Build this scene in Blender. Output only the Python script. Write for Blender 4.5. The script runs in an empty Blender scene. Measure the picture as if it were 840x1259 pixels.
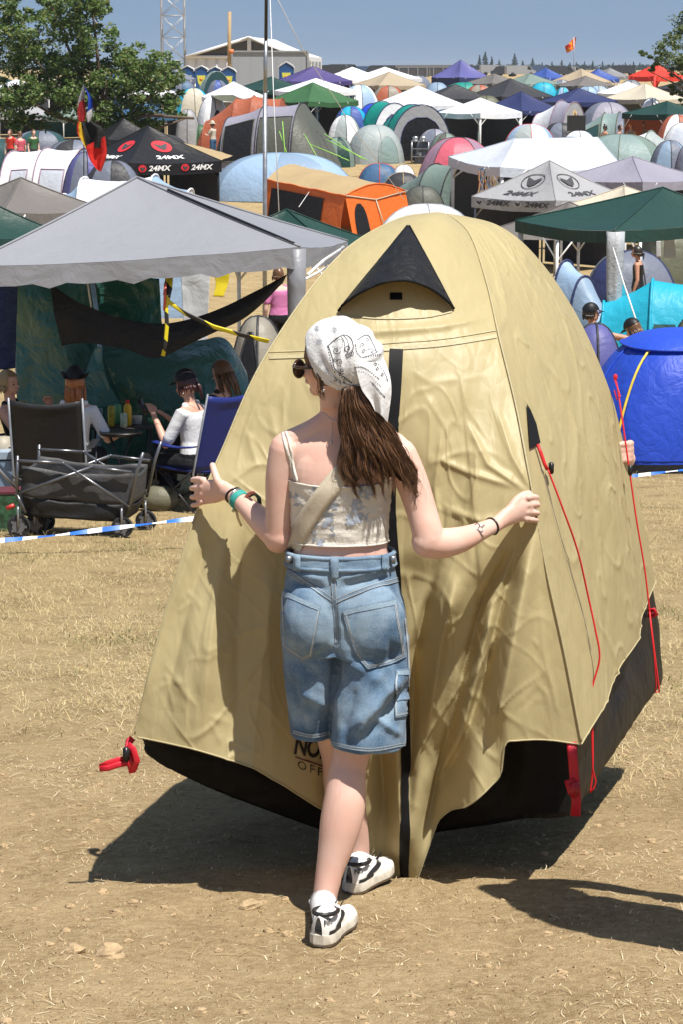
import bpy, bmesh, math, random
import numpy as np
from mathutils import Vector, Matrix
from mathutils.bvhtree import BVHTree
from mathutils import noise as mnoise

random.seed(7)
RNG = np.random.default_rng(11)
scene = bpy.context.scene
COL = scene.collection
R = math.radians

# ------------------------------------------------------------------ camera
F = 2900.0            # focal length in photo pixels (840 wide)
ZC = 2.41             # eye height above the spot where the girl stands
PITCH = math.atan((629.5 - 85) / F)
CP, SP = math.cos(PITCH), math.sin(PITCH)

def W(px, py, Y):
    """photo pixel at world distance Y -> world point"""
    u = (px - 420) / F
    v = (629.5 - py) / F
    dy = v * SP + CP
    t = Y / dy
    return Vector((u * t, Y, ZC + (v * CP - SP) * t))

def PXM(py, Y):
    """photo pixels per metre for something at pixel row py and distance Y"""
    v = (629.5 - py) / F
    return F * (v * SP + CP) / Y

def proj(p):
    x, y, z = p[0], p[1], p[2] - ZC
    d = y * CP - z * SP
    return (420 + F * x / d, 629.5 - F * (y * SP + z * CP) / d)

_hy = [-60, -20, 0, 6.5, 14, 23.5, 34, 46, 60, 70, 80, 100, 120, 140, 170, 220, 300, 600, 2000, 9000]
_hh = [-3.5, -.3, 1.70, 2.41, 3.25, 4.05, 4.6, 5.05, 5.2, 5.1, 4.85, 3.95, 3.4, 2.9, 2.4, 1.9, 1.5, 1.0, 1.0, 1.0]
def _pchip(xs, ys):
    xs = np.array(xs, float); ys = np.array(ys, float)
    h = np.diff(xs); dlt = np.diff(ys) / h
    m = np.zeros(len(xs))
    for i in range(1, len(xs) - 1):
        if dlt[i-1] * dlt[i] > 0:
            w1 = 2*h[i] + h[i-1]; w2 = h[i] + 2*h[i-1]
            m[i] = (w1 + w2) / (w1/dlt[i-1] + w2/dlt[i])
    m[0] = dlt[0]; m[-1] = dlt[-1]
    def f(x):
        x = np.clip(np.asarray(x, float), xs[0], xs[-1])
        i = np.clip(np.searchsorted(xs, x) - 1, 0, len(xs) - 2)
        t = (x - xs[i]) / h[i]
        return ((2*t**3-3*t**2+1)*ys[i] + (t**3-2*t**2+t)*h[i]*m[i]
                + (-2*t**3+3*t**2)*ys[i+1] + (t**3-t**2)*h[i]*m[i+1])
    return f
_hf = _pchip(_hy, _hh)
def ground_z(x, y):
    return ZC - float(_hf(y))
def gz(x, y): return ground_z(x, y)

# ------------------------------------------------------------------ objects
def tag(o, label=None, cat=None, group=None, kind=None):
    if label: o['label'] = label
    if cat: o['category'] = cat
    if group: o['group'] = group
    if kind: o['kind'] = kind
    return o

def thing(name, label, cat, loc, group=None):
    o = bpy.data.objects.new(name, None)
    COL.objects.link(o)
    o.location = loc
    o.empty_display_size = .1
    return tag(o, label, cat, group)

class MB:
    def __init__(s):
        s.v = []; s.f = []; s.m = []; s.n = 0
    def add(s, verts, faces, mi=0):
        b = s.n
        vv = [tuple(p) for p in verts]
        s.v += vv; s.n += len(vv)
        s.f += [tuple(i + b for i in f) for f in faces]
        s.m += [mi] * len(faces)
        return b
    def grid(s, rows, mi=0, close_u=False, flip=False):
        nr = len(rows); nc = len(rows[0])
        verts = [p for r in rows for p in r]
        faces = []
        for i in range(nr - 1):
            for j in range(nc if close_u else nc - 1):
                k = (j + 1) % nc
                q = (i*nc+j, i*nc+k, (i+1)*nc+k, (i+1)*nc+j)
                faces.append(q[::-1] if flip else q)
        return s.add(verts, faces, mi)
    def loft(s, rings, mi=0, cap=True):
        nc = len(rings[0])
        b = s.grid(rings, mi, close_u=True)
        if cap:
            s.f.append(tuple(b + j for j in range(nc))[::-1]); s.m.append(mi)
            k = b + (len(rings)-1)*nc
            s.f.append(tuple(k + j for j in range(nc))); s.m.append(mi)
    def tube(s, pts, rad, n=8, mi=0, cap=True, ref=None, flat=None, round_ends=False):
        """pts: polyline, rad: radius or list, flat: list of second radii (along ref)"""
        pts = [Vector(p) for p in pts]
        k = len(pts)
        ra = list(rad) if hasattr(rad, '__len__') else [rad] * k
        rb = list(flat) if flat is not None and hasattr(flat, '__len__') else ([flat]*k if flat is not None else ra)
        if round_ends:
            t0 = (pts[0]-pts[1]).normalized(); t1 = (pts[-1]-pts[-2]).normalized()
            pre, post = [], []
            for a in (.97, .75, .4):
                c = math.sqrt(1-a*a)
                pre.append((pts[0]+t0*ra[0]*a, ra[0]*c, rb[0]*c))
            for a in (.4, .75, .97):
                c = math.sqrt(1-a*a)
                post.append((pts[-1]+t1*ra[-1]*a, ra[-1]*c, rb[-1]*c))
            pts = [p[0] for p in pre] + pts + [p[0] for p in post]
            ra = [p[1] for p in pre] + ra + [p[1] for p in post]
            rb = [p[2] for p in pre] + rb + [p[2] for p in post]
            k = len(pts)
        rings = []
        prev = None
        for i in range(k):
            t = (pts[min(i+1, k-1)] - pts[max(i-1, 0)])
            t = t.normalized() if t.length > 1e-9 else Vector((0, 0, 1))
            if ref is not None:
                a = Vector(ref)
            elif prev is not None:
                a = prev
            else:
                a = Vector((0, 0, 1)) if abs(t.z) < .9 else Vector((1, 0, 0))
            b = (a - t * a.dot(t))
            if b.length < 1e-6: b = t.orthogonal()
            b.normalize(); prev = b
            c = t.cross(b)
            rings.append([pts[i] + c * (ra[i]*math.cos(2*math.pi*j/n)) + b * (rb[i]*math.sin(2*math.pi*j/n)) for j in range(n)])
        s.loft(rings, mi, cap)
    def box(s, c, size, rot=0, mi=0, M=None):
        hx, hy, hz = size[0]/2, size[1]/2, size[2]/2
        ca, sa = math.cos(rot), math.sin(rot)
        vs = []
        for z in (-hz, hz):
            for x, y in ((-hx, -hy), (hx, -hy), (hx, hy), (-hx, hy)):
                p = Vector((x*ca - y*sa, x*sa + y*ca, z))
                if M is not None: p = M @ Vector((x, y, z))
                vs.append(Vector(c) + p)
        s.add(vs, [(0,3,2,1),(4,5,6,7),(0,1,5,4),(1,2,6,5),(2,3,7,6),(3,0,4,7)], mi)
    def ellipsoid(s, c, r, n=16, m=10, mi=0, M=None):
        rings = []
        for i in range(1, m):
            ph = math.pi * i / m
            rings.append([Vector((r[0]*math.sin(ph)*math.cos(2*math.pi*j/n), r[1]*math.sin(ph)*math.sin(2*math.pi*j/n), -r[2]*math.cos(ph))) for j in range(n)])
        if M is not None: rings = [[M @ p for p in q] for q in rings]
        rings = [[Vector(c) + p for p in q] for q in rings]
        s.loft(rings, mi)
    def build(s, name, mats, parent=None, smooth=True, local=False, auto=None):
        me = bpy.data.meshes.new(name)
        off = Vector(parent.matrix_parent_offset) if False else None
        vs = np.array(s.v, dtype=np.float64).reshape(-1, 3)
        if parent is not None and not local:
            p = parent; o = np.zeros(3)
            while p is not None:
                o += np.array(p.location); p = p.parent
            vs = vs - o
        me.from_pydata(vs.tolist(), [], s.f)
        if not isinstance(mats, (list, tuple)): mats = [mats]
        for m in mats: me.materials.append(m)
        if len(mats) > 1: me.polygons.foreach_set('material_index', s.m)
        me.polygons.foreach_set('use_smooth', [bool(smooth)] * len(me.polygons))
        me.update()
        if auto is not None and smooth:
            try: me.set_sharp_from_angle(angle=R(auto))
            except Exception: pass
        ob = bpy.data.objects.new(name, me)
        COL.objects.link(ob)
        if parent is not None: ob.parent = parent
        return ob

def bake(ob):
    """apply the modifiers of ob"""
    dg = bpy.context.evaluated_depsgraph_get()
    dg.update()
    me = bpy.data.meshes.new_from_object(ob.evaluated_get(dg))
    ob.modifiers.clear()
    old = ob.data
    ob.data = me
    bpy.data.meshes.remove(old)
    return ob

def remesh(ob, vox, smooth_iter=4, fac=.5, dec=None):
    m = ob.modifiers.new('r', 'REMESH'); m.mode = 'VOXEL'; m.voxel_size = vox; m.use_smooth_shade = True
    s = ob.modifiers.new('s', 'SMOOTH'); s.factor = fac; s.iterations = smooth_iter
    bake(ob)
    ob.data.polygons.foreach_set('use_smooth', [True]*len(ob.data.polygons))
    return ob

def bvh(ob):
    """BVH of an unrotated object in world space"""
    o = Vector((0,0,0)); p = ob
    while p is not None:
        o += p.location; p = p.parent
    me = ob.data
    return BVHTree.FromPolygons([v.co + o for v in me.vertices], [tuple(p.vertices) for p in me.polygons])

CAMP = Vector((0, 0, ZC))
def cast(tree, px, py, off=0.0):
    """point of a surface seen at a photo pixel, lifted off along its normal"""
    d = (W(px, py, 7.0) - CAMP).normalized()
    h = tree.ray_cast(CAMP, d)
    if h[0] is None:
        return None
    n = h[1]
    if n.dot(d) > 0: n = -n
    return h[0] + n * off

def interp(pts, n, closed=False):
    """Catmull-Rom through points (any tuple length) -> n samples"""
    P = np.array(pts, float); k = len(P)
    out = []
    for i in range(n):
        t = i / (n - 1) * (k - 1)
        a = min(int(t), k - 2); u = t - a
        p0 = P[max(a-1, 0)]; p1 = P[a]; p2 = P[a+1]; p3 = P[min(a+2, k-1)]
        out.append(.5*((2*p1) + (-p0+p2)*u + (2*p0-5*p1+4*p2-p3)*u*u + (-p0+3*p1-3*p2+p3)*u**3))
    return np.array(out)

def noise3(x, y, z=0.0): return mnoise.noise(Vector((x, y, z)))

# ------------------------------------------------------------------ materials
_mats = {}
def rgb(*c): return (c[0], c[1], c[2], 1)
def srgb(r, g, b):
    f = lambda c: (c/255/12.92) if c/255 <= .04045 else ((c/255+.055)/1.055)**2.4
    return (f(r), f(g), f(b), 1)

class NT:
    def __init__(s, name):
        s.mat = bpy.data.materials.new(name); s.mat.use_nodes = True
        s.t = s.mat.node_tree; s.t.nodes.clear()
        s.out = s.n('ShaderNodeOutputMaterial')
    def n(s, t, **kw):
        nd = s.t.nodes.new(t)
        for k, v in kw.items(): setattr(nd, k, v)
        return nd
    def l(s, a, b): s.t.links.new(a, b)
    def coord(s, kind='Object', scale=(1,1,1)):
        tc = s.n('ShaderNodeTexCoord'); mp = s.n('ShaderNodeMapping')
        mp.inputs['Scale'].default_value = scale
        s.l(tc.outputs[kind], mp.inputs['Vector'])
        return mp.outputs['Vector']
    def noise(s, vec, scale, detail=4, rough=.55, dist=0):
        nd = s.n('ShaderNodeTexNoise')
        nd.inputs['Scale'].default_value = scale; nd.inputs['Detail'].default_value = detail
        nd.inputs['Roughness'].default_value = rough; nd.inputs['Distortion'].default_value = dist
        s.l(vec, nd.inputs['Vector']); return nd
    def ramp(s, fac, stops):
        r = s.n('ShaderNodeValToRGB')
        while len(r.color_ramp.elements) < len(stops): r.color_ramp.elements.new(.5)
        for e, (p, c) in zip(r.color_ramp.elements, stops):
            e.position = p; e.color = c if len(c) == 4 else (*c, 1)
        s.l(fac, r.inputs['Fac']); return r.outputs['Color']
    def mix(s, fac, a, b, mode='MIX'):
        m = s.n('ShaderNodeMix', data_type='RGBA', blend_type=mode)
        for sock, v in ((m.inputs[0], fac), (m.inputs[6], a), (m.inputs[7], b)):
            if isinstance(v, (int, float)): sock.default_value = v
            elif isinstance(v, tuple): sock.default_value = v
            else: s.l(v, sock)
        return m.outputs[2]
    def math(s, op, a, b=None):
        m = s.n('ShaderNodeMath', operation=op)
        for sock, v in ((m.inputs[0], a), (m.inputs[1], b)):
            if v is None: continue
            if isinstance(v, (int, float)): sock.default_value = v
            else: s.l(v, sock)
        return m.outputs[0]
    def bump(s, h, strength, dist=.01, nrm=None):
        b = s.n('ShaderNodeBump'); b.inputs['Strength'].default_value = strength
        b.inputs['Distance'].default_value = dist
        s.l(h, b.inputs['Height'])
        if nrm is not None: s.l(nrm, b.inputs['Normal'])
        return b.outputs['Normal']
    def bsdf(s, col, rough=.6, nrm=None, spec=.5, metal=0, sheen=0, sss=0, coat=0):
        p = s.n('ShaderNodeBsdfPrincipled')
        if isinstance(col, tuple): p.inputs['Base Color'].default_value = col
        else: s.l(col, p.inputs['Base Color'])
        if isinstance(rough, (int, float)): p.inputs['Roughness'].default_value = rough
        else: s.l(rough, p.inputs['Roughness'])
        p.inputs['Specular IOR Level'].default_value = spec
        p.inputs['Metallic'].default_value = metal
        p.inputs['Coat Weight'].default_value = coat
        if sheen: p.inputs['Sheen Weight'].default_value = sheen
        if sss:
            p.inputs['Subsurface Weight'].default_value = sss
            p.inputs['Subsurface Radius'].default_value = (.012, .005, .003)
            p.inputs['Subsurface Scale'].default_value = 1.0
        if nrm is not None: s.l(nrm, p.inputs['Normal'])
        return p
    def done(s, sh):
        s.l(sh if not hasattr(sh, 'outputs') else sh.outputs[0], s.out.inputs['Surface'])
        return s.mat

def plain(name, col, rough=.6, metal=0, spec=.5, var=.25, scale=14, bump=.15, bscale=60):
    """a plain surface with mild mottling, dirt and grain"""
    key = ('p', name)
    if key in _mats: return _mats[key]
    t = NT(name); v = t.coord()
    n1 = t.noise(v, scale, 5)
    c = t.ramp(n1.outputs['Fac'], [(.25, tuple(x*(1-var) for x in col[:3])), (.75, tuple(min(1, x*(1+var*.6)) for x in col[:3]))])
    n2 = t.noise(v, bscale, 4)
    nrm = t.bump(n2.outputs['Fac'], bump, .004)
    rr = t.math('ADD', t.math('MULTIPLY', n1.outputs['Fac'], .2), rough-.1)
    _mats[key] = t.done(t.bsdf(c, rr, nrm, spec, metal))
    return _mats[key]

def cloth(name, col, rough=.55, transl=.18, wrinkle=.35, ws=3.0, var=.1, spec=.4, weave=0, fine=1.0):
    """coated tent fabric: soft creases, mild mottling, lets some light through"""
    key = ('c', name)
    if key in _mats: return _mats[key]
    t = NT(name); v = t.coord()
    n1 = t.noise(v, ws*.7, 4, .6, .6)
    n2 = t.noise(v, ws*3.1, 5, .55, 1.2)
    vo = t.n('ShaderNodeTexVoronoi'); vo.feature = 'DISTANCE_TO_EDGE'; vo.inputs['Scale'].default_value = ws*1.7
    dv = t.mix(.35, v, n2.outputs['Color'], 'ADD'); t.l(dv, vo.inputs['Vector'])
    cre = t.ramp(vo.outputs['Distance'], [(0, (0,0,0)), (.12, (.7,.7,.7)), (1, (1,1,1))])
    c = t.ramp(n1.outputs['Fac'], [(.3, tuple(x*(1-var) for x in col[:3])), (.7, tuple(min(1, x*(1+var*.5)) for x in col[:3]))])
    h = t.math('ADD', t.math('MULTIPLY', n1.outputs['Fac'], 1.3), t.math('ADD', t.math('MULTIPLY', n2.outputs['Fac'], .55*fine), t.math('MULTIPLY', cre, .16*fine)))
    nrm = t.bump(h, wrinkle, .12/ws*3)
    p = t.bsdf(c, rough, nrm, spec)
    if transl:
        tr = t.n('ShaderNodeBsdfTranslucent'); t.l(c, tr.inputs['Color']); t.l(nrm, tr.inputs['Normal'])
        mx = t.n('ShaderNodeMixShader'); mx.inputs[0].default_value = transl
        t.l(p.outputs[0], mx.inputs[1]); t.l(tr.outputs[0], mx.inputs[2])
        p = mx
    _mats[key] = t.done(p)
    return _mats[key]
# ------------------------------------------------------------------ sky, sun, camera
SUN_EL = 66.0
SUN_AZ = 41.0      # degrees from the camera's back towards its right
sdir = Vector((math.sin(R(SUN_AZ))*math.cos(R(SUN_EL)), -math.cos(R(SUN_AZ))*math.cos(R(SUN_EL)), math.sin(R(SUN_EL))))
world = bpy.data.worlds.new('World'); scene.world = world; world.use_nodes = True
wt = world.node_tree; wt.nodes.clear()
wo = wt.nodes.new('ShaderNodeOutputWorld'); bg = wt.nodes.new('ShaderNodeBackground')
sky = wt.nodes.new('ShaderNodeTexSky'); sky.sky_type = 'NISHITA'; sky.sun_disc = False
sky.sun_elevation = R(SUN_EL)
sky.sun_rotation = math.atan2(sdir.x, sdir.y)
sky.altitude = 300; sky.air_density = 1.0; sky.dust_density = .6; sky.ozone_density = 2.2
# lift the view of the sky a little: the haze band at the horizon lies below the hill line
tc = wt.nodes.new('ShaderNodeTexCoord')
va = wt.nodes.new('ShaderNodeVectorMath'); va.operation = 'ADD'; va.inputs[1].default_value = (0, 0, .16)
vn = wt.nodes.new('ShaderNodeVectorMath'); vn.operation = 'NORMALIZE'
wt.links.new(tc.outputs['Generated'], va.inputs[0]); wt.links.new(va.outputs[0], vn.inputs[0]); wt.links.new(vn.outputs[0], sky.inputs['Vector'])
# thin high cloud veil
nz = wt.nodes.new('ShaderNodeTexNoise'); nz.inputs['Scale'].default_value = 5; nz.inputs['Detail'].default_value = 6
mp = wt.nodes.new('ShaderNodeMapping'); mp.inputs['Scale'].default_value = (1, 1, 6)
wt.links.new(tc.outputs['Generated'], mp.inputs['Vector']); wt.links.new(mp.outputs[0], nz.inputs['Vector'])
rp = wt.nodes.new('ShaderNodeValToRGB'); rp.color_ramp.elements[0].position = .42; rp.color_ramp.elements[1].position = .74
rp.color_ramp.elements[0].color = (.22,.22,.22,1); rp.color_ramp.elements[1].color = (.95,.95,.95,1)
wt.links.new(nz.outputs['Fac'], rp.inputs['Fac'])
mx = wt.nodes.new('ShaderNodeMix'); mx.data_type = 'RGBA'; mx.inputs[7].default_value = (2.9, 3.95, 5.5, 1)
wt.links.new(rp.outputs['Color'], mx.inputs[0]); wt.links.new(sky.outputs['Color'], mx.inputs[6])
wt.links.new(mx.outputs[2], bg.inputs['Color'])
bg.inputs['Strength'].default_value = .066
wt.links.new(bg.outputs[0], wo.inputs['Surface'])

sl = bpy.data.lights.new('sun', 'SUN'); sl.energy = 5.0; sl.angle = R(.5); sl.color = (1, .955, .88)
so = bpy.data.objects.new('sun', sl); COL.objects.link(so)
so.rotation_euler = (-sdir).to_track_quat('-Z', 'Y').to_euler()
so.location = (6, -6, 20)

cam = bpy.data.cameras.new('camera'); cam.sensor_fit = 'HORIZONTAL'; cam.sensor_width = 36
cam.lens = 36 * F / 840
cam.clip_start = .1; cam.clip_end = 20000
co = bpy.data.objects.new('camera', cam); COL.objects.link(co)
co.location = CAMP; co.rotation_euler = (math.pi/2 - PITCH, 0, 0)
scene.camera = co
scene.view_settings.view_transform = 'Standard'; scene.view_settings.look = 'None'
scene.view_settings.gamma = 1; scene.view_settings.use_curve_mapping = False
scene.view_settings.exposure = .57
scene.cycles.use_denoising = True
scene.cycles.max_bounces = 6; scene.cycles.diffuse_bounces = 3; scene.cycles.glossy_bounces = 3
scene.cycles.transmission_bounces = 4; scene.cycles.transparent_max_bounces = 6

# ------------------------------------------------------------------ ground
def ground_mat():
    t = NT('dry_field'); v = t.coord()
    big = t.noise(v, .35, 5, .6, .5)
    mid = t.noise(v, 2.3, 6, .65, .8)
    fine = t.noise(v, 26, 6, .7)
    # straw fibres: stretched noise in two directions
    m1 = t.coord('Object', (140, 22, 40)); f1 = t.noise(m1, 1, 3, .6, 2.0)
    m2 = t.coord('Object', (26, 120, 40)); f2 = t.noise(m2, 1, 3, .6, 2.0)
    fib = t.math('MAXIMUM', f1.outputs['Fac'], f2.outputs['Fac'])
    soil = t.ramp(mid.outputs['Fac'], [(.25, (.24, .16, .08)), (.5, (.37, .26, .135)), (.75, (.50, .365, .205))])
    soil = t.mix(t.ramp(fine.outputs['Fac'], [(.42, (0,0,0)), (.68, (.8,.8,.8))]), soil, (.55, .42, .24, 1))
    crumb = t.noise(v, 75, 5, .75)
    soil = t.mix(t.ramp(crumb.outputs['Fac'], [(.30, (.75,.75,.75)), (.44, (0,0,0))]), soil, (.15, .095, .052, 1))
    straw = t.ramp(fib, [(.5, (.20, .135, .07)), (.68, (.50, .40, .22)), (.8, (.62, .53, .33))])
    geo = t.n('ShaderNodeNewGeometry'); sep = t.n('ShaderNodeSeparateXYZ'); t.l(geo.outputs['Position'], sep.inputs[0])
    # trampled soil close by, dry grass further down the slope
    d = t.math('ADD', t.math('MULTIPLY', sep.outputs['Y'], .16), t.math('MULTIPLY', big.outputs['Fac'], 1.3))
    gfac = t.ramp(d, [(0, (0,0,0)), (.0, (0,0,0)), (1, (1,1,1))])
    mr = t.n('ShaderNodeMapRange'); mr.inputs['From Min'].default_value = 1.75; mr.inputs['From Max'].default_value = 2.5
    t.l(d, mr.inputs['Value'])
    amt = t.math('ADD', t.math('MULTIPLY', mr.outputs[0], .25), .26)
    sf = t.math('MULTIPLY', t.ramp(fib, [(.52, (0,0,0)), (.66, (1,1,1))]), amt)
    c = t.mix(sf, soil, straw)
    green = t.ramp(mid.outputs['Fac'], [(.28, (.17, .12, .055)), (.5, (.34, .255, .125)), (.66, (.40, .305, .155)), (.82, (.15, .14, .05))])
    c = t.mix(t.math('MULTIPLY', mr.outputs[0], .55), c, green)
    h = t.math('ADD', t.math('MULTIPLY', fib, .7), t.math('ADD', t.math('MULTIPLY', crumb.outputs['Fac'], .9), t.math('ADD', fine.outputs['Fac'], t.math('MULTIPLY', mid.outputs['Fac'], 1.5))))
    nrm = t.bump(h, .8, .022)
    return t.done(t.bsdf(c, .95, nrm, .15))
GM = ground_mat()

def bumpy(x, y):
    z = .018*noise3(x*1.1, y*1.1) + .010*noise3(x*4, y*4, 3) + .006*noise3(x*11, y*11, 7)
    return z
def gfine(x, y):
    return gz(x, y) + (bumpy(x, y) if y < 40 else 0)

mb = MB()
xs = sorted(set(list(np.linspace(-3.2, 3.2, 150)) + list(np.linspace(-14, 14, 60)) + list(np.linspace(-80, 80, 40)) + [-9000, -3000, -1000, -400, -200, 200, 400, 1000, 3000, 9000]))
ys = sorted(set(list(np.linspace(3.8, 9.5, 170)) + list(np.linspace(9.5, 24, 120)) + list(np.linspace(24, 90, 70)) + list(np.linspace(90, 320, 60)) + [-60, -40, -20, -10, -5, 0, 2, 450, 600, 1000, 2000, 4000, 9000]))
rows = []
hz = _hf(np.array(ys))
for y, h in zip(ys, hz):
    r = []
    for x in xs:
        z = ZC - h
        if -4 < y < 40 and abs(x) < 15: z += bumpy(x, y)
        r.append((x, y, z))
    rows.append(r)
mb.grid(rows)
ground = mb.build('ground', GM)
tag(ground, kind='structure')

# loose straw and dry grass lying on the ground
def straw_mat():
    t = NT('straw')
    at = t.n('ShaderNodeObjectInfo')
    geo = t.n('ShaderNodeNewGeometry')
    c = t.ramp(geo.outputs['Random Per Island'], [(0, (.30, .21, .10)), (.35, (.52, .40, .22)), (.75, (.68, .57, .36)), (1, (.80, .72, .52))])
    p = t.bsdf(c, .7, None, .3)
    tr = t.n('ShaderNodeBsdfTranslucent'); t.l(c, tr.inputs['Color'])
    m = t.n('ShaderNodeMixShader'); m.inputs[0].default_value = .2
    t.l(p.outputs[0], m.inputs[1]); t.l(tr.outputs[0], m.inputs[2])
    return t.done(m)
def grass_mat():
    t = NT('dry_grass')
    geo = t.n('ShaderNodeNewGeometry')
    c = t.ramp(geo.outputs['Random Per Island'], [(0, (.36, .26, .12)), (.4, (.56, .44, .23)), (.75, (.68, .57, .33)), (.9, (.30, .25, .10)), (1, (.16, .17, .05))])
    p = t.bsdf(c, .6, None, .3)
    tr = t.n('ShaderNodeBsdfTranslucent'); t.l(c, tr.inputs['Color'])
    m = t.n('ShaderNodeMixShader'); m.inputs[0].default_value = .25
    t.l(p.outputs[0], m.inputs[1]); t.l(tr.outputs[0], m.inputs[2])
    return t.done(m)

def blades(n, y0, y1, lmin, lmax, up, wid, dens=None, ypow=1.0, seg=2):
    mb = MB()
    V = []; Fc = []
    k = 0
    while k < n:
        y = y0 + (y1-y0) * random.random()**ypow
        x = (random.random()*2-1) * (y*.165 + .25)
        if dens and random.random() > dens(x, y): 
            k += 1; continue
        z = gfine(x, y)
        a = random.random()*2*math.pi
        L = lmin + (lmax-lmin)*random.random()**2
        el = up[0] + (up[1]-up[0])*random.random()
        d = Vector((math.cos(a)*math.cos(el), math.sin(a)*math.cos(el), math.sin(el)))
        s = Vector((-math.sin(a), math.cos(a), 0)) * wid * (.6+.8*random.random())
        bend = Vector((random.gauss(0,.25), random.gauss(0,.25), -.25*abs(math.sin(el)))) * L
        p0 = Vector((x, y, z + .002)); p1 = p0 + d*L*.5; p2 = p0 + d*L + bend
        if p2.z < z + .003: p2.z = z + .003 + .004*random.random()
        if p1.z < z + .004: p1.z = z + .004 + .006*random.random()
        b = len(V)
        V += [p0-s, p0+s, p1+s, p1-s, p2+s*.3, p2-s*.3]
        Fc += [(b, b+1, b+2, b+3), (b+3, b+2, b+4, b+5)]
        k += 1
    mb.v = [tuple(p) for p in V]; mb.f = Fc; mb.m = [0]*len(Fc); mb.n = len(V)
    return mb
def patch(x, y):
    return max(0, min(1, .5 + 1.4*noise3(x*1.3+5, y*1.0, 2)))
st = blades(95000, 4.6, 14, .008, .06, (0, .22), .0009, lambda x, y: (.10 + .90*patch(x, y)**2)*(.42 if y < 8 else .42+.58*min(1, (y-8)/1.5)), 1.4).build('loose_straw', straw_mat(), smooth=False)
tag(st, kind='stuff')
def gd(x, y):
    f = (y - 9.0 + 2.2*noise3(x*.8, y*.5, 9) + (0 if x < 0 else .4)) / 3.0
    return max(0, min(1, f)) * (.15 + .85*max(0, min(1, .5+1.3*noise3(x*1.6, y*1.1, 4))))
gr = blades(190000, 8.0, 26, .02, .09, (.05, 1.0), .00125, gd, 1.15).build('dry_grass', grass_mat(), smooth=False)
tag(gr, kind='stuff')
def gg(x, y):
    return max(0, min(1, (y-9.5)/3))*max(0, min(1, 2.6*noise3(x*1.5+11, y*.9, 14)-.25))
def green_mat():
    t = NT('green_grass'); geo = t.n('ShaderNodeNewGeometry')
    c = t.ramp(geo.outputs['Random Per Island'], [(0, (.07,.085,.022)), (.5, (.13,.145,.04)), (1, (.28,.26,.09))])
    p = t.bsdf(c, .6, None, .3); tr = t.n('ShaderNodeBsdfTranslucent'); t.l(c, tr.inputs['Color'])
    m = t.n('ShaderNodeMixShader'); m.inputs[0].default_value = .25; t.l(p.outputs[0], m.inputs[1]); t.l(tr.outputs[0], m.inputs[2])
    return t.done(m)
tag(blades(60000, 9.0, 24, .02, .08, (.3, 1.3), .0015, gg, 1.15).build('green_grass', green_mat(), smooth=False), kind='stuff')

# crumbs of dry soil and chaff
mb = MB(); V = []; Fc = []
for k in range(26000):
    y = 4.7 + 5.3*random.random()**1.2; x = (random.random()*2-1)*(y*.16+.1)
    r = .0012 + .0042*random.random()**3; z = gfine(x, y); b = len(V)
    for q in range(4):
        V.append((x+r*random.uniform(-1.2,1.2), y+r*random.uniform(-1.2,1.2), z+(r*1.1 if q == 3 else -r*.3)+r*random.uniform(-.3,.3)))
    Fc += [(b,b+1,b+3),(b+1,b+2,b+3),(b+2,b,b+3),(b,b+2,b+1)]
mb.v = V; mb.f = Fc; mb.m = [0]*len(Fc); mb.n = len(V)
t = NT('soil_crumb'); geo = t.n('ShaderNodeNewGeometry')
cm = t.done(t.bsdf(t.ramp(geo.outputs['Random Per Island'], [(0, (.14,.09,.05)), (.35, (.34,.24,.13)), (.75, (.48,.36,.21)), (1, (.66,.56,.38))]), .95, None, .1))
tag(mb.build('soil_crumbs', cm, smooth=False), kind='stuff')
# stones and clods
mb = MB()
SM = plain('stone_soil', (.40, .285, .16), .95, var=.35, scale=40, bump=.9, bscale=120)
def stone(mb, c, r):
    rings = []
    ph0 = random.random()*10
    for i in range(1, 7):
        a = math.pi*i/7
        ring = []
        for j in range(9):
            b = 2*math.pi*j/9
            d = Vector((math.sin(a)*math.cos(b), math.sin(a)*math.sin(b), -math.cos(a)))
            k = 1 + .6*noise3(d.x*1.1+ph0, d.y*1.1, d.z*1.1)+.25*noise3(d.x*3+ph0, d.y*3, d.z*3)
            ring.append(Vector(c) + Vector((d.x*r[0]*k, d.y*r[1]*k, d.z*r[2]*k)))
        rings.append(ring)
    mb.loft(rings)
for i in range(900):
    y = 4.8 + 5*random.random(); x = (random.random()*2-1)*(y*.16+.1)
    r = .003 + .011*random.random()**5
    stone(mb, (x, y, gfine(x, y)+r*.3), (r*1.3, r, r*.7))
tag(mb.build('pebbles', SM, smooth=False), kind='stuff')
def gpix(px, py):
    """point of the ground seen at a photo pixel"""
    lo, hi = 3.0, 400.0
    for _ in range(60):
        m = (lo+hi)/2
        p = W(px, py, m)
        if p.z > gz(p.x, m): lo = m
        else: hi = m
    return W(px, py, lo)
for k, (px, py, r, lab) in enumerate([(137, 1175, .028, 'pale flat clod on the trampled soil at lower left'), (308, 1118, .022, 'rounded tan stone at the edge of the shadow left of the shoes'), (90, 1172, .02, 'small tan clod on the soil, left of the pale flat clod'), (352, 1147, .012, 'small whitish chip of stone beside the heel of the rear shoe'), (604, 687, .0, '')]):
    if r == 0: continue
    p = gpix(px, py); m = MB(); stone(m, (p.x, p.y, gfine(p.x, p.y)+r*.35), (r*1.5, r*1.2, r*.8))
    tag(m.build('stone', SM, smooth=False), lab, 'stone', 'loose stones on the soil')
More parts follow.
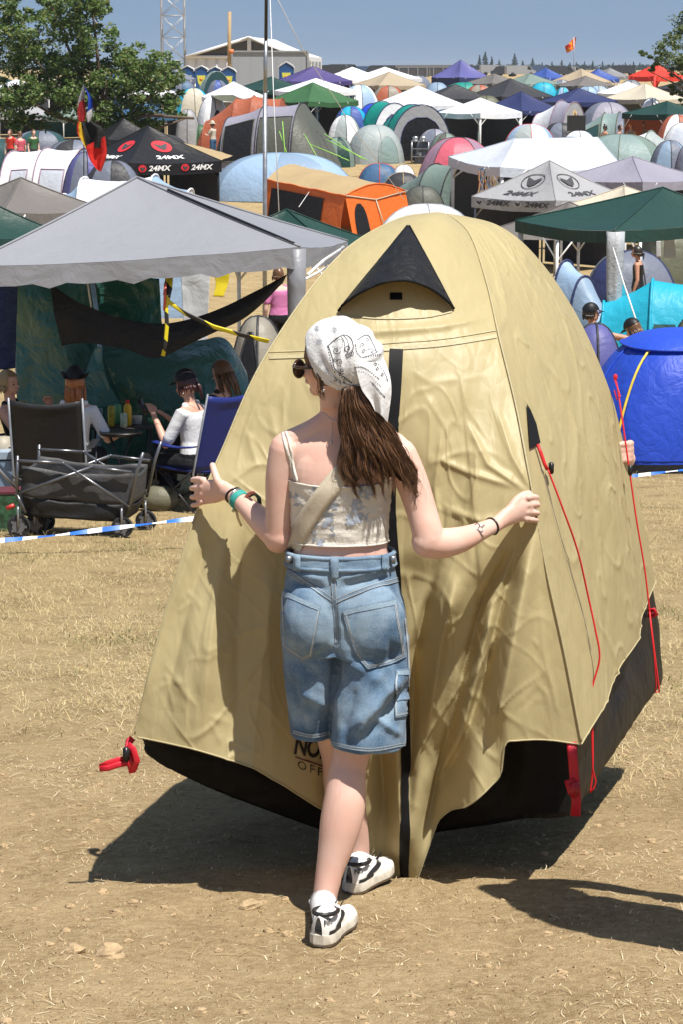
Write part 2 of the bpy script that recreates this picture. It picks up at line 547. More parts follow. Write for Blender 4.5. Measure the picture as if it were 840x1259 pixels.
# ------------------------------------------------------------------ text helper
def text_mesh(s, shear=0.0, spacing=1.0, bold=.0):
    cu = bpy.data.curves.new('lettering', 'FONT'); cu.body = s; cu.size = 1; cu.shear = shear
    cu.space_character = spacing; cu.offset = bold; cu.resolution_u = 3
    ob = bpy.data.objects.new('lettering', cu); COL.objects.link(ob)
    dg = bpy.context.evaluated_depsgraph_get(); dg.update()
    me = bpy.data.meshes.new_from_object(ob.evaluated_get(dg))
    vs = np.array([v.co[:] for v in me.vertices]); fs = [tuple(p.vertices) for p in me.polygons]
    COL.objects.unlink(ob); bpy.data.objects.remove(ob); bpy.data.curves.remove(cu); bpy.data.meshes.remove(me)
    x0, x1 = vs[:, 0].min(), vs[:, 0].max(); y0, y1 = vs[:, 1].min(), vs[:, 1].max()
    vs = np.stack([(vs[:, 0]-x0)/(x1-x0), (vs[:, 1]-y0)/(y1-y0)], 1)
    return vs, fs

def add_mapped(mb, vs, fs, fn, mi=0):
    """add a 2-D shape through fn((a, b)) -> world point; skips faces that miss"""
    P = [fn(a, b) for a, b in vs]
    ok = [p is not None for p in P]
    P = [p if p is not None else Vector((0, 0, 0)) for p in P]
    mb.add(P, [f for f in fs if all(ok[i] for i in f)], mi)

def strip_on(mb, tree, path, off=.004, nl=40, nw=3, mi=0, thick=0.0):
    """ribbon lying on a surface; path: (px, py, half-width px)"""
    C = interp(path, nl)
    rows = []
    last = None
    for i in range(nl):
        a = C[max(i-1, 0)]; b = C[min(i+1, nl-1)]
        tx, ty = b[0]-a[0], b[1]-a[1]; l = math.hypot(tx, ty) or 1
        nx, ny = -ty/l, tx/l
        r = []
        for j in range(nw):
            k = (j/(nw-1)*2-1)*C[i][2]
            p = cast(tree, C[i][0]+nx*k, C[i][1]+ny*k, off)
            r.append(p)
        if all(p is not None for p in r):
            rows.append(r)
    if len(rows) > 1: mb.grid(rows, mi)

def poly_on(mb, tree, poly, off=.004, mi=0, res=4.0):
    """filled pixel polygon laid on a surface, subdivided finely enough to follow it"""
    bm = bmesh.new()
    vs = [bm.verts.new((x, y, 0)) for x, y in poly]
    f = bm.faces.new(vs)
    bmesh.ops.triangulate(bm, faces=[f])
    for _ in range(6):
        es = [e for e in bm.edges if e.calc_length() > res]
        if not es: break
        bmesh.ops.subdivide_edges(bm, edges=es, cuts=1)
        bmesh.ops.triangulate(bm, faces=bm.faces[:])
    bm.verts.index_update()
    P = [cast(tree, v.co.x, v.co.y, off) for v in bm.verts]
    ok = [p is not None for p in P]
    P = [p if p is not None else Vector((0,0,0)) for p in P]
    mb.add(P, [tuple(v.index for v in fc.verts) for fc in bm.faces if all(ok[v.index] for v in fc.verts)], mi)
    bm.free()

# ------------------------------------------------------------------ the carried dome tent
TX, TY = .27, 7.87
tent = thing('dome_tent', 'tan two person dome tent carried upright by hand, black vent and red guy ropes', 'tent', (TX, TY, gz(TX, TY)))

def nylon_tan():
    t = NT('tan_nylon'); v = t.coord()
    def crease(scale, seed, dist):
        mp = t.n('ShaderNodeMapping'); mp.inputs['Location'].default_value = (seed, seed*1.7, seed*.6); mp.inputs['Rotation'].default_value = (seed, seed*.7, seed*1.3)
        mp.inputs['Scale'].default_value = (scale, scale*.6, scale*.42)
        t.l(v, mp.inputs['Vector'])
        nz = t.noise(mp.outputs[0], 1.0, 3, .5, dist)
        a = t.math('ABSOLUTE', t.math('SUBTRACT', nz.outputs['Fac'], .5))
        q = t.math('MINIMUM', t.math('MULTIPLY', a, 14), 1.0)
        return t.math('POWER', q, .6)
    def vcrease(scale, seed):
        mp = t.n('ShaderNodeMapping'); mp.inputs['Location'].default_value = (seed, seed*1.7, seed*.6); mp.inputs['Rotation'].default_value = (seed, seed*.7, seed*1.3)
        mp.inputs['Scale'].default_value = (scale, scale*.6, scale*.42)
        t.l(v, mp.inputs['Vector'])
        nz = t.noise(mp.outputs[0], .6, 2, .5)
        vo = t.n('ShaderNodeTexVoronoi'); vo.feature = 'DISTANCE_TO_EDGE'; vo.inputs['Scale'].default_value = 1
        t.l(t.mix(.3, mp.outputs[0], nz.outputs['Color'], 'ADD'), vo.inputs['Vector'])
        return t.math('ADD', t.math('MULTIPLY', t.math('MINIMUM', vo.outputs['Distance'], .3), 1.6), t.math('MULTIPLY', nz.outputs['Fac'], .8))
    h = t.math('ADD', vcrease(4.5, .3), t.math('ADD', t.math('MULTIPLY', vcrease(10, 2.1), .55), t.math('MULTIPLY', vcrease(22, 4.4), .22)))
    nrm = t.bump(h, .75, .010)
    n1 = t.noise(v, 1.6, 4)
    c = t.ramp(n1.outputs['Fac'], [(.3, (.485, .41, .215)), (.7, (.54, .46, .25))])
    # red dust picked up near the hem
    p = t.bsdf(c, .45, nrm, .32)
    tr = t.n('ShaderNodeBsdfTranslucent'); tr.inputs['Color'].default_value = (.62, .44, .17, 1); t.l(nrm, tr.inputs['Normal'])
    m = t.n('ShaderNodeMixShader'); m.inputs[0].default_value = .27
    t.l(p.outputs[0], m.inputs[1]); t.l(tr.outputs[0], m.inputs[2])
    return t.done(m)
TAN = nylon_tan()
BLACK_CLOTH = plain('black_polyester', (.008, .008, .009), .6, spec=.15, var=.2, bump=.05, bscale=30)
RED_WEB = plain('red_webbing', (.62, .012, .03), .5, var=.15, bump=.3, bscale=300)
RED_ROPE = plain('red_cord', (.60, .012, .018), .55, var=.1)
BLK_PLASTIC = plain('black_plastic', (.012, .012, .013), .35)

NV = 9
Lp = [(548,263,7.85),(488,271,7.62),(410,322,7.34),(325,440,7.10),(272,555,6.97),(245,620,6.89),(214,715,6.84),(186,815,6.80),(165,905,6.78)]
Rp = [(548,263,7.85),(577,288,7.62),(598,348,7.36),(614,418,7.16),(634,500,7.02),(652,595,6.88),(670,695,6.83),(694,805,6.80),(715,915,6.78)]
Sp = [(548,263,7.85),(612,277,7.9),(662,318,7.98),(712,392,8.08),(750,480,8.22),(767,545,8.33),(782,602,8.45),(795,655,8.57),(806,715,8.7)]
wl = [W(*p) for p in Lp]; wr = [W(*p) for p in Rp]; ws_ = [W(*p) for p in Sp]
ap = wl[0]
wb = []
for i in range(NV):
    k = i/(NV-1)
    cx = ap.x + (TX-ap.x)*k; cy = ap.y + (TY-ap.y)*k
    wb.append(Vector((2*cx-wr[i].x, 2*cy-wr[i].y, wr[i].z)))
NR = 310
ML = interp([tuple(p) for p in wl], NR); MR = interp([tuple(p) for p in wr], NR)
MS = interp([tuple(p) for p in ws_], NR); MBk = interp([tuple(p) for p in wb], NR)
_hp = [(165,905,6.78),(235,917,6.75),(310,938,6.77),(350,960,6.84),(395,990,6.93),(440,1040,7.0),(490,1096,7.0),(506,1102,6.99),(522,1056,6.96),(540,1012,6.92),(556,994,6.89),(586,970,6.85),(612,951,6.82),(616.5,940,6.815),(618,925,6.81),(619.5,911,6.805),(624,906,6.80),(650,907.5,6.79),(682,910,6.78),(715,915,6.78)]
hem = np.array([np.interp(np.linspace(0, len(_hp)-1, 400), range(len(_hp)), [q[k] for q in _hp]) for k in range(3)]).T
hem = np.maximum.accumulate(hem*[1,0,0])+hem*[0,1,1]
hem_u = (hem[:,0]-165)/550
def hem_at(u):
    return [np.interp(u, hem_u, hem[:,k]) for k in range(3)]
def sstep(a, b, x):
    t = max(0, min(1, (x-a)/(b-a))); return t*t*(3-2*t)

def ridged(x, y, z): return 1 - abs(noise3(x, y, z))*2.2
FOLDS = [  # (polyline px, half width px, push m)
 ([(651,639),(618,750),(597,832),(558,943),(529,993)],7,-.055),([(660,640),(634,750),(618,840),(600,900)],12,.042),
 ([(640,660),(597,736),(572,828),(540,957),(522,1040)],6,-.05),([(606,735),(585,828),(556,950)],8,.034),
 ([(540,690),(511,800),(506,921),(500,1010)],8,-.055),([(560,700),(540,800),(523,920)],9,.040),
 ([(484,800),(488,930),(494,1060)],7,.022),([(470,830),(468,930),(480,1040)],7,-.030),([(452,850),(452,940)],7,.02),
 ([(246,643),(203,760),(171,886)],8,.012),([(262,640),(228,760),(198,890)],7,-.012),([(280,640),(262,760),(248,900)],9,.016),([(300,650),(292,760),(290,910)],9,-.014),([(330,690),(330,800),(336,930)],12,.018),
 ([(226,723),(254,751)],2.4,.006),([(240,737),(214,754)],2.2,.006),([(254,751),(262,800)],2.4,.006),([(203,823),(214,874)],2.4,.006),([(200,811),(229,851),(254,877),(290,890)],2.6,.008),([(214,826),(240,874)],2.2,.005),
 ([(237,737),(236,700),(228,676)],2.2,.005),([(254,751),(240,790),(250,820)],2.4,.006),([(229,857),(222,905)],2.2,.005),([(254,877),(275,915)],2.4,.006),([(300,880),(350,905)],2.4,.006),([(180,850),(200,840),(229,851)],2,.004),
 ([(300,830),(330,860),(350,900)],2.4,.006),([(345,700),(330,760),(350,820)],3,.008),
 ([(520,480),(545,520),(560,560)],3,.008),([(560,440),(575,500),(600,540)],3,.007),([(505,455),(530,470),(600,462)],2.6,.006),([(530,560),(575,580),(640,600)],3.5,.010),([(540,620),(590,640),(640,632)],3.5,.010),([(545,520),(535,600),(545,680)],3.5,.010),([(575,520),(600,570),(648,604)],3.5,.011),([(610,500),(630,560),(652,600)],3.5,.010),([(560,600),(548,650),(560,690)],3,.009),([(585,560),(570,640),(580,690)],3,.009),
 ([(330,500),(345,560),(335,620)],4,.008),([(300,520),(315,570),(270,600)],4,.009),([(345,470),(320,500),(300,540)],4,.007),
 ([(660,700),(668,800),(690,890)],5,.008),([(630,870),(660,840),(680,860)],2.4,.005),([(610,800),(650,780),(668,800)],2.6,.006),([(600,880),(640,850)],2.4,.005),
 ([(400,300),(470,320)],2.5,.004),([(560,320),(585,370)],3,.006),([(430,410),(540,402),(600,390)],4,.010),([(440,420),(520,415)],2.5,-.005)]
_fs = []
for P_, w_f, a_f in FOLDS:
    n_f = len(P_)-1
    for i_f in range(n_f): _fs.append((*P_[i_f], *P_[i_f+1], w_f, a_f, i_f/n_f, (i_f+1)/n_f))
_fa = np.array(_fs)
def fold_at(px, py):
    vx = _fa[:,2]-_fa[:,0]; vy = _fa[:,3]-_fa[:,1]
    t = np.clip(((px-_fa[:,0])*vx+(py-_fa[:,1])*vy)/(vx*vx+vy*vy), 0, 1)
    d2 = (px-_fa[:,0]-t*vx)**2+(py-_fa[:,1]-t*vy)**2
    s = _fa[:,6]+t*(_fa[:,7]-_fa[:,6])
    sel = d2 < (3*np.maximum(_fa[:,4], 4.6))**2
    if not sel.any(): return 0.0
    dd = np.sqrt(d2[sel])/np.maximum(_fa[sel,4], 4.6)
    val = np.where(np.abs(_fa[sel,5]) < .0095, .5, 1.0)*_fa[sel,5]*np.exp(-dd**1.5)*np.clip(np.minimum(s[sel]*5+.1, (1-s[sel])*4+.1), 0, 1)
    return float(val.max() if val.max() > 0 else 0) + float(min(val.min(), 0))
def front_rows(nu=340):
    rows = []
    row8 = [Vector(ML[-1]).lerp(Vector(MR[-1]), u) for u in np.linspace(0, 1, nu)]
    H = []
    for u in np.linspace(0, 1, nu):
        h = hem_at(u); H.append(W(h[0], h[1], h[2]))
    for i in range(NR):
        v = i/(NR-1)
        r = []
        s = sstep(.40, 1.0, v)**1.25 if v > .4 else 0
        for j in range(nu):
            u = j/(nu-1)
            p = Vector(ML[i]).lerp(Vector(MR[i]), u)
            e = math.sin(math.pi*u)
            upper = math.sin(math.pi*min(1, v/.6))
            p.y -= .10*e**.8*upper*(1-.4*v)
            p.z += .035*e*math.sin(math.pi*min(1, v/.35))
            p += (H[j]-row8[j])*s
            px, py = proj(p)
            # folds hanging from the two gripped edges
            d = 0
            if py > 560:
                # right grip
                dx, dy = 655-px, py-600
                dist = math.hypot(dx, dy)
                a = math.atan2(dx, max(dy, 1))
                if dx > -30:
                    wgt = sstep(20, 160, dist)*sstep(560, 680, py)*sstep(1.25, .75, a)*sstep(-.25, .0, a)
                    ph = a*11.5 + .8*noise3(px*.008, py*.005, 1)
                    w_ = .5+.5*math.sin(ph)
                    d += wgt*(.045*w_**1.3)*min(1, .35+dist/260)
                dx, dy = px-244, py-600
                dist = math.hypot(dx, dy); a = math.atan2(dx, max(dy, 1))
                wgt = sstep(30, 220, dist)*sstep(1.1, .6, a)*sstep(580, 700, py)*sstep(-.3, -.05, a)
                d += wgt*.022*(.5+.5*math.sin(a*9.5+1.1+.9*noise3(px*.006, py*.004, 8)))**1.4
            d += fold_at(px, py)
            # door panel slack between the seam and the hands
            up = sstep(440, 500, py)*sstep(720, 600, py)*e
            d += up*.016*noise3(px*.010+.004*py, py*.006, 3)
            # hanging door flap
            fl = sstep(820, 1000, py)*sstep(455, 480, px)*sstep(640, 560, px)
            d += fl*.06*math.sin((px-478)*.075 + .6*noise3(py*.01, 0, 2))
            # crisp creases of stiff nylon
            cr = 1-abs(noise3(px*.013+py*.009, py*.0055-px*.004, 4))*4.5
            cr2 = 1-abs(noise3(px*.021-py*.013, py*.008+px*.006, 9))*4.5
            w2 = (.35 + .9*sstep(430, 520, py))*min(1, 6*u, 6*(1-u))*sstep(0, .08, v)
            d += w2*(.0042*max(0, (cr-.55)/.45)**2 + .003*max(0, (cr2-.55)/.45)**2)
            d += w2*.0025*noise3(px*.03, py*.022, 6)
            d *= 1-.85*sstep(1000, 1092, py)
            p.y -= d
            r.append(p)
        rows.append(r)
    return rows
FR_ = front_rows()
mb = MB(); mb.grid(FR_)
fly_front = mb.build('front_panel', TAN, tent)
T_FRONT = bvh(fly_front)

def panel(A, B, nu, bulge, seed, fold=0):
    rows = []
    for i in range(NR):
        v = i/(NR-1); r = []
        for j in range(nu+1):
            u = j/nu
            p = Vector(A[i]).lerp(Vector(B[i]), u)
            cx = ap.x+(TX-ap.x)*v; cy = ap.y+(TY-ap.y)*v
            o = Vector((p.x-cx, p.y-cy, 0))
            if o.length > 1e-6: o.normalize()
            e = math.sin(math.pi*u)
            d = bulge*e*math.sin(math.pi*min(1, .08+v*.85))
            lw = sstep(.35, .9, v)
            d += fold*lw*e**.6*(.5+.5*math.sin(u*13+1.5*noise3(v*2, u*2, seed)))**1.5
            cr = 1-abs(noise3(u*6+v*2+seed, v*3-u*1, seed))*4.5; cr2 = 1-abs(noise3(u*9-v*5, v*6+u*3, seed+5))*4.5
            w2 = min(1, 8*u, 8*(1-u))*sstep(0, .1, v)
            d += w2*(.006*max(0, (cr-.55)/.45)**2 + .005*max(0, (cr2-.55)/.45)**2 + .0012*noise3(u*14, v*14, seed))
            r.append(p + o*d)
        rows.append(r)
    return rows
SIDE = panel(MR, MS, 130, .05, 21, .022)
# scalloped hem of the side panel
mb = MB(); mb.grid(SIDE); side = mb.build('side_panel', TAN, tent)
T_SIDE = bvh(side)
mb = MB(); mb.grid(panel(MS, MBk, 60, .10, 33)); mb.build('rear_panel', TAN, tent)
mb = MB(); mb.grid(panel(MBk, ML, 60, .06, 47)); mb.build('side_panel', TAN, tent)

# pole sleeves and seams: raised welts along the ridges
SEAM = cloth('tan_seam', (.42, .36, .205), .5, 0, .2, 8)
mb = MB()
mb.tube([Vector(MR[i])+Vector((.002, -.004, .001)) for i in range(4, NR, 3)], .0032, 6)
mb.build('pole_sleeve', SEAM, tent)
mb = MB()
mb.tube([Vector(ML[i])+Vector((0, -.002, .001)) for i in range(4, NR, 3)], .0032, 6)
mb.build('pole_sleeve', SEAM, tent)
mb = MB()
strip_on(mb, T_FRONT, [(331,440,2.2),(400,437,2.2),(470,430,2.4),(545,424,2.4),(611,414,2.2)], .003, 60)
strip_on(mb, T_FRONT, [(331,433,.5),(400,430,.5),(470,423,.5),(545,417,.5),(610,407,.5)], .004, 60)
mb.build('seam', SEAM, tent)
# hem binding
mb = MB()
mb.tube([Vector(p)+Vector((0,-.001,0)) for p in FR_[-1][2:-1:2]], .0028, 5)
mb.tube([Vector(p) for p in SIDE[-1][::2]], .0028, 5)
mb.build('hem', SEAM, tent)

# zip strip of the door
mb = MB()
strip_on(mb, T_FRONT, [(488,430,8.2),(486,475,8),(483,530,7.4),(481,620,6.4),(486,690,6.2),(493,780,5.8),(497,880,5.6),(499,980,5.6),(498,1060,5.2),(500,1098,4.5)], .005, 150, 5)
zf = mb.build('zip_flap', BLACK_CLOTH, tent)

# vent with its black awning
def on_front(px, py, off=0): 
    p = cast(T_FRONT, px, py, off)
    return p
VENTM = cloth('black_vent_cloth', (.011, .011, .012), .5, 0, .3, 5, spec=.22)
apx = (503, 278); cl, cr_ = (416, 384), (558, 381)
rows = []
nT, nS = 26, 34
for i in range(nT):
    t = .02 + .98*i/(nT-1); r = []
    for j in range(nS):
        s = j/(nS-1)
        arch = 34*math.sin(math.pi*s)**.8*(1-.15*math.cos(math.pi*s))
        bx = cl[0]+(cr_[0]-cl[0])*s; by = cl[1]+(cr_[1]-cl[1])*s - arch
        x = apx[0]+(bx-apx[0])*t; y = apx[1]+(by-apx[1])*t
        p = on_front(x, y, .006)
        e = math.sin(math.pi*s)**.7
        p = p + Vector((-.1, -1, .12)).normalized()*(.105*e*t**1.5 + .015*t*noise3(x*.07, y*.05, 1) + .006*noise3(x*.16, y*.12, 4))
        r.append(p)
    rows.append(r)
mb = MB(); mb.grid(rows); vent = mb.build('vent_awning', VENTM, tent)
mb = MB(); mb.tube(rows[-1], .004, 6); mb.tube([r[0] for r in rows], .003, 5); mb.tube([r[-1] for r in rows], .003, 5)
mb.build('edging', BLACK_CLOTH, vent)
mb = MB(); poly_on(mb, T_FRONT, [(480,361),(495,361),(495,370),(480,370)], .005); mb.build('vent_tab', BLACK_CLOTH, tent)
mb = MB(); strip_on(mb, T_FRONT, [(420,386,.8),(460,392,.8),(520,391,.8),(556,384,.8)], .003, 40); mb.build('seam', SEAM, tent)

# printed lettering low on the door (it runs on behind the girl's leg)
INK = plain('black_print', (.014, .013, .012), .5)
MAROON = plain('maroon_print', (.12, .02, .025), .5)
mb = MB()
vs, fs = text_mesh('NOR', .25, .92, .03)
add_mapped(mb, vs, fs, lambda a, b: on_front(360+a*44+b*0, 927+a*8-b*25, .004))
vs, fs = text_mesh('OFF', 0, 1.4)
add_mapped(mb, vs, fs, lambda a, b: on_front(365+a*30, 944+a*10-b*10, .004))
strip_on(mb, T_FRONT, [(362,930,.9),(395,941,.9)], .004, 12, 3, 1)
mb.build('lettering', [INK, MAROON], tent, smooth=False)

# black floor tub
tubB = [W(185,930,7.0), W(265,972,7.02), W(395,1020,7.08), W(480,1030,7.16), W(600,1014,7.08), W(645,1006,7.03), W(702,1002,7.04), W(752,930,7.6), W(790,872,8.2), W(815,831,8.72)]
BRt = W(801,712,8.69)
BLb = Vector((-.165, 8.75, tubB[-1].z))
tubB += [tubB[-1].lerp(BLb, .33)+Vector((0,.04,-.02)), tubB[-1].lerp(BLb, .66)+Vector((0,.04,-.02)), BLb, BLb.lerp(tubB[0], .5)+Vector((-.03,0,-.03))]
tubT = [W(172,903,6.98), W(265,915,7.02), W(395,960,7.10), W(480,960,7.18), W(600,905,7.08), W(645,900,7.03), W(708,900,7.04), W(738,830,7.6), W(768,760,8.2), BRt]
tubT += [BRt.lerp(Vector(MBk[-1]), .33), BRt.lerp(Vector(MBk[-1]), .66), Vector(MBk[-1])+Vector((.02,-.03,0)), Vector(MBk[-1]).lerp(Vector(ML[-1]), .5)+Vector((.02,0,0))]
def closed_interp(P, n):
    k = len(P); out = []
    for i in range(n):
        t = i/n*k; a = int(t); u = t-a
        p0, p1, p2, p3 = (np.array(P[(a+q) % k]) for q in (-1, 0, 1, 2))
        cr = .5*((2*p1)+(-p0+p2)*u+(2*p0-5*p1+4*p2-p3)*u*u+(-p0+3*p1-3*p2+p3)*u**3)
        out.append(Vector(.35*cr+.65*(p1*(1-u)+p2*u)))
    return out
nb = 180
bB = closed_interp(tubB, nb); bT = closed_interp(tubT, nb)
cen = Vector((TX+.02, TY, 0))
rows = []
for i in range(14):
    t = i/13
    r = []
    for j in range(nb):
        p = bT[j].lerp(bB[j], t)
        o = Vector((p.x-cen.x, p.y-cen.y, 0)).normalized()
        d = .03*math.sin(math.pi*t)*(.4+.8*noise3(j*.13, t*1.5, 2)) + .006*noise3(j*.7, t*6, 4)
        r.append(p + o*d)
    rows.append(r)
for i in range(1, 9):
    k = 1 - i/9
    r = []
    for j in range(nb):
        c = Vector((cen.x, cen.y, bB[j].z - .05*(1-k**2)))
        p = c.lerp(bB[j], k); p.z += .008*noise3(p.x*6, p.y*6, 3)
        r.append(p)
    rows.append(r)
TUB = cloth('black_groundsheet', (.007, .007, .008), .5, 0, .16, 2.5, spec=.16)
mb = MB(); mb.grid(rows, close_u=True)
mb.add([Vector((cen.x, cen.y, bB[0].z-.05))]+rows[-1], [(0, 1+j, 1+(j+1) % nb) for j in range(nb)])
mb.build('groundsheet_tub', TUB, tent)

# corner webbing, buckles, guy ropes
def ribbon(mb, pts, w, ref, th=.0015, mi=0):
    mb.tube(pts, w/2, 6, mi, True, ref=ref, flat=th)
def buckle(mb, c, s=(.022, .01, .03), rot=0, mi=0):
    mb.box(c, s, rot, mi); mb.box(Vector(c)+Vector((0, -.003, 0)), (s[0]*.6, s[1]*1.1, s[2]*1.25), rot, mi)
mb = MB()
c0 = W(163, 907, 6.90)
ribbon(mb, [c0, W(158,912,6.900), W(156,925,6.780), W(160,938,6.780), W(163,950,6.780)], .022, (0,1,0))
ribbon(mb, [W(157,915,6.780), W(163,920,6.770), W(168,935,6.770), W(164,946,6.775)], .02, (0,1,0))
ribbon(mb, [W(155,933,6.780), W(146,934,6.770), W(134,938,6.770), W(123,943,6.770)], .02, (0,1,0))
ribbon(mb, [W(156,938,6.770), W(145,940,6.765), W(133,944,6.765), W(122,945,6.765)], .018, (0,1,0))
w1 = mb.build('corner_webbing', RED_WEB, tent)
mb = MB(); buckle(mb, W(155,927,6.765), (.02,.012,.035), .2); mb.build('buckle', BLK_PLASTIC, w1)
mb = MB()
ribbon(mb, [W(703,912,6.780), W(705,935,6.780), W(707,960,6.780), W(709,985,6.780), W(708,1003,6.780)], .03, (0,1,0))
ribbon(mb, [W(700,958,6.775), W(704,972,6.760), W(711,978,6.770)], .03, (0,1,0))
w2_ = mb.build('corner_webbing', RED_WEB, tent)
mb = MB(); buckle(mb, W(706,970,6.765), (.032,.012,.035)); mb.build('buckle', plain('red_plastic', (.45,.01,.02), .35), w2_)
mb = MB()
ribbon(mb, [W(497,1098,6.98), W(490,1104,6.98), W(486,1108,6.985)], .02, (0,1,0))
ribbon(mb, [W(508,1098,6.98), W(514,1104,6.98)], .02, (0,1,0))
w3 = mb.build('corner_webbing', RED_WEB, tent)
mb = MB()
ring = [W(507+11*math.cos(a), 1107+8*math.sin(a), 6.99+.01*math.sin(a)) for a in np.linspace(0, 2*math.pi, 16)]
mb.tube(ring, .004, 6); mb.build('peg_loop', BLK_PLASTIC, w3)
for (a, b, d, Y) in ((731, 826, 5, 7.55), (801, 752, 6, 8.5)):
    mb = MB()
    ribbon(mb, [W(a-4,b,Y), W(a+d*.6,b-2,Y-.02), W(a+d,b+3,Y-.02), W(a+1,b+5,Y-.01), W(a-4,b+3,Y)], .02, (0,1,0))
    mb.build('webbing_loop', RED_WEB, tent)
mb = MB(); poly_on(mb, T_SIDE, [(646,497),(651,505),(658,522),(663,545),(656,550),(650,553)], .006); mb.build('reinforcement_patch', BLACK_CLOTH, tent)
def onside(px, py, Y, off=.012):
    return cast(T_SIDE, px, py, off) or W(px, py, Y)
mb = MB()
mb.tube([onside(657,548,7.1), onside(660,558,7.1,.014), onside(664,572,7.1,.016), onside(667,580,7.1,.018)], .0055, 6)
gp = [onside(667,580,7.1,.02), onside(680,625,7.1,.03), onside(697,680,7.1,.035), onside(712,735,7.1,.03), onside(721,775,7.1,.03), onside(726,810,7.1,.03)]
Yg = gp[-1].y
gp += [W(728,850,Yg-.01), W(729,900,Yg-.02), W(729,945,Yg-.02), W(726,974,Yg-.02)]
mb.tube([Vector(p) for p in interp([tuple(p) for p in gp], 60)], .0032, 6)
mb.tube([W(726,974,Yg-.02), W(731,968,Yg-.02), W(733,960,Yg-.02), W(729,945,Yg-.022), W(728,900,Yg-.028), W(727,856,Yg-.02)], .003, 6)
g1 = mb.build('guy_rope', RED_ROPE, tent)
mb = MB(); buckle(mb, onside(669,578,7.1,.025), (.014,.012,.028), .2); mb.build('rope_slider', BLK_PLASTIC, g1)
# the thin grey cord beside it
mb = MB()
mb.tube([Vector(p) for p in interp([tuple(onside(*q, 7.1, .006)) for q in ((664,575),(682,640),(700,705),(716,760),(725,800))], 40)], .0009, 5)
mb.build('elastic_cord', plain('grey_cord', (.2,.2,.2), .6), tent)
mb = MB()
pts = [W(756,462,8.22), W(760,480,8.2), W(766,520,8.15), W(773,570,8.12), W(783,640,8.1), W(793,700,8.1), W(800,760,8.1), W(806,810,8.1), W(811,850,8.1)]
mb.tube([Vector(p) for p in interp([tuple(p) for p in pts], 60)], .0032, 6)
mb.tube([W(811,850,8.1), W(806,851,8.1), W(807,840,8.09), W(804,800,8.09), W(799,752,8.09)], .0028, 6)
mb.tube([W(756,466,8.21), W(763,488,8.17), W(759,492,8.18), W(756,480,8.2)], .003, 6)
g2 = mb.build('guy_rope', RED_ROPE, tent)
mb = MB(); buckle(mb, W(775,578,8.1), (.014,.012,.03), .1); mb.build('rope_slider', BLK_PLASTIC, g2)
mb = MB(); mb.ellipsoid(W(757,464,8.21), (.008,.006,.012)); mb.build('rope_anchor', RED_WEB, tent)
# ------------------------------------------------------------------ the girl carrying the tent
GY = 6.6
girl = thing('person', 'young woman in white bandana, cream crop top and denim shorts carrying the tan tent', 'person', (W(425, 1130, 6.6).x, GY, gz(0, GY)))
M1 = 1/PXM(700, GY)

def skin_mat(name, col, red=.5):
    t = NT(name); v = t.coord()
    n1 = t.noise(v, 9, 4, .5, .3); n2 = t.noise(v, 55, 4, .6); n3 = t.noise(v, 400, 2)
    c = t.ramp(n1.outputs['Fac'], [(.3, tuple(x*y for x, y in zip(col, (.95, .79, .75)))), (.7, col)])
    c = t.mix(t.math('MULTIPLY', n2.outputs['Fac'], .25), c, (col[0]*.95, col[1]*.75, col[2]*.7, 1))
    nrm = t.bump(t.math('ADD', n3.outputs['Fac'], t.math('MULTIPLY', n2.outputs['Fac'], 1.2)), .22, .002)
    return t.done(t.bsdf(c, t.math('ADD', t.math('MULTIPLY', n2.outputs['Fac'], .25), .36), nrm, .38, sss=.07))
SKIN = skin_mat('fair_skin', (.70, .49, .405))

def ring(c, hw, hd, n=28, pw=2.2, ax=(1, 0, 0), ay=(0, 1, 0)):
    """super-ellipse ring round c"""
    out = []
    ax = Vector(ax); ay = Vector(ay)
    for j in range(n):
        a = 2*math.pi*j/n
        ca, sa = math.cos(a), math.sin(a)
        x = math.copysign(abs(ca)**(2/pw), ca)*hw; y = math.copysign(abs(sa)**(2/pw), sa)*hd
        out.append(Vector(c) + ax*x + ay*y)
    return out

body = MB()
_tube = body.tube
def limb(pts, rad, n=8, **kw):
    if len(pts) > 2 and not kw.get('ref') and len(rad) == len(pts):
        P = interp([tuple(p)+(r,) for p, r in zip(pts, rad)], len(pts)*5)
        return _tube([Vector(q[:3]) for q in P], [q[3] for q in P], max(n, 24) if n > 12 else n, **kw)
    return _tube(pts, rad, n, **kw)
body.tube = limb
# torso: px, py, Y, half width px, half depth m
TOR = [(425,790,6.63,60,.10),(425,755,6.63,66,.108),(424,720,6.62,65,.102),(420,690,6.60,60,.088),(418,660,6.60,57,.082),
       (418,630,6.60,58,.085),(418,600,6.60,61,.09),(420,578,6.605,66,.092),(422,558,6.61,72,.085),(423,545,6.61,70,.075),(421,534,6.61,52,.064),(418,524,6.605,32,.056),(416,512,6.60,22,.052)]
TRG = [ring(W(px, py, Y), hw*M1, hd, 48) for px, py, Y, hw, hd in interp(TOR, 60)]
body.loft(TRG)
# shoulder blades, trapezius
body.ellipsoid(W(385,585,6.556), (.055,.03,.075), 14, 10)
body.ellipsoid(W(455,585,6.556), (.055,.03,.075), 14, 10)
body.tube([W(410,512,6.59), W(385,530,6.6), W(352,545,6.61)], [.035,.036,.036], 10, round_ends=True)
body.tube([W(424,512,6.59), W(455,530,6.6), W(488,548,6.61)], [.035,.036,.036], 10, round_ends=True)
# neck
body.tube([W(417,530,6.605), W(415,508,6.6), W(413,480,6.585), W(414,465,6.58)], [.058,.05,.049,.05], 16)
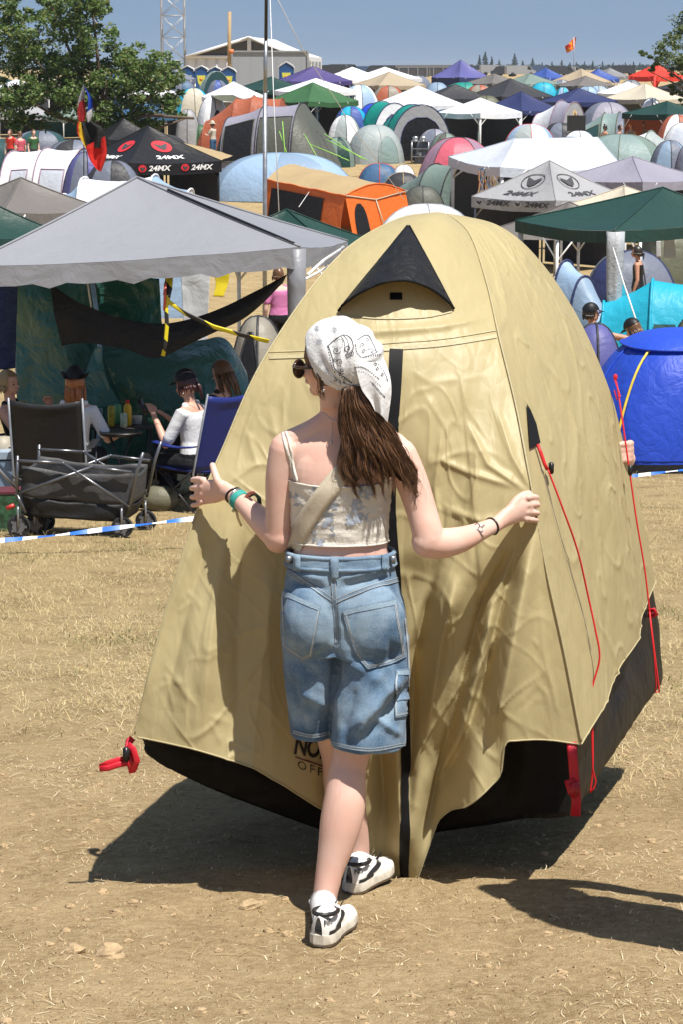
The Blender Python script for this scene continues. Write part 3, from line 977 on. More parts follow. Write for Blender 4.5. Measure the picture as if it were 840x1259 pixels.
# head
HC = W(416, 442, 6.58)
hf = Vector((-.86, .50, -.06)).normalized(); hu = Vector((-.03, -.02, 1)); hl = hu.cross(hf).normalized(); hu = hf.cross(hl).normalized()
HM = Matrix((hf, hl, hu)).transposed()
def H(f, l, u): return HC + hf*f + hl*l + hu*u
body.ellipsoid(HC, (.098, .075, .102), 20, 14, M=HM)
body.ellipsoid(H(.035, 0, -.052), (.062, .056, .056), 18, 12, M=HM)
body.ellipsoid(H(.078, 0, -.085), (.022, .024, .020), 12, 8, M=HM)
body.tube([H(.092, 0, -.012), H(.116, 0, -.034), H(.108, 0, -.045)], [.009, .013, .011], 8, round_ends=True)
body.tube([H(.098, -.018, -.062), H(.106, 0, -.062), H(.098, .018, -.062)], [.006, .008, .006], 8, round_ends=True)
for s in (1, -1):
    body.ellipsoid(H(.062, s*.036, -.035), (.03, .026, .026), 10, 8, M=HM)     # cheeks
    body.ellipsoid(H(.004, s*.074, -.03), (.016, .009, .03), 10, 8, M=HM)       # ears
body.tube([H(.02, .02, -.088), W(409, 500, 6.575)], [.035, .035], 10)
# arms
body.tube([W(352,553,6.605), W(345,585,6.605), W(343,620,6.61), W(343,650,6.62), W(342,662,6.625)], [.05,.044,.040,.041,.043], 16, round_ends=True)
body.tube([W(344,660,6.622), W(334,652,6.64), W(318,637,6.68), W(300,620,6.735), W(287,609,6.775)], [.044,.042,.037,.028,.0235], 16, round_ends=True)
body.tube([W(492,560,6.61), W(506,590,6.60), W(517,622,6.585), W(525,650,6.565), W(528,664,6.56)], [.05,.047,.044,.044,.046], 16, round_ends=True)
body.tube([W(526,666,6.56), W(543,668,6.575), W(568,663,6.62), W(592,653,6.675), W(610,645,6.715)], [.046,.044,.037,.027,.0225], 16, round_ends=True)
# legs
body.tube([W(458,790,6.63), W(448,850,6.62), W(436,905,6.60), W(429,938,6.59), W(426,960,6.575), W(424,985,6.56), W(419,1012,6.55), W(413,1040,6.54), W(406,1068,6.53), W(400,1096,6.52), W(396,1125,6.515)],
          [.066,.066,.062,.055,.058,.063,.062,.053,.043,.036,.036], 18)
body.tube([W(394,790,6.65), W(402,850,6.72), W(413,905,6.81), W(418,935,6.84), W(421,965,6.86), W(428,1000,6.89), W(436,1035,6.92), W(440,1058,6.94), W(442,1080,6.95)],
          [.064,.064,.060,.055,.058,.058,.047,.038,.036], 18)

def finger(mb, pts, r0, r1):
    P = interp([tuple(p) for p in pts], 9)
    mb.tube([Vector(p) for p in P], list(np.linspace(r0, r1, 9)), 10, round_ends=True)
def hand_left(mb):
    wr_ = W(287,608,6.775)
    # palm seen from its back, fingers reach left and close behind the tent edge
    mb.tube([wr_, W(275,603,6.80), W(262,604,6.825), W(250,606,6.85)], [.023,.03,.037,.036], 14, ref=(0.3,1,0), flat=[.02,.018,.016,.013], round_ends=True)
    for k, (y0, y1, ext) in enumerate(((590,590,.0), (599,600,.9), (608,611,.8), (617,621,.3))):
        a = W(251, y0, 6.848); 
        knx = 241 - ext*2
        finger(mb, [a, W(knx+2, y1-1, 6.865), W(knx-4, y1, 6.895), W(knx-2, y1+1, 6.925), W(knx+6, y1+2, 6.935)], .0098-.0006*k, .0078-.0005*k)
        mb.ellipsoid(W(248, y0, 6.843), (.010,.009,.009), 8, 6)
    finger(mb, [W(275,603,6.80), W(268,593,6.80), W(264,582,6.815), W(261,572,6.83)], .0145, .0098)
def hand_right(mb):
    wr_ = W(610,645,6.715)
    mb.tube([wr_, W(621,637,6.74), W(634,630,6.765), W(646,626,6.785)], [.0225,.028,.035,.035], 14, ref=(-.3,1,0.2), flat=[.02,.019,.018,.015], round_ends=True)
    for k, (y0, y1, ext) in enumerate(((612,611,.2), (621,620,1), (630,630,.9), (638,639,.2))):
        a = W(645-k*.5, y0, 6.782)
        knx = 656 + ext*2
        finger(mb, [a, W(knx-1, y1, 6.795), W(knx+4, y1+1, 6.825), W(knx+1, y1+2, 6.85), W(knx-8, y1+3, 6.855)], .0102-.0006*k, .0082-.0005*k)
        mb.ellipsoid(W(650-k, y0, 6.777), (.011,.010,.010), 8, 6)
    finger(mb, [W(622,634,6.745), W(634,617,6.765), W(643,609,6.79), W(651,606,6.81)], .0145, .0095)
hand_left(body); hand_right(body)
skin = body.build('body', SKIN, girl)
remesh(skin, .0036, 9, .5)
T_SKIN = bvh(skin)

# ---- crop top
def print_mat(name, col, trans=.12):
    return cloth(name, col, .6, trans, .25, 9, .05)
CREAM = print_mat('cream_cotton', (.74, .70, .62))
BLUEPRINT = plain('blue_grey_print', (.36, .40, .47), .6, var=.3, scale=60)
def torso_at(py):
    ys_ = [t[1] for t in TOR][::-1]
    out = [np.interp(py, ys_, [t[k] for t in TOR][::-1]) for k in range(5)]
    return out
rows = []
for i in range(46):
    t = i/45
    py = 664 - t*72
    px, _, Y, hw, hd = torso_at(py)
    n = 120; r = []
    rr = ring(W(px, py, Y), hw*M1+.007, hd+.009, n, 2.2)
    for j, p in enumerate(rr):
        a = 2*math.pi*j/n
        o = Vector((math.cos(a), math.sin(a), 0))
        d = .0016*math.sin(py*.42+2.2*math.sin(a*2+1)+4*noise3(a*1.7, py*.05, 1)) * (.2+.8*max(0,noise3(a*2.3, py*.06, 8)+.3)) + .0032*noise3(a*3, py*.09, 5) + .0014*noise3(a*9, py*.3, 2)
        # slight dip of the back neckline
        q = p + o*d
        q.z += (.010*math.cos(a)**2 if t > .98 else 0)
        r.append(q)
    rows.append(r)
mb = MB(); mb.grid(rows, close_u=True)
for rr in (rows[0], rows[-1]):
    mb.tube([Vector(p) for p in rr]+[Vector(rr[0]), Vector(rr[1])], .0028, 6)
top_tree_ob = mb.build('crop_top', [CREAM, BLUEPRINT], girl)
T_TOP = bvh(top_tree_ob)
pm = MB()
def leaf_poly(x, y, a, L, w):
    P = []
    for k in range(7): 
        s = k/6; P.append((s*L, w*math.sin(math.pi*s)**.8))
    for k in range(5, 0, -1):
        s = k/6; P.append((s*L, -w*math.sin(math.pi*s)**.8))
    return [(x+u*math.cos(a)-v*math.sin(a), y+u*math.sin(a)+v*math.cos(a)) for u, v in P]
rp_ = random.Random(5)
for k in range(16):
    x = 362+112*rp_.random(); y = 600+66*rp_.random(); a = rp_.random()*6.28
    L = 14+10*rp_.random()
    x2, y2 = x+L*math.cos(a), y+L*math.sin(a)
    strip_on(pm, T_TOP, [(x, y, .35), ((x+x2)/2+2, (y+y2)/2, .35), (x2, y2, .35)], .0016, 8, 2, 0)
    for q in range(3):
        s = .2+.3*q
        poly_on(pm, T_TOP, leaf_poly(x+s*(x2-x), y+s*(y2-y), a+(.9 if q % 2 else -.9), 7+3*rp_.random(), 2.0), .0016, 0, 3)
    for q in range(5):
        b = q*1.256+k
        poly_on(pm, T_TOP, leaf_poly(x2, y2, b, 5, 1.7), .0016, 0, 3)
pm.build('floral_print', BLUEPRINT, top_tree_ob)
# straps
mb = MB()
def strap(mb, path, hw, off, th=.0016, tree=T_SKIN, n=24):
    C = interp(path, n); P = []
    for c in C:
        p = cast(tree, c[0], c[1], off)
        if p is not None: P.append(p)
    if len(P) > 2: mb.tube(P, hw, 8, ref=(0,1,0.2), flat=th)
strap(mb, [(346,527),(350,545),(356,565),(364,590)], .0042, .003)
strap(mb, [(350,525),(355,545),(360,566),(366,592)], .0036, .0035)
mb.build('shoulder_strap', CREAM, top_tree_ob)
mb = MB(); strap(mb, [(484,540),(480,560),(474,592)], .0042, .003); mb.build('shoulder_strap', CREAM, top_tree_ob)

# ---- shoulder-bag strap across the back
BAGC = cloth('beige_strap', (.52, .45, .34), .6, 0, .15, 12, .06)
mb = MB()
rowsL = []
C = interp([(470,536,12),(445,556,12),(420,582,12),(400,606,12),(383,630,12),(370,652,11),(360,676,10)], 50)
class Two:
    pass
def cast2(px, py, off):
    a = cast(T_TOP, px, py, off); b = cast(T_SKIN, px, py, off)
    if a is None: return b
    if b is None: return a
    return a if (a-CAMP).length < (b-CAMP).length else b
rows = []
for i in range(50):
    a = C[max(i-1,0)]; b = C[min(i+1,49)]; tx, ty = b[0]-a[0], b[1]-a[1]; l = math.hypot(tx, ty)
    r = []
    for j in range(5):
        k = (j/2-1)*C[i][2]
        p = cast2(C[i][0]-ty/l*k, C[i][1]+tx/l*k, .007)
        r.append(p)
    if all(p is not None for p in r): rows.append(r)
# even out depth steps
for _ in range(6):
    for j in range(5):
        for i in range(1, len(rows)-1):
            rows[i][j] = rows[i][j]*.5 + (rows[i-1][j]+rows[i+1][j])*.25
mb.grid(rows)
bs = mb.build('bag_strap', BAGC, girl)
sm = bs.modifiers.new('t', 'SOLIDIFY'); sm.thickness = .003; bake(bs)

# ---- shorts
sh = MB()
SHR = [(419,680,6.605,64,.098),(419,692,6.605,66,.102),(420,712,6.61,70,.112),(422,735,6.61,75,.122),(423,760,6.61,78,.126),(424,785,6.615,79,.124),(425,800,6.62,78,.118)]
sh.loft([ring(W(px,py,Y), hw*M1, hd, 40, 2.3) for px,py,Y,hw,hd in SHR])
for (px, py, Y, rx, ry, rz) in ((386,762,6.535,.088,.06,.11), (460,766,6.53,.09,.062,.115)):
    sh.ellipsoid(W(px,py,Y), (rx,ry,rz), 18, 12)
sh.loft([ring(W(px,py,Y), hw*M1, hd, 32, 2.3) for px,py,Y,hw,hd in [(384,780,6.62,38,.115),(382,820,6.64,35,.112),(381,850,6.66,31,.108),(382,880,6.68,28.5,.105),(383.5,900,6.69,26.5,.103)]])
sh.loft([ring(W(px,py,Y), hw*M1, hd, 32, 2.3) for px,py,Y,hw,hd in [(462,780,6.615,42,.122),(459,820,6.61,45,.122),(456,850,6.605,47,.12),(454,885,6.60,47.5,.118),(453.5,914,6.595,48,.117)]])
def denim():
    t = NT('washed_denim'); v = t.coord()
    n1 = t.noise(v, 5.5, 4, .5, .4); n2 = t.noise(v, 30, 5, .65); n3 = t.noise(v, 240, 3, .7)
    wv = t.n('ShaderNodeTexWave'); wv.inputs['Scale'].default_value = 260; wv.inputs['Distortion'].default_value = 1.5
    wv.bands_direction = 'DIAGONAL'; t.l(v, wv.inputs['Vector'])
    f = t.math('ADD', t.math('MULTIPLY', n1.outputs['Fac'], .75), t.math('ADD', t.math('MULTIPLY', n2.outputs['Fac'], .2), t.math('MULTIPLY', n3.outputs['Fac'], .22)))
    c = t.ramp(f, [(.38, (.040, .082, .15)), (.53, (.092, .165, .265)), (.70, (.25, .345, .44))])
    c = t.mix(.12, c, wv.outputs['Color'], 'SOFT_LIGHT')
    h = t.math('ADD', t.math('MULTIPLY', wv.outputs['Fac'], .3), t.math('ADD', t.math('MULTIPLY', n3.outputs['Fac'], .5), t.math('MULTIPLY', n2.outputs['Fac'], 1.6)))
    return t.done(t.bsdf(c, .85, t.bump(h, .5, .003), .2, sheen=.15))
DENIM = denim()
shorts = sh.build('denim_shorts', DENIM, girl)
remesh(shorts, .0045, 7, .5)
def fold_displace(ob, folds, extra=None, amp=1.0):
    """press soft folds (pixel segments) into a mesh along its normals"""
    me = ob.data
    o = Vector((0,0,0)); p = ob
    while p is not None: o += p.location; p = p.parent
    nv = len(me.vertices)
    co_ = np.empty(nv*3); me.vertices.foreach_get('co', co_); co_ = co_.reshape(-1, 3)
    no_ = np.array([v.normal[:] for v in me.vertices])
    wc = co_ + np.array(o)
    y = wc[:,1]; z = wc[:,2]-ZC; d = y*CP - z*SP
    px = 420 + F*wc[:,0]/d; py = 629.5 - F*(y*SP+z*CP)/d
    D = np.zeros(nv)
    facing = np.clip((-no_[:,1]+.25)/.6, 0, 1)
    for (x0, y0, x1, y1, wd, a) in folds:
        vx, vy = x1-x0, y1-y0; L2 = vx*vx+vy*vy
        t = np.clip(((px-x0)*vx+(py-y0)*vy)/L2, 0, 1)
        dist = np.hypot(px-(x0+t*vx), py-(y0+t*vy))
        prof = np.exp(-(dist/wd)**2)*np.clip(np.minimum(t, 1-t)*4+.15, 0, 1)
        D += a*prof
    D *= facing*amp
    if extra is not None:
        D += np.array([extra(*q) for q in wc])
    co_ += no_*D[:,None]
    me.vertices.foreach_set('co', co_.ravel()); me.update()
fold_displace(shorts, [
    (408,735,414,800,5,-.008),(414,790,411,860,7,-.006),
    (500,825,430,900,7,.012),(505,840,450,908,6,-.010),(470,862,440,905,5,.008),(495,800,445,835,8,-.008),
    (350,800,395,840,10,-.007),(355,830,372,900,6,-.008),(395,830,385,900,6,.007),
    (352,705,400,712,4,.004),(356,716,402,724,4,-.005),(420,722,480,708,4,-.005),(418,712,470,700,3,.004),
    (425,810,470,838,8,.007),(478,780,498,850,6,-.006),(380,812,412,800,6,-.006),(440,840,420,905,6,-.006),(365,850,405,868,7,.006),(460,880,495,905,5,.006)],
    lambda x,y,z: .0045*noise3(x*13,y*13,z*9)+.0022*noise3(x*34,y*34,z*22), 1.7)
T_SHORT = bvh(shorts)
DSEAM = plain('denim_seam', (.20, .28, .37), .85, var=.35, scale=300, bump=.8, bscale=600)
DLIGHT = plain('denim_faded', (.27, .37, .46), .85, var=.3, scale=200, bump=.8, bscale=500)
DDARK = plain('denim_dark', (.06, .10, .16), .85, var=.3, scale=200)
def patch_thick(poly, off, th, name, mats, parent, res=5):
    mb = MB(); poly_on(mb, T_SHORT, poly, off, 0, res)
    ob = mb.build(name, mats, parent)
    s = ob.modifiers.new('t', 'SOLIDIFY'); s.thickness = th; s.offset = 0; bake(ob)
    return ob
# waistband
mb = MB()
rows = []
for k in range(7):
    t = k/6; rr = ring(W(419, 678.5+13.5*t, 6.605), (65.2+1.8*t)*M1+.002, .100+.004*t+.002, 90, 2.3)
    rows.append([p + Vector((0,0,.002*noise3(p.x*20,p.y*20,k*.5))) + Vector((0,-1,0))*(.002*noise3(p.x*30, k*.4, 2)) for p in rr])
mb.grid(rows, close_u=True)
mb.tube(rows[0]+[rows[0][0], rows[0][1]], .003, 6); mb.tube(rows[-1]+[rows[-1][0], rows[-1][1]], .0025, 6)
wbn = mb.build('waistband', DENIM, shorts)
s = wbn.modifiers.new('t', 'SOLIDIFY'); s.thickness = .004; bake(wbn)
T_WB = bvh(wbn)
mb = MB(); 
def loopbar(mb, x, y0, y1, hw):
    rows = []
    for i in range(8):
        y = y0+(y1-y0)*i/7
        r = []
        for j in range(3):
            p = cast(T_WB, x+(j-1)*hw, y, .004) or cast(T_SHORT, x+(j-1)*hw, y, .006)
            r.append(p)
        if all(r): rows.append(r)
    mb.grid(rows)
loopbar(mb, 411, 683, 712, 5); bl = mb.build('belt_loop', DENIM, shorts); s = bl.modifiers.new('t','SOLIDIFY'); s.thickness=.003; bake(bl)
for x in (366, 473):
    mb = MB(); loopbar(mb, x, 676, 702, 4); bl = mb.build('belt_loop', DENIM, shorts); s = bl.modifiers.new('t','SOLIDIFY'); s.thickness=.003; bake(bl)
mb = MB()
for x in (358, 480):
    p = cast(T_WB, x, 688, .008) or W(x, 688, 6.57)
    mb.box(p, (.018,.008,.022), .4 if x < 400 else -.4)
mb.build('side_buckle', plain('dull_metal', (.25,.27,.3), .4, .8), shorts)
# seams: raised welts with paired stitching
mb = MB()
def seam(mb, path, w=1.6, mi=0, off=.0022):
    strip_on(mb, T_SHORT, [(x, y, w) for x, y in path], off, 40, 3, mi)
def dbl(path, gap=2.2):
    seam(mb, path, 2.6, 0)
    P = interp(path, 12)
    for sgn in (-1, 1):
        q = []
        for i in range(12):
            a = P[max(i-1,0)]; b = P[min(i+1,11)]; l = math.hypot(*(b-a)) or 1
            q.append((P[i][0]-(b-a)[1]/l*gap*sgn, P[i][1]+(b-a)[0]/l*gap*sgn))
        seam(mb, q, .38, 1, .0034)
dbl([(353,702),(380,719),(409,737)]); dbl([(412,739),(450,724),(494,711)])
dbl([(409,712),(411,738),(413,765),(413,790)])
dbl([(361,899),(383,904),(407,900)], 1.5); dbl([(407,913),(453,921),(499,914)], 1.5)
seam(mb, [(498,760),(502,800),(503,850),(500,905)], 1.0, 1)
mb.build('seam', [DSEAM, plain('stitching', (.38,.42,.45), .8)], shorts)
def pocket(poly, hem_):
    pk = patch_thick(poly, .0035, .003, 'pocket', DENIM, shorts)
    mb = MB()
    cx = sum(p[0] for p in poly)/len(poly); cy = sum(p[1] for p in poly)/len(poly)
    Q = poly + [poly[0]]
    for k, g in enumerate((1.0, .94, .90)):
        for a, b in zip(Q[:-1], Q[1:]):
            path = [(cx+(a[0]+(b[0]-a[0])*s-cx)*g, cy+(a[1]+(b[1]-a[1])*s-cy)*g) for s in (0, .5, 1)]
            strip_on(mb, T_SHORT, [(x, y, (1.0 if k == 0 else .4)) for x, y in path], .0062 if k else .0052, 14, 3, 0 if k == 0 else 1)
    a, b = hem_
    strip_on(mb, T_SHORT, [(a[0], a[1]+3, 2.8), ((a[0]+b[0])/2, (a[1]+b[1])/2+3, 2.8), (b[0], b[1]+3, 2.8)], .0066, 20, 3, 2)
    mb.build('pocket_stitching', [DSEAM, plain('stitching', (.38,.42,.45), .8), DLIGHT], pk)
pocket([(346.5,724),(370,737),(393,745),(387,780),(382,806),(373,811),(349,795)], ((349,727),(392,745)))
pocket([(422,750),(455,744),(487,737),(493,775),(498,806),(480,816),(452,821),(440,806),(430,778)], ((423,750),(486,738)))
pocket([(487,824),(502,822),(502,878),(486,881)], ((487,825),(502,823)))
mb = MB(); seam(mb, [(486,858),(502,854)], 4.5, 0, .008); mb.build('hammer_loop', DENIM, shorts)

# ---- head: hair, bandana, sunglasses
def hair_mat(name, c0, c1):
    t = NT(name); geo = t.n('ShaderNodeNewGeometry')
    v = t.coord('Object', (60, 60, 14)); nz = t.noise(v, 3, 4)
    f = t.math('ADD', t.math('MULTIPLY', geo.outputs['Random Per Island'], .6), t.math('MULTIPLY', nz.outputs['Fac'], .4))
    c = t.ramp(f, [(.2, c0), (.8, c1)])
    return t.done(t.bsdf(c, .38, None, .55))
HAIR = hair_mat('brown_hair', (.026, .012, .006), (.20, .098, .046))
hm = MB()
# cap of hair under the cloth and along the temple
rows = []
for i in range(26):
    ph = .05 + 2.25*i/25
    r = []
    for j in range(61):
        al = R(-155) + R(310)*j/60 + math.pi      # open towards the face
        f = -math.cos(al-math.pi)*-1
        a = R(62) + (2*math.pi-2*R(62))*j/60
        p = Vector((.108*math.sin(ph)*math.cos(a), .084*math.sin(ph)*math.sin(a), .112*math.cos(ph)))
        if ph > 1.9: p *= 1-.25*(ph-1.9)
        p *= 1+.012*noise3(a*9, ph*2, 1)
        r.append(H(p.x-.002, p.y, p.z))
    rows.append(r)
hm.grid(rows)
rh = random.Random(3)
for k in range(70):     # temple and fringe locks
    a = R(48) + R(34)*rh.random(); s = 1
    z0 = .075+.02*rh.random()
    P = []
    zz = -.035 - .02*rh.random() + .05*(1-(a-R(48))/R(34))
    for i in range(7):
        t = i/6
        z = z0 + (zz-z0)*t
        rr = math.sqrt(max(.05, 1-(z/.115)**2))
        aa = a + .10*t*rh.random()
        P.append(H(.110*rr*math.cos(aa), .087*rr*math.sin(aa), z))
    hm.tube(P, [.0025,.0028,.003,.003,.0026,.002,.0006], 5)
for k in range(14):     # loose wisps by the ear
    x = 388+8*rh.random()
    hm.tube([W(x, 452, 6.512+.01*rh.random()), W(x+1+2*rh.random(), 465, 6.508), W(x+3*rh.random(), 478+6*rh.random(), 6.51), W(x+2+3*rh.random(), 486+8*rh.random(), 6.512)], [.0012,.0013,.001,.0003], 4)
# ponytail
def tail_edge(y):
    yy = [478, 500, 520, 540, 560, 580, 600, 620]
    return np.interp(y, yy, [425,419,420,423,421,419,430,441]), np.interp(y, yy, [446,462,476,488,500,510,516,517])
base_rows = []
for i in range(26):       # soft mass under the locks
    t = i/25; y = 474+(584-474)*t
    l, r_ = tail_edge(y); l += 5+6*t; r_ -= 4+10*t
    base = np.interp(y, [474, 500, 525, 550, 620], [6.518, 6.508, 6.512, 6.508, 6.506])
    row = []
    for j in range(25):
        u = j/24; x = l+(r_-l)*u
        Y = base + max(0, x-478)*.0016 - .024*math.sin(math.pi*u)**.8*(1-.6*t**4)-.004*math.sin(u*23+2*noise3(u*3, t*3, 1))
        row.append(W(x, y+(6*math.sin(u*9)+4*math.sin(u*21))*t**3, Y))
    base_rows.append(row)
hm.grid(base_rows)
NL = 34
for k in range(NL):
    s0 = (k+.5)/NL + rh.gauss(0, .02); s0 = min(.99, max(.01, s0))
    front = rh.random()
    end = 566 + 46*rh.random() - (16 if .45 < s0 < .8 else 0)*rh.random() + (10 if s0 < .2 or s0 > .85 else 0)
    wl_ = 44+22*rh.random(); am = 1.5+4.0*rh.random(); ph = rh.random()*6.28; drift = rh.gauss(0, .035)
    sp = .9+1.6*rh.random()
    for q in range(42):
        ox, oy = rh.gauss(0, sp), rh.gauss(0, .004)
        e2 = end + rh.gauss(0, 5); n = 20; P = []; rad = []
        r0 = .0006+.0009*rh.random()**2; phq = ph + rh.gauss(0, .18); amq = am*(1+rh.gauss(0, .12))
        for i in range(n):
            t = i/(n-1); y = 475+(e2-475)*t
            l, r_ = tail_edge(y)
            ss = min(1.03, max(-.03, s0+drift*t))
            x = l+(r_-l)*ss + amq*(.15+.85*t)*math.sin((y-475)/wl_*6.28+phq) + ox*(1.25-.95*t**2.5)*(.5+t)
            base = np.interp(y, [475, 500, 525, 550, 620], [6.515, 6.503, 6.508, 6.503, 6.503])
            if x > 478: base += (x-478)*.0016
            Y = base - .028*math.sin(math.pi*min(1, max(0, ss)))**.8*(.8+.3*front) - .007*(.2+t)*math.cos((y-475)/wl_*6.28+phq+.8) + oy
            P.append(W(x, y, Y)); rad.append(r0*(1-.85*t**4))
        hm.tube(P, rad, 4)
for k in range(70):       # flyaways
    s0 = rh.choice([rh.uniform(-.05, .15), rh.uniform(.85, 1.06), rh.random()]); e2 = 570+52*rh.random(); wl_ = 40+40*rh.random(); ph = rh.random()*6.28; P = []
    for i in range(16):
        t = i/15; y = 478+(e2-478)*t; l, r_ = tail_edge(y)
        P.append(W(l+(r_-l)*s0+(2+5*t)*math.sin(y/wl_*6.28+ph)*t, y, 6.49+(.0016*max(0, l+(r_-l)*s0-478))-.02*rh.random()*t))
    hm.tube(P, [.0006*(1-.8*i/15) for i in range(16)], 4)
hair = hm.build('hair', HAIR, girl)

BAND = cloth('white_bandana_cotton', (.80, .80, .80), .75, .1, .3, 11, .03, .2)
INKB = plain('bandana_ink', (.035, .035, .04), .7)
INKG = plain('bandana_grey_ink', (.38, .40, .43), .7)
def edge_u(f, l):
    return np.interp(f, [-.12,-.06,-.01,.025,.05,.08,.12], [-.088,-.086,-.066,-.035,.022,.078,.1])
rows = []
nA, nP = 96, 34
for i in range(nP):
    r = []
    t = i/(nP-1)
    for j in range(nA):
        a = 2*math.pi*j/nA
        ca, sa = math.cos(a), math.sin(a)
        def pt(ph):
            bk = max(0, -ca)**1.5
            A = .118+.026*bk*math.sin(ph)**2; B = .094; Cc = .121
            return Vector((A*math.sin(ph)*ca, B*math.sin(ph)*sa, Cc*math.cos(ph)))
        lo, hi = .2, 2.6
        for _ in range(22):
            m_ = (lo+hi)/2; q = pt(m_)
            if q.z > edge_u(q.x, q.y): lo = m_
            else: hi = m_
        ph = .02 + (lo-.02)*t
        p = pt(ph)
        # gathers running to the knot at the nape
        kx = math.atan2(p.z+.07, -(p.x+.06) if abs(p.x+.06) > 1e-5 else 1e-5)
        g = .0042*math.sin(kx*15+p.y*30+2*noise3(p.x*12,p.y*12,1))*sstep(.06, -.06, p.x)*sstep(-.2, .25, t) + .0016*noise3(p.x*40, p.y*40, p.z*30)
        nrm = Vector((p.x/.118**2, p.y/.094**2, p.z/.121**2)).normalized()
        p = p + nrm*g
        if t > .97: p -= nrm*.003
        r.append(H(p.x, p.y, p.z))
    rows.append(r)
bm_ = MB(); bm_.grid(rows, close_u=True)
bm_.add([H(0,0,.121)]+rows[0], [(0, 1+j, 1+(j+1) % nA) for j in range(nA)])
# tail of the cloth hanging from the nape
le = interp([(437,446,6.475),(441,464,6.468),(446,480,6.466),(456,494,6.468),(462,506,6.472)], 30)
re = interp([(474,444,6.50),(480,462,6.488),(482,480,6.482),(480,500,6.482),(477,520,6.484)], 30)
rows2 = []
for i in range(30):
    r = []
    for j in range(20):
        u = j/19; t = i/29
        a = le[i]*(1-u)+re[i]*u
        Y = a[2] - .012*math.sin(math.pi*u)*(1-.3*t) - .007*math.sin(u*9+1.2+t*2)*t
        dip = 4*math.sin(math.pi*u)*t*(-1)
        r.append(W(a[0], a[1]+dip*.6, Y))
    rows2.append(r)
bm_.grid(rows2)
bm_.tube([Vector(p) for p in rows[-1]]+[Vector(rows[-1][0])], .0022, 5)
bandana = bm_.build('bandana', BAND, girl)
T_BAND = bvh(bandana)
pm = MB()
def dots(path, n, r=.75, mi=0):
    for q in interp(path, n):
        poly_on(pm, T_BAND, [(q[0]+r*math.cos(a), q[1]+r*math.sin(a)) for a in np.linspace(0, 6.28, 7)[:-1]], .0012, mi, 9)
def line(path, w=.4, mi=0, n=24): strip_on(pm, T_BAND, [(x, y, w) for x, y in path], .0012, n, 2, mi)
def spiral(x, y, r, turns=1.6, w=.38, mi=0, ph=0):
    line([(x+r*(1-k/22)*math.cos(ph+turns*6.28*k/22), y+r*(1-k/22)*math.sin(ph+turns*6.28*k/22)) for k in range(22)], w, mi, 44)
K = lambda x, y: (340+x/4.2, 380+y/4.2)     # from the close-up of the head
line([K(265,190),K(300,160),K(345,135),K(385,150),K(400,195),K(385,245)], .45); line([K(345,135),K(370,165),K(375,210),K(360,240)], .4)
line([K(335,140),K(352,172),K(352,225)], .35); line([K(265,190),K(285,250),K(300,310),K(350,350),K(385,375)], .5)
dots([K(262,192),K(275,255),K(295,320),K(340,352),K(390,380)], 22, .8)
dots([K(300,170),K(330,155),K(345,170),K(335,200),K(290,195)], 16, .55)
for x, y, r in ((308,215,5),(328,275,5),(340,320,4.2),(372,205,4.5),(388,230,3.6),(368,245,3.2),(300,262,3.2)): spiral(*K(x,y), r, ph=x)
for x, y, r in ((298,110,3.6),(208,100,3.2),(222,170,3.8),(225,275,3.6),(255,320,3)): 
    spiral(*K(x,y), r, 2, .35, 1, x); dots([(K(x,y)[0]+(r+1.4)*math.cos(a), K(x,y)[1]+(r+1.4)*math.sin(a)) for a in np.linspace(0, 5.6, 8)], 8, .4, 1)
dots([K(410,185),K(420,230),K(450,250),K(500,240),K(540,235)], 18, .7)
line([K(420,160),K(470,135),K(500,180),K(520,225)], .4); line([K(450,250),K(500,232),K(530,215)], .4, 1)
for x, y in ((445,185),(470,160),(480,205),(455,215),(500,215)): spiral(*K(x,y), 2.6, 1.3, .4, 1, y); dots([K(x+10,y),K(x-10,y+10)], 3, .5)
dots([K(400,305),K(440,300),K(480,320),K(530,360)], 18, .8); dots([K(400,330),K(450,325),K(500,360),K(540,400)], 15, .55)
dots([K(500,385),K(530,420),K(560,455)], 12, .8); dots([K(490,375),K(515,400),K(540,440)], 10, .5)
dots([K(480,270),K(520,280),K(560,330),K(575,370)], 16, .7)
for x, y in ((512,290),(520,310),(545,340),(350,375),(300,370),(330,385)): spiral(*K(x,y), 2.4, 1.2, .38, 0, x)
line([K(290,345),K(330,375),K(390,395)], .35); dots([K(275,375),K(320,398),K(380,408)], 14, .45)
pm.build('paisley_print', [INKB, INKG], bandana, smooth=False)

# sunglasses
TORT = plain('tortoiseshell', (.05, .022, .010), .18, var=.7, scale=60)
LENS = plain('dark_lens', (.02, .012, .008), .05, spec=.8, var=.1)
gm = MB()
for s in (1, -1):
    pts = [H(.116-.010*abs(math.cos(a)) if False else .112, s*.034+.027*math.cos(a), -.022+.024*math.sin(a)) for a in np.linspace(0, 6.283, 22)]
    gm.tube(pts, .0042, 7)
    gm.tube([H(.112, s*.061, -.012), H(.09, s*.078, -.012), H(.03, s*.085, -.014), H(-.005, s*.083, -.02)], [.005,.005,.0035,.003], 6)
gm.tube([H(.113,-.008,-.016), H(.118,0,-.014), H(.113,.008,-.016)], .003, 6)
gl = gm.build('sunglasses', TORT, girl)
gm = MB()
for s in (1, -1):
    c = H(.112, s*.034, -.022)
    rows = [[H(.112+.004*(1-k*k), s*.034+.026*k*math.cos(a), -.022+.023*k*math.sin(a)) for a in np.linspace(0, 6.283, 20)[:-1]] for k in (.05,.4,.7,1)]
    gm.grid(rows, close_u=True)
gm.build('lens', LENS, gl)
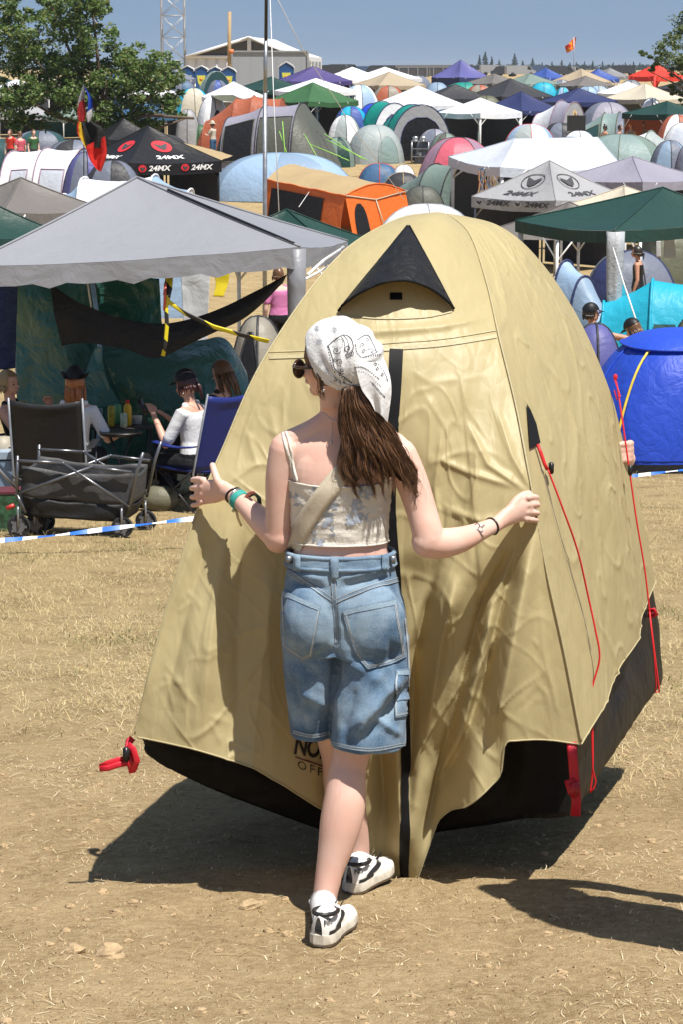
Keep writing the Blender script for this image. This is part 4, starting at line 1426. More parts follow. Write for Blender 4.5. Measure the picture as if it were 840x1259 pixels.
# earring, necklace, bracelets
SILV = plain('silver', (.6,.6,.6), .25, 1, var=.1)
mb = MB(); e0 = H(.004, .085, -.062)
mb.tube([e0, e0+Vector((0,-.002,-.008))], .0015, 5); mb.ellipsoid(e0+Vector((0,-.002,-.014)), (.004,.004,.005), 8, 6)
mb.build('earring', SILV, girl)
mb = MB()
strap(mb, [(397,507),(404,514),(409,517),(418,518),(430,517)], .0009, .0015, .0009)
strap(mb, [(408,517),(408,530),(407,543)], .0007, .0015, .0007)
p = cast(T_SKIN, 407, 545, .003); mb.ellipsoid(p, (.003,.003,.005), 8, 6)
mb.build('necklace', SILV, girl)
def bracelet(name, c, axis, r, th, wd, m, wob=0):
    ax = Vector(axis).normalized(); u = ax.orthogonal().normalized(); v = ax.cross(u)
    pts = [Vector(c)+u*r*math.cos(a)+v*r*math.sin(a)+ax*wob*math.sin(2*a) for a in np.linspace(0, 6.283+.3, 26)]
    mb = MB(); mb.tube(pts, wd, 6, ref=None, flat=None) if wd == th else mb.tube([p for p in pts], wd, 6)
    return mb.build(name, m, girl)
axL = (W(287,609,6.775)-W(300,620,6.735))
cl_ = lambda k: W(287,609,6.775).lerp(W(300,620,6.735), k)
bracelet('bracelet', cl_(.0), axL, .0255, .003, .0032, BLK_PLASTIC, .003)
bracelet('bracelet', cl_(.25), axL, .0262, .003, .003, SILV, -.003)
TEAL = plain('teal_ribbon', (.03,.30,.26), .6)
for k in (.42,.52,.62,.72): br = bracelet('festival_wristband', cl_(k), axL, .0270+.001*k, .003, .0032, TEAL)
mb = MB()
q = cl_(.55)+Vector((.012,-.028,.004))
mb.tube([q, W(308,608,6.72), W(313,607,6.70), W(318,612,6.70), W(319,622,6.705)], .0065, 6, ref=(0,1,.3), flat=.001)
mb.build('ribbon_end', plain('dark_green_ribbon', (.02,.06,.045), .6, var=.6, scale=120), br)
mb = MB(); mb.tube([q+Vector((.002,-.002,.002)), W(307,606,6.71), W(313,605,6.69)], .006, 6, ref=(0,1,.3), flat=.0012)
mb.build('ribbon_end', plain('red_white_ribbon', (.6,.25,.2), .6, var=.8, scale=200), br)
mb = MB(); q = cl_(.35)+Vector((-.005,-.012,-.025)); mb.tube([q, q+Vector((.006,-.004,-.03)), q+Vector((.016,0,-.055))], .004, 5, ref=(0,1,0), flat=.001)
mb.tube([q, q+Vector((-.008,-.004,-.012))], .005, 5)
mb.build('ribbon_end', plain('cream_ribbon', (.65,.55,.3), .6), br)
axR = (W(610,645,6.715)-W(592,653,6.675))
cr__ = lambda k: W(592,653,6.675).lerp(W(610,645,6.715), k)
bracelet('hair_tie', cr__(.75), axR, .0245, .003, .0032, BLK_PLASTIC)
mb = MB()
T2 = T_SKIN
for P in ([(583,648),(587,644),(590,647),(587,651)], [(590,647),(594,650),(592,654),(588,652)], [(586,650),(592,657),(595,660)], [(592,648),(596,646)]):
    strap(mb, P, .0016, .002, .0014, T_SKIN, 12)
mb.build('bracelet', SILV, girl)

# ---- socks and shoes
SOCK = cloth('white_sock', (.78,.78,.78), .85, 0, .3, 30, .04)
LEATHER = plain('white_leather', (.72,.70,.66), .45, var=.12, scale=30, bump=.2, bscale=120)
SOLEM = plain('worn_white_sole', (.60,.55,.46), .6, var=.3, scale=40)
BLKL = plain('black_leather', (.018,.018,.02), .4)
GUM = plain('gum_sole', (.12,.085,.05), .6, var=.4, scale=50)
def shoe(heel, d, pitch, ankle, right):
    """heel: world point under the heel; d: heading (x, y)"""
    fx = Vector((d[0], d[1], 0)).normalized(); fx = (fx*math.cos(pitch) - Vector((0,0,1))*math.sin(pitch)).normalized()
    ly = Vector((0,0,1)).cross(fx).normalized(); uz = fx.cross(ly).normalized()
    P = lambda x, y, z: Vector(heel) + (fx*x + ly*y + uz*z)*.93
    root = thing_part('shoe')
    def outline(x):
        t = x/.275
        w = np.interp(t, [0,.04,.12,.3,.5,.68,.85,.95,1], [.012,.027,.036,.036,.038,.047,.042,.024,.006])
        c = np.interp(t, [0,.3,.6,1], [0,0,.004,.0])*(1 if right else -1)
        return c, w
    xs_ = list(.275*(1-np.cos(np.linspace(0, math.pi, 30)))/2)
    def toe_spring(x): return .012*max(0, (x-.2)/.075)**2
    # sole: cross-section lofted along the foot
    mb = MB(); rings = []
    for x in xs_:
        c, w = outline(x); w += .004; z0 = toe_spring(x); h = .032 - .006*(x/.275)
        rings.append([P(x, c+w*a, z0+b*h) for a, b in ((-1,.12),(-.9,0),(.9,0),(1,.12),(1,.85),(.95,1),(-.95,1),(-1,.85))])
    mb.loft(rings, 0)
    sole = mb.build('sole', SOLEM, root, smooth=True, auto=35)
    mb = MB(); rings = []
    for x in xs_:
        c, w = outline(x); w += .0052; z0 = toe_spring(x)-.004
        rings.append([P(x, c+w*a, z0+b) for a, b in ((-1,0),(1,0),(1,.0075),(-1,.0075))])
    mb.loft(rings); mb.build('outsole', GUM, sole, smooth=False)
    # upper
    mb = MB(); rings = []
    for x in xs_:
        t = x/.275; c, w = outline(x); z0 = toe_spring(x)+.027
        top = np.interp(t, [0,.06,.2,.34,.45,.6,.8,.93,1], [.088,.092,.078,.082,.086,.066,.046,.034,.028]) - .027
        r = []
        for k in range(18):
            a = math.pi*k/17
            yy = math.cos(a)*w*(1 if abs(math.cos(a)) > .99 else 1); zz = math.sin(a)**.7*top
            nar = 1-.25*(zz/max(top,1e-4))**2
            r.append(P(x, c+yy*nar, z0+zz))
        rings.append(r)
    mb.grid(rings)
    up = mb.build('upper', LEATHER, root)
    # black collar lining, side panels, heel lettering
    mb = MB()
    sg = -1  # camera side is -ly
    for sgn in (-1, 1):
        def side_p(x, z, o=.003):
            c, w = outline(x); t = x/.275
            top = np.interp(t, [0,.06,.2,.34,.45,.6,.8,.93,1], [.088,.092,.078,.082,.086,.066,.046,.034,.028]) - .027
            zr = max(0, min(.98, (z-.027-toe_spring(x))/top)); s_ = zr**(1/.7); ca = math.sqrt(max(0, 1-s_*s_))
            return P(x, c+sgn*(w*ca*(1-.25*zr*zr)+o), z)
        # swoosh-like dark side stripe
        rows = []
        for i in range(16):
            t = i/15; x = .055+.15*t
            zc = .047+.030*t**1.6; hw = .0095*math.sin(math.pi*min(1, .12+.86*(1-t)))*(1-.45*t)+.001
            rows.append([side_p(x, zc-hw), side_p(x, zc), side_p(x, zc+hw)])
        mb.grid(rows)
        rows = []
        for i in range(10):
            x = .012+.085*i/9; rows.append([side_p(x, .034, .0035), side_p(x, .044, .0035)])
        mb.grid(rows)
        rows = []
        for i in range(10):
            x = .05+.07*i/9; rows.append([side_p(x, .074+.006*math.sin(i*.3), .003), side_p(x, .086, .003)])
        mb.grid(rows)
    mb.build('side_stripe', BLKL, up)
    mb = MB()
    mb.tube([P(.012+.05*(1-math.cos(a)), .034*math.sin(a), .088+.004*math.cos(a)) for a in np.linspace(-2.2, 2.2, 18)], .0065, 8)
    mb.build('collar', BLKL, up)
    mb = MB()
    vs, fs = text_mesh('NIKE', .3, .95, .02)
    def heel_p(a, b):
        an = -1.15 + a*1.05       # round the back of the heel, camera side
        x = .030-.034*math.cos(an); y = .0375*math.sin(an)*1.02
        return P(x-.001, y, .064+b*.017)
    def side_text(a, b):
        x = .004+a*.040
        c, w = outline(x); z = .064+b*.016
        t = x/.275; top = np.interp(t, [0,.06,.2], [.088,.092,.078])-.027
        zr = min(.98, (z-.027)/top); s_ = zr**(1/.7); ca = math.sqrt(max(0,1-s_*s_))
        return P(x-.0015, c-(w*ca*(1-.25*zr*zr)+.004), z)
    add_mapped(mb, vs, fs, side_text)
    mb.build('lettering', BLKL, up, smooth=False)
    # tongue and laces
    mb = MB()
    for k in range(5):
        x = .105+.022*k; t = x/.275
        top = np.interp(t, [0,.06,.2,.34,.45,.6,.8,.93,1], [.088,.092,.078,.082,.086,.066,.046,.034,.028])
        mb.tube([P(x, -.022, top-.008), P(x+.004, 0, top+.003), P(x, .022, top-.008)], .0035, 6)
    mb.build('laces', LEATHER, up)
    # sock
    mb = MB()
    a0 = P(.06, 0, .06); a1 = Vector(ankle)
    mb.tube([a0, a0.lerp(a1, .35), a0.lerp(a1, .7), a1], [.036,.0375,.0385,.0395], 16)
    mb.tube([a1+Vector((.0395*math.cos(a), .0395*math.sin(a), 0)) for a in np.linspace(0, 6.4, 20)], .0035, 6)
    mb.build('sock', SOCK, girl)
def thing_part(name):
    o = bpy.data.objects.new(name, None); COL.objects.link(o); o.parent = girl
    return o
g1_ = gpix(391, 1163); 
shoe(Vector((g1_.x, g1_.y, gfine(g1_.x, g1_.y)+.008)), (.34, .94), .02, W(397,1108,6.515), True)
g2_ = gpix(430, 1101)
shoe(Vector((g2_.x, g2_.y, gfine(g2_.x, g2_.y)+.006)), (.46, .88), .0, W(441,1056,6.94), False)
# ------------------------------------------------------------------ builders for the camp
def G(px, Y):
    """point of the terrain at pixel column px, distance Y"""
    x = (px-420)/F*(Y*CP)           # near enough; depth corrected below
    for _ in range(3):
        z = gz(x, Y); d = Y*CP - (z-ZC)*SP
        x = (px-420)/F*d
    return Vector((x, Y, gz(x, Y)))

FAB = {}
def fab(name, col, tr=.2, wr=.14, ws=.9, rough=.5):
    return cloth('fabric_'+name, col, rough, tr, wr, ws, .07)
C_ = dict(
    white=(.78,.79,.82), coolwhite=(.58,.62,.70), cream=(.60,.54,.43), beige=(.44,.36,.255), sand=(.50,.37,.19),
    navy=(.035,.045,.135), purple=(.085,.065,.21), blue=(.05,.10,.36), indigo=(.12,.12,.33), royal=(.025,.085,.60),
    dkgreen=(.016,.055,.045), green=(.05,.14,.055), olive=(.13,.135,.085), charcoal=(.045,.045,.05), black=(.014,.014,.016),
    grey=(.23,.23,.25), ltgrey=(.37,.37,.385), lilac=(.315,.305,.375), stone=(.18,.165,.155), orange=(.75,.17,.03), rust=(.42,.12,.06),
    ltblue=(.25,.35,.48), sky=(.33,.47,.66), turq=(.02,.42,.60), teal=(.01,.27,.22), mint=(.24,.33,.32), sage=(.20,.27,.24), greygreen=(.115,.12,.10),
    pink=(.62,.12,.17), mauve=(.34,.22,.30), red=(.70,.05,.03), silver=(.37,.42,.42), deepblue=(.012,.024,.17), tan=(.30,.27,.22), dkteal=(.03,.085,.09), slate=(.17,.19,.25), denimblue=(.06,.14,.26))
def M(c, **kw): return fab(c, C_[c], **kw)
STEELW = plain('white_steel_tube', (.72,.72,.72), .4)
STEELG = plain('grey_steel_tube', (.32,.33,.35), .35, .6)
STEELB = plain('black_steel_tube', (.02,.02,.022), .4)
WOOD = plain('raw_timber', (.42,.29,.15), .75, var=.35, scale=20)

def canopy_mesh(cor, tops, n=14, sag=.10, edge=.05, seed=0, wr=.012):
    mb = MB()
    eaves = []
    for i in range(4):
        a, b = cor[i], cor[(i+1) % 4]; ta, tb = tops[i], tops[(i+1) % 4]
        rows = []
        for q in range(n+1):
            v = q/n; r = []
            for j in range(n+1):
                u = j/n
                p = a.lerp(b, u).lerp(ta.lerp(tb, u), v)
                eu = math.sin(math.pi*u)
                p.z -= edge*eu*(1-v)**2 + sag*math.sin(math.pi*v)*(.25+.75*eu)
                p.z += wr*noise3(p.x*2.1+seed, p.y*2.1, i)*min(1, 4*u, 4*(1-u))
                r.append(p)
            rows.append(r)
        eaves.append(rows[0])
        mb.grid(rows)
    return mb, eaves

def valance_mesh(eaves, drop, scal=0, n=8, seed=0):
    mb = MB()
    for i, e in enumerate(eaves):
        rows = []
        dx = e[-1]-e[0]; o = Vector((dx.y, -dx.x, 0)).normalized()
        for k in range(4):
            t = k/3; r = []
            for j, p in enumerate(e):
                u = j/(len(e)-1)
                dd = drop*(1 - (scal*abs(math.sin(u*math.pi*n)) if k == 3 else 0))
                q = p + Vector((0,0,-dd*t-.002)) + o*(.004+.02*noise3(p.x*3+seed, p.y*3, i)*t)
                r.append(q)
            rows.append(r)
        mb.grid(rows)
    return mb

def gazebo_at(name, label, cor, peak, m, group=None, drop=.22, scal=0, legm=None, legw=.032, sag=.1, peak2=None, legs=(0,1,2,3), wall=None, brace=True, edge=.05, valm=None, n=14, base=None, inset=.05, cat='gazebo', wr=.012):
    c = sum(cor, Vector())/4
    root = thing(name, label, cat, (c.x, c.y, gz(c.x, c.y)), group)
    tops = [peak]*4 if peak2 is None else [peak, peak2, peak2, peak]
    mb, eaves = canopy_mesh(cor, tops, n, sag, edge, seed=c.x, wr=wr)
    # ridge piping
    for i in range(4):
        pts = [cor[i].lerp(tops[i], t) - Vector((0,0,sag*math.sin(math.pi*t)*.25-.006)) for t in np.linspace(0,1,8)]
        mb.tube(pts, .012, 5)
    can = mb.build('canopy', m, root)
    if drop:
        valance_mesh(eaves, drop, scal, seed=c.x).build('valance', valm or m, can)
    if wall:  # added back sheets, mostly dark, stand in for shade and clutter beneath the roof
        for i in (1, 2):
            a, b_ = cor[i], cor[(i+1) % 4]; rows = []
            for k in range(7):
                t = k/6
                rows.append([Vector((q.x, q.y, q.z-.12+(gz(q.x, q.y)+.06-q.z+.12)*t))+Vector((0, -.05-.06*noise3(q.x*2.3, t*2, i), 0)) for q in [a.lerp(b_, u*.92+.04) for u in np.linspace(0, 1, 12)]])
            w_ = MB(); w_.grid(rows); w_.build('side_wall', M(wall), root)
    lm = legm or STEELW
    for i in legs:
        p = cor[i].lerp(Vector((c.x, c.y, cor[i].z)), inset)
        g = Vector((p.x, p.y, gz(p.x, p.y)-.03))
        lb = MB()
        lb.tube([g, g.lerp(p, .5), p+Vector((0,0,-.02))], [legw, legw, legw*1.15], 6)
        lb.box(g+Vector((0,0,.035)), (legw*4.5, legw*4.5, .012))
        # short roof brace
        if not brace: lb.build('leg', lm, root); continue
        a = cor[i].lerp(cor[(i+1) % 4], .22); lb.tube([g.lerp(p, .72), a+Vector((0,0,-.05))], legw*.55, 5)
        b = cor[i].lerp(cor[(i+3) % 4], .22); lb.tube([g.lerp(p, .72), b+Vector((0,0,-.05))], legw*.55, 5)
        lb.build('leg', lm, root)
    return root, can

def gazebo(label, px, py, Y, w, d, rot, rh, col, group='gazebos standing in the camp field', **kw):
    """peak seen at (px, py), distance Y; w x d metres, rot degrees, roof height rh"""
    pk = W(px, py, Y)
    a = R(rot); ca, sa = math.cos(a), math.sin(a)
    ridge = kw.pop('ridge', 0)
    cor = []
    for sx, sy in ((-1,-1),(1,-1),(1,1),(-1,1)):
        x, y = sx*w/2, sy*d/2
        cor.append(Vector((pk.x+x*ca-y*sa, pk.y+x*sa+y*ca, pk.z-rh)))
    m = M(col) if isinstance(col, str) else col
    p2 = None
    if ridge:
        o = Vector((ca, sa, 0))*ridge/2
        p2 = pk+o; pk = pk-o
    if 'DBG' in globals(): print('gazebo', label, 'height', round(pk.z-gz(pk.x, Y), 2), 'eave', round(pk.z-rh-gz(pk.x, Y), 2))
    return gazebo_at('gazebo', label, cor, pk, m, group, peak2=p2, **kw)

def dome(label, px, py, Y, w, l, rot, cols, poles='charcoal', door=None, group='dome tents in the camp', nexp=2.4, prof=.78, base=0, fly=None, sect=8, name='dome_tent', wr=.02, porch=0):
    """dome tent: apex pixel, distance, width and length in metres; cols: one colour per sector (repeats)"""
    g = G(px, Y); top = W(px, py, Y)
    h = top.z - g.z
    if 'DBG' in globals(): print('dome', label, 'height', round(h, 2))
    root = thing(name, label, 'tent', g, group)
    a0 = R(rot)
    def S(a, t, off=0):
        ca, sa = math.cos(a), math.sin(a)
        x = math.copysign(abs(ca)**(2/nexp), ca)*w/2; y = math.copysign(abs(sa)**(2/nexp), sa)*l/2
        r = math.cos(t*math.pi/2)**prof if t < .999 else 0
        z = h*math.sin(t*math.pi/2)
        k = 1 + wr*noise3(a*2.2+px, t*3, 1) - .035*abs(math.sin(a*sect/2))*math.sin(math.pi*t)
        x, y = x*r*k, y*r*k
        z = z*(1+off*.3)
        f = 1+off
        return Vector((g.x+(x*math.cos(a0)-y*math.sin(a0))*f, g.y+(x*math.sin(a0)+y*math.cos(a0))*f, g.z-.04+z))
    if isinstance(cols, str): cols = [cols]
    used = []
    for c in cols:
        if c not in used: used.append(c)
    mb = MB()
    N = sect*8
    for i in range(sect):
        rows = []
        for k in range(13):
            t = k/12
            rows.append([S(2*math.pi*(i*8+j)/N, t) for j in range(9)])
        mb.grid(rows, used.index(cols[i % len(cols)]))
    mb.build('canopy', [M(c) for c in used], root)
    pb = MB()
    for i in range(sect):
        if i % 2 == 0 or sect <= 4:
            pb.tube([S(2*math.pi*i/sect, t, .006) for t in np.linspace(0, 1, 12)], .016, 5)
    pb.build('pole_sleeves', M(poles), root)
    if door is not None:
        da, dc = door[0], door[1]; hw = door[2] if len(door) > 2 else .42; tt = door[3] if len(door) > 3 else .62
        rows = []
        for k in range(12):
            t = .03 + (tt-.03)*k/11
            ww = hw*math.sqrt(max(0, 1-(k/11.3)**3))
            rows.append([S(R(da)-a0+ww*(j/6-1), t, .012) for j in range(13)])
        d = MB(); d.grid(rows); do = d.build('door', M(dc), root)
        d = MB(); d.tube([r[0] for r in rows]+rows[-1]+[r[-1] for r in rows][::-1], .014, 5); d.build('zip', M(poles), do)
    if fly:
        rows = [[S(2*math.pi*j/48, t, .03) for j in range(48)] for t in np.linspace(fly[1], .995, 7)]
        d = MB(); d.grid(rows, close_u=True); d.build('top_fly', M(fly[0]), root)
    return root, S

def tunnel(label, px, py, Y, rot, hoops, cols, hoopcol='charcoal', front=None, back=None, group='tunnel tents in the camp', slope=.35, bulge=-.03, prof=2.15, windows=(), name='tunnel_tent', openfront=None, skirt=None):
    """tunnel tent: hoops = [(along, half width, rel height)], highest hoop's crown shows at (px, py)"""
    kmax = max(range(len(hoops)), key=lambda i: hoops[i][2])
    top = W(px, py, Y)
    a = R(rot); ax = Vector((math.cos(a), math.sin(a), 0)); sd = Vector((-ax.y, ax.x, 0))
    org = Vector((top.x, top.y, 0)) - ax*hoops[kmax][0]
    mid = org + ax*(hoops[0][0]+hoops[-1][0])/2
    gz_ = gz(mid.x, mid.y)
    H_ = (top.z - gz_)/hoops[kmax][2]
    if 'DBG' in globals(): print('tunnel', label, 'height', round(top.z-gz_, 2))
    root = thing(name, label, 'tent', (mid.x, mid.y, gz_), group)
    n = 20
    def arch(s, hw, h, sc=1.0):
        out = []
        for j in range(n+1):
            b = math.pi*j/n
            cb, sb = math.cos(b), math.sin(b)
            x = math.copysign(abs(cb)**(2/prof), cb)*hw*sc; z = abs(sb)**(2/prof)*h*H_*sc
            p = org + ax*s + sd*x
            p.z = gz_ - .05 + z
            out.append(p)
        return out
    used = []
    for c in cols:
        if c not in used: used.append(c)
    def hp(s):
        ss = [q[0] for q in hoops]
        return np.interp(s, ss, [q[1] for q in hoops]), np.interp(s, ss, [q[2] for q in hoops])
    mb = MB()
    for i in range(len(hoops)-1):
        s0, w0, h0 = hoops[i]; s1, w1, h1 = hoops[i+1]
        rows = []
        for k in range(7):
            t = k/6; e = 1 + bulge*math.sin(math.pi*t)
            r = arch(s0+(s1-s0)*t, (w0+(w1-w0)*t)*e, (h0+(h1-h0)*t)*e)
            r = [p + Vector((0,0,.012*noise3(p.x*2.5, p.y*2.5, p.z*2))) for p in r]
            rows.append(r)
        mb.grid(rows, used.index(cols[i % len(cols)]))
    can = mb.build('canopy', [M(c) for c in used], root)
    hb = MB()
    for s, w_, h_ in hoops: hb.tube(arch(s, w_*1.012, h_*1.012), .022, 6)
    hb.build('hoops', M(hoopcol), root)
    for end, spec in ((0, front), (-1, back)):
        if spec is None: continue
        s, w_, h_ = hoops[end]; out = -1 if end == 0 else 1
        sl = spec.get('slope', slope)
        A = arch(s, w_, h_); rows = [A]
        for k in range(1, 8):
            t = k/7
            r = []
            for j, p in enumerate(A):
                # the end wall leans out towards its foot
                q = Vector((p.x, p.y, p.z))
                zz = (p.z-gz_)/(h_*H_)
                c = org + ax*s + sd*0
                qx = (p-c).dot(sd)
                q = c + sd*(qx*(1-t)); q.z = gz_-.05 + (p.z-gz_+.05)*(1-t)
                q += ax*(out*sl*(1-(q.z-gz_)/(h_*H_)))
                r.append(q)
            rows.append(r)
        d = MB(); d.grid(rows); w0 = d.build('end_wall', M(spec['col']), root)
        if spec.get('door'):
            def wallp(x, z, o=.02):
                q = org + ax*s + sd*x; q.z = gz_-.05+z
                return q + ax*(out*(sl*(1-z/(h_*H_))+o))
            dw, dh = spec.get('dw', w_*.55), spec.get('dh', h_*H_*.78)
            rows = []
            for k in range(10):
                z = .05+(dh-.05)*k/9; hw = dw*math.sqrt(max(0, 1-(k/9.2)**4))
                rows.append([wallp(spec.get('dx', 0)+hw*(j/4-1), z) for j in range(9)])
            d = MB(); d.grid(rows); do = d.build('door', M(spec['door']), w0)
            d = MB(); d.tube([r[0] for r in rows]+rows[-1]+[r[-1] for r in rows][::-1], .018, 5); d.build('zip', M(hoopcol), do)
    for (s0, s1, b0, b1, col, frame) in windows:
        # side window: along s0..s1, arch angle b0..b1 degrees (0 = +side foot, 180 = -side foot)
        rows = []
        for k in range(5):
            b = R(b0+(b1-b0)*k/4); r = []
            for j in range(6):
                s = s0+(s1-s0)*j/5; w_, h_ = hp(s)
                cb, sb = math.cos(b), math.sin(b)
                x = math.copysign(abs(cb)**(2/prof), cb)*w_*1.02; z = abs(sb)**(2/prof)*h_*H_*1.02
                p = org + ax*s + sd*x; p.z = gz_-.05+z; r.append(p)
            rows.append(r)
        d = MB(); d.grid(rows); wo_ = d.build('window', M(col), root)
        if frame:
            d = MB(); d.tube(rows[0]+[r[-1] for r in rows]+rows[-1][::-1]+[r[0] for r in rows][::-1], .022, 5); d.build('window_frame', M(frame), wo_)
    if openfront:
        pass
    return root, arch, org, ax, sd, gz_, H_

def tarp(name, label, cat, pts, nu, nv, m, group=None, sag=.05, wr=.03, seed=0, pole=None, th=.004):
    """hung or stretched sheet: pts = grid of control points (rows of equal length)"""
    A = np.array([[tuple(p) for p in r] for r in pts])
    rows0 = [interp(A[i], nu) for i in range(A.shape[0])]
    cols = [interp([rows0[i][j] for i in range(A.shape[0])], nv) for j in range(nu)]
    rows = []
    for i in range(nv):
        r = []
        for j in range(nu):
            p = Vector(cols[j][i]); u, v = j/(nu-1), i/(nv-1)
            e = math.sin(math.pi*u)*math.sin(math.pi*v)
            p.z -= sag*e
            q = wr*(noise3(p.x*2+seed, p.y*2, p.z*2.5)+.5*noise3(p.x*5+seed, p.y*5, p.z*6))
            p.y += q; p.z += q*.4
            r.append(p)
        rows.append(r)
    mb = MB(); mb.grid(rows)
    o = mb.build(name, m)
    s = o.modifiers.new('t', 'SOLIDIFY'); s.thickness = th; bake(o)
    c = A.reshape(-1, 3).mean(0)
    return tag(o, label, cat, group)

# ------------------------------------------------------------------ people
SKINS = [SKIN, skin_mat('tanned_skin', (.50, .29, .20)), skin_mat('light_skin', (.60, .37, .28))]
HAIRS = {'brown': HAIR, 'dark': hair_mat('dark_hair', (.012,.008,.006), (.03,.02,.014)), 'blond': hair_mat('blond_hair', (.16,.10,.045), (.38,.27,.13)),
         'red': hair_mat('ginger_hair', (.26,.075,.018), (.50,.19,.055)), 'wine': hair_mat('wine_hair', (.022,.006,.008), (.06,.014,.016))}
def figure(label, base, rot, pose='stand', arms=None, top=None, bottom=None, hair='brown', hat=None, vox=.011, skin=0, height=1.68, yaw=0, nod=0, shoes='black', sleeves=0.0, legs=None, lean=0, fingers=True, long_hair=False, group=None, trousers=1.0, hatcol='black', bust=.9, seat=.46, extra=None, bodyfn=None, nohand=''):
    """one person; local frame: +y is where they face. arms: {'L': (elbow, wrist), 'R': ...} in local metres"""
    k = height/1.68
    root = thing('person', label, 'person', base, group)
    cr, sr = math.cos(R(rot)), math.sin(R(rot))
    def P(x, y, z): return Vector(base) + Vector((x*cr-y*sr, x*sr+y*cr, z))*k
    if pose == 'stand': pel, sh_z = Vector((0,0,.93)), .48
    else: pel, sh_z = Vector((0,0,seat+.08)), .48
    ln = math.sin(R(lean)); lc = math.cos(R(lean))
    def T(x, y, z):   # torso frame, z above the pelvis
        return P(pel.x+x, pel.y+y*lc+z*ln, pel.z+z*lc-y*ln)
    b = MB()
    A_ = (cr, sr, 0); B_ = (-sr, cr, 0)
    tors = [(-.06,.135,.10),(0,.155,.11),(.08,.145,.10),(.18,.122,.085),(.28,.13,.09),(.38,.15,.095),(.44,.16,.085),(.485,.12,.065),(.51,.06,.05)]
    sc = bust/.9
    b.loft([ring(T(0,0,z), hw*k*sc, hd*k, 20, 2.2, A_, B_) for z,hw,hd in tors])
    b.tube([T(0,0,.46), T(0,.01,.56), T(0,.025,.62)], [.055*k,.05*k,.05*k], 12)
    hb_ = T(0,.03,.68)
    cy, sy = math.cos(R(rot+yaw)), math.sin(R(rot+yaw))
    f = Vector((-sy, cy, -math.sin(R(nod)))).normalized(); l = Vector((-f.y, f.x, 0)).normalized(); u = f.cross(l)
    HMx = Matrix((f, l, u)).transposed()
    def Hh(a, b_, c): return hb_ + (f*a + l*b_ + u*c)*k
    b.ellipsoid(Hh(0,0,.0), (.095*k,.074*k,.105*k), 16, 12, M=HMx)
    b.ellipsoid(Hh(.035,0,-.055), (.058*k,.054*k,.055*k), 14, 10, M=HMx)
    b.ellipsoid(Hh(.075,0,-.09), (.02*k,.02*k,.018*k), 8, 6, M=HMx)
    b.tube([Hh(.09,0,-.012), Hh(.113,0,-.038)], [.008*k,.012*k], 6, round_ends=True)
    b.tube([Hh(.096,-.018,-.066), Hh(.103,0,-.066), Hh(.096,.018,-.066)], [.005*k,.007*k,.005*k], 6, round_ends=True)
    for s in (1,-1): b.ellipsoid(Hh(0,s*.075,-.02), (.016*k,.01*k,.03*k), 8, 6, M=HMx)
    arms = arms or {}
    W_ = {}
    for nm, s in (('L',-1),('R',1)):
        shp = T(s*.165,0,.435)
        if nm in arms: e, w = arms[nm]; e = P(*e); w = P(*w)
        else: e, w = T(s*.215,-.02,.16), T(s*.22,.05,-.07)
        b.tube([T(s*.11,0,.45), shp, shp.lerp(e,.5), e], [.05*k,.05*k,.042*k,.037*k], 12, round_ends=True)
        b.tube([e, e.lerp(w,.35), w], [.037*k,.036*k,.023*k], 12, round_ends=True)
        d = (w-e).normalized(); W_[nm] = (shp, e, w)
        pm_ = w + d*.05*k
        sdv = d.cross(Vector((0,0,1))); sdv = sdv.normalized() if sdv.length > .1 else Vector((1,0,0))
        up_ = sdv.cross(d).normalized()
        b.tube([w, pm_, w+d*.09*k], [.023*k,.036*k,.034*k], 10, ref=up_, flat=[.02*k,.018*k,.014*k])
        if fingers and nm not in nohand:
            for q in range(4):
                o = sdv*((q-1.5)*.019*k)
                L = (.07,.08,.075,.06)[q]*k
                p0 = w+d*.085*k+o
                b.tube([p0, p0+d*L*.5-up_*.012*k, p0+d*L*.8-up_*.035*k], [.0095*k,.009*k,.0075*k], 8, round_ends=True)
            p0 = w+d*.03*k+sdv*(-s*.028*k)
            b.tube([p0, p0+d*.035*k+sdv*(-s*.02*k), p0+d*.065*k+sdv*(-s*.018*k)-up_*.01*k], [.013*k,.011*k,.009*k], 8, round_ends=True)
    Lg = {}
    for nm, s in (('L',-1),('R',1)):
        hp_ = P(pel.x+s*.085, pel.y, pel.z-.02)
        if legs and nm in legs: kn, an = (P(*q) for q in legs[nm])
        elif pose == 'stand': kn, an = P(s*.10,.01,.49), P(s*.11,-.02,.085)
        else: kn, an = P(s*.12,.44,seat+.06), P(s*.14,.46,.085)
        b.tube([hp_, hp_.lerp(kn,.5), kn], [.085*k,.075*k,.055*k], 14, round_ends=True)
        b.tube([kn, kn.lerp(an,.3), kn.lerp(an,.7), an], [.054*k,.058*k,.042*k,.035*k], 14, round_ends=True)
        ft = Vector((-sr, cr, 0))
        b.tube([an+Vector((0,0,-.045*k))-ft*.04*k, an+Vector((0,0,-.05*k))+ft*.05*k, an+Vector((0,0,-.06*k))+ft*.16*k], [.035*k,.038*k,.028*k], 10, round_ends=True)
        Lg[nm] = (hp_, kn, an, ft)
    if bodyfn: bodyfn(b)
    bo = b.build('body', SKINS[skin], root); remesh(bo, vox, 3)
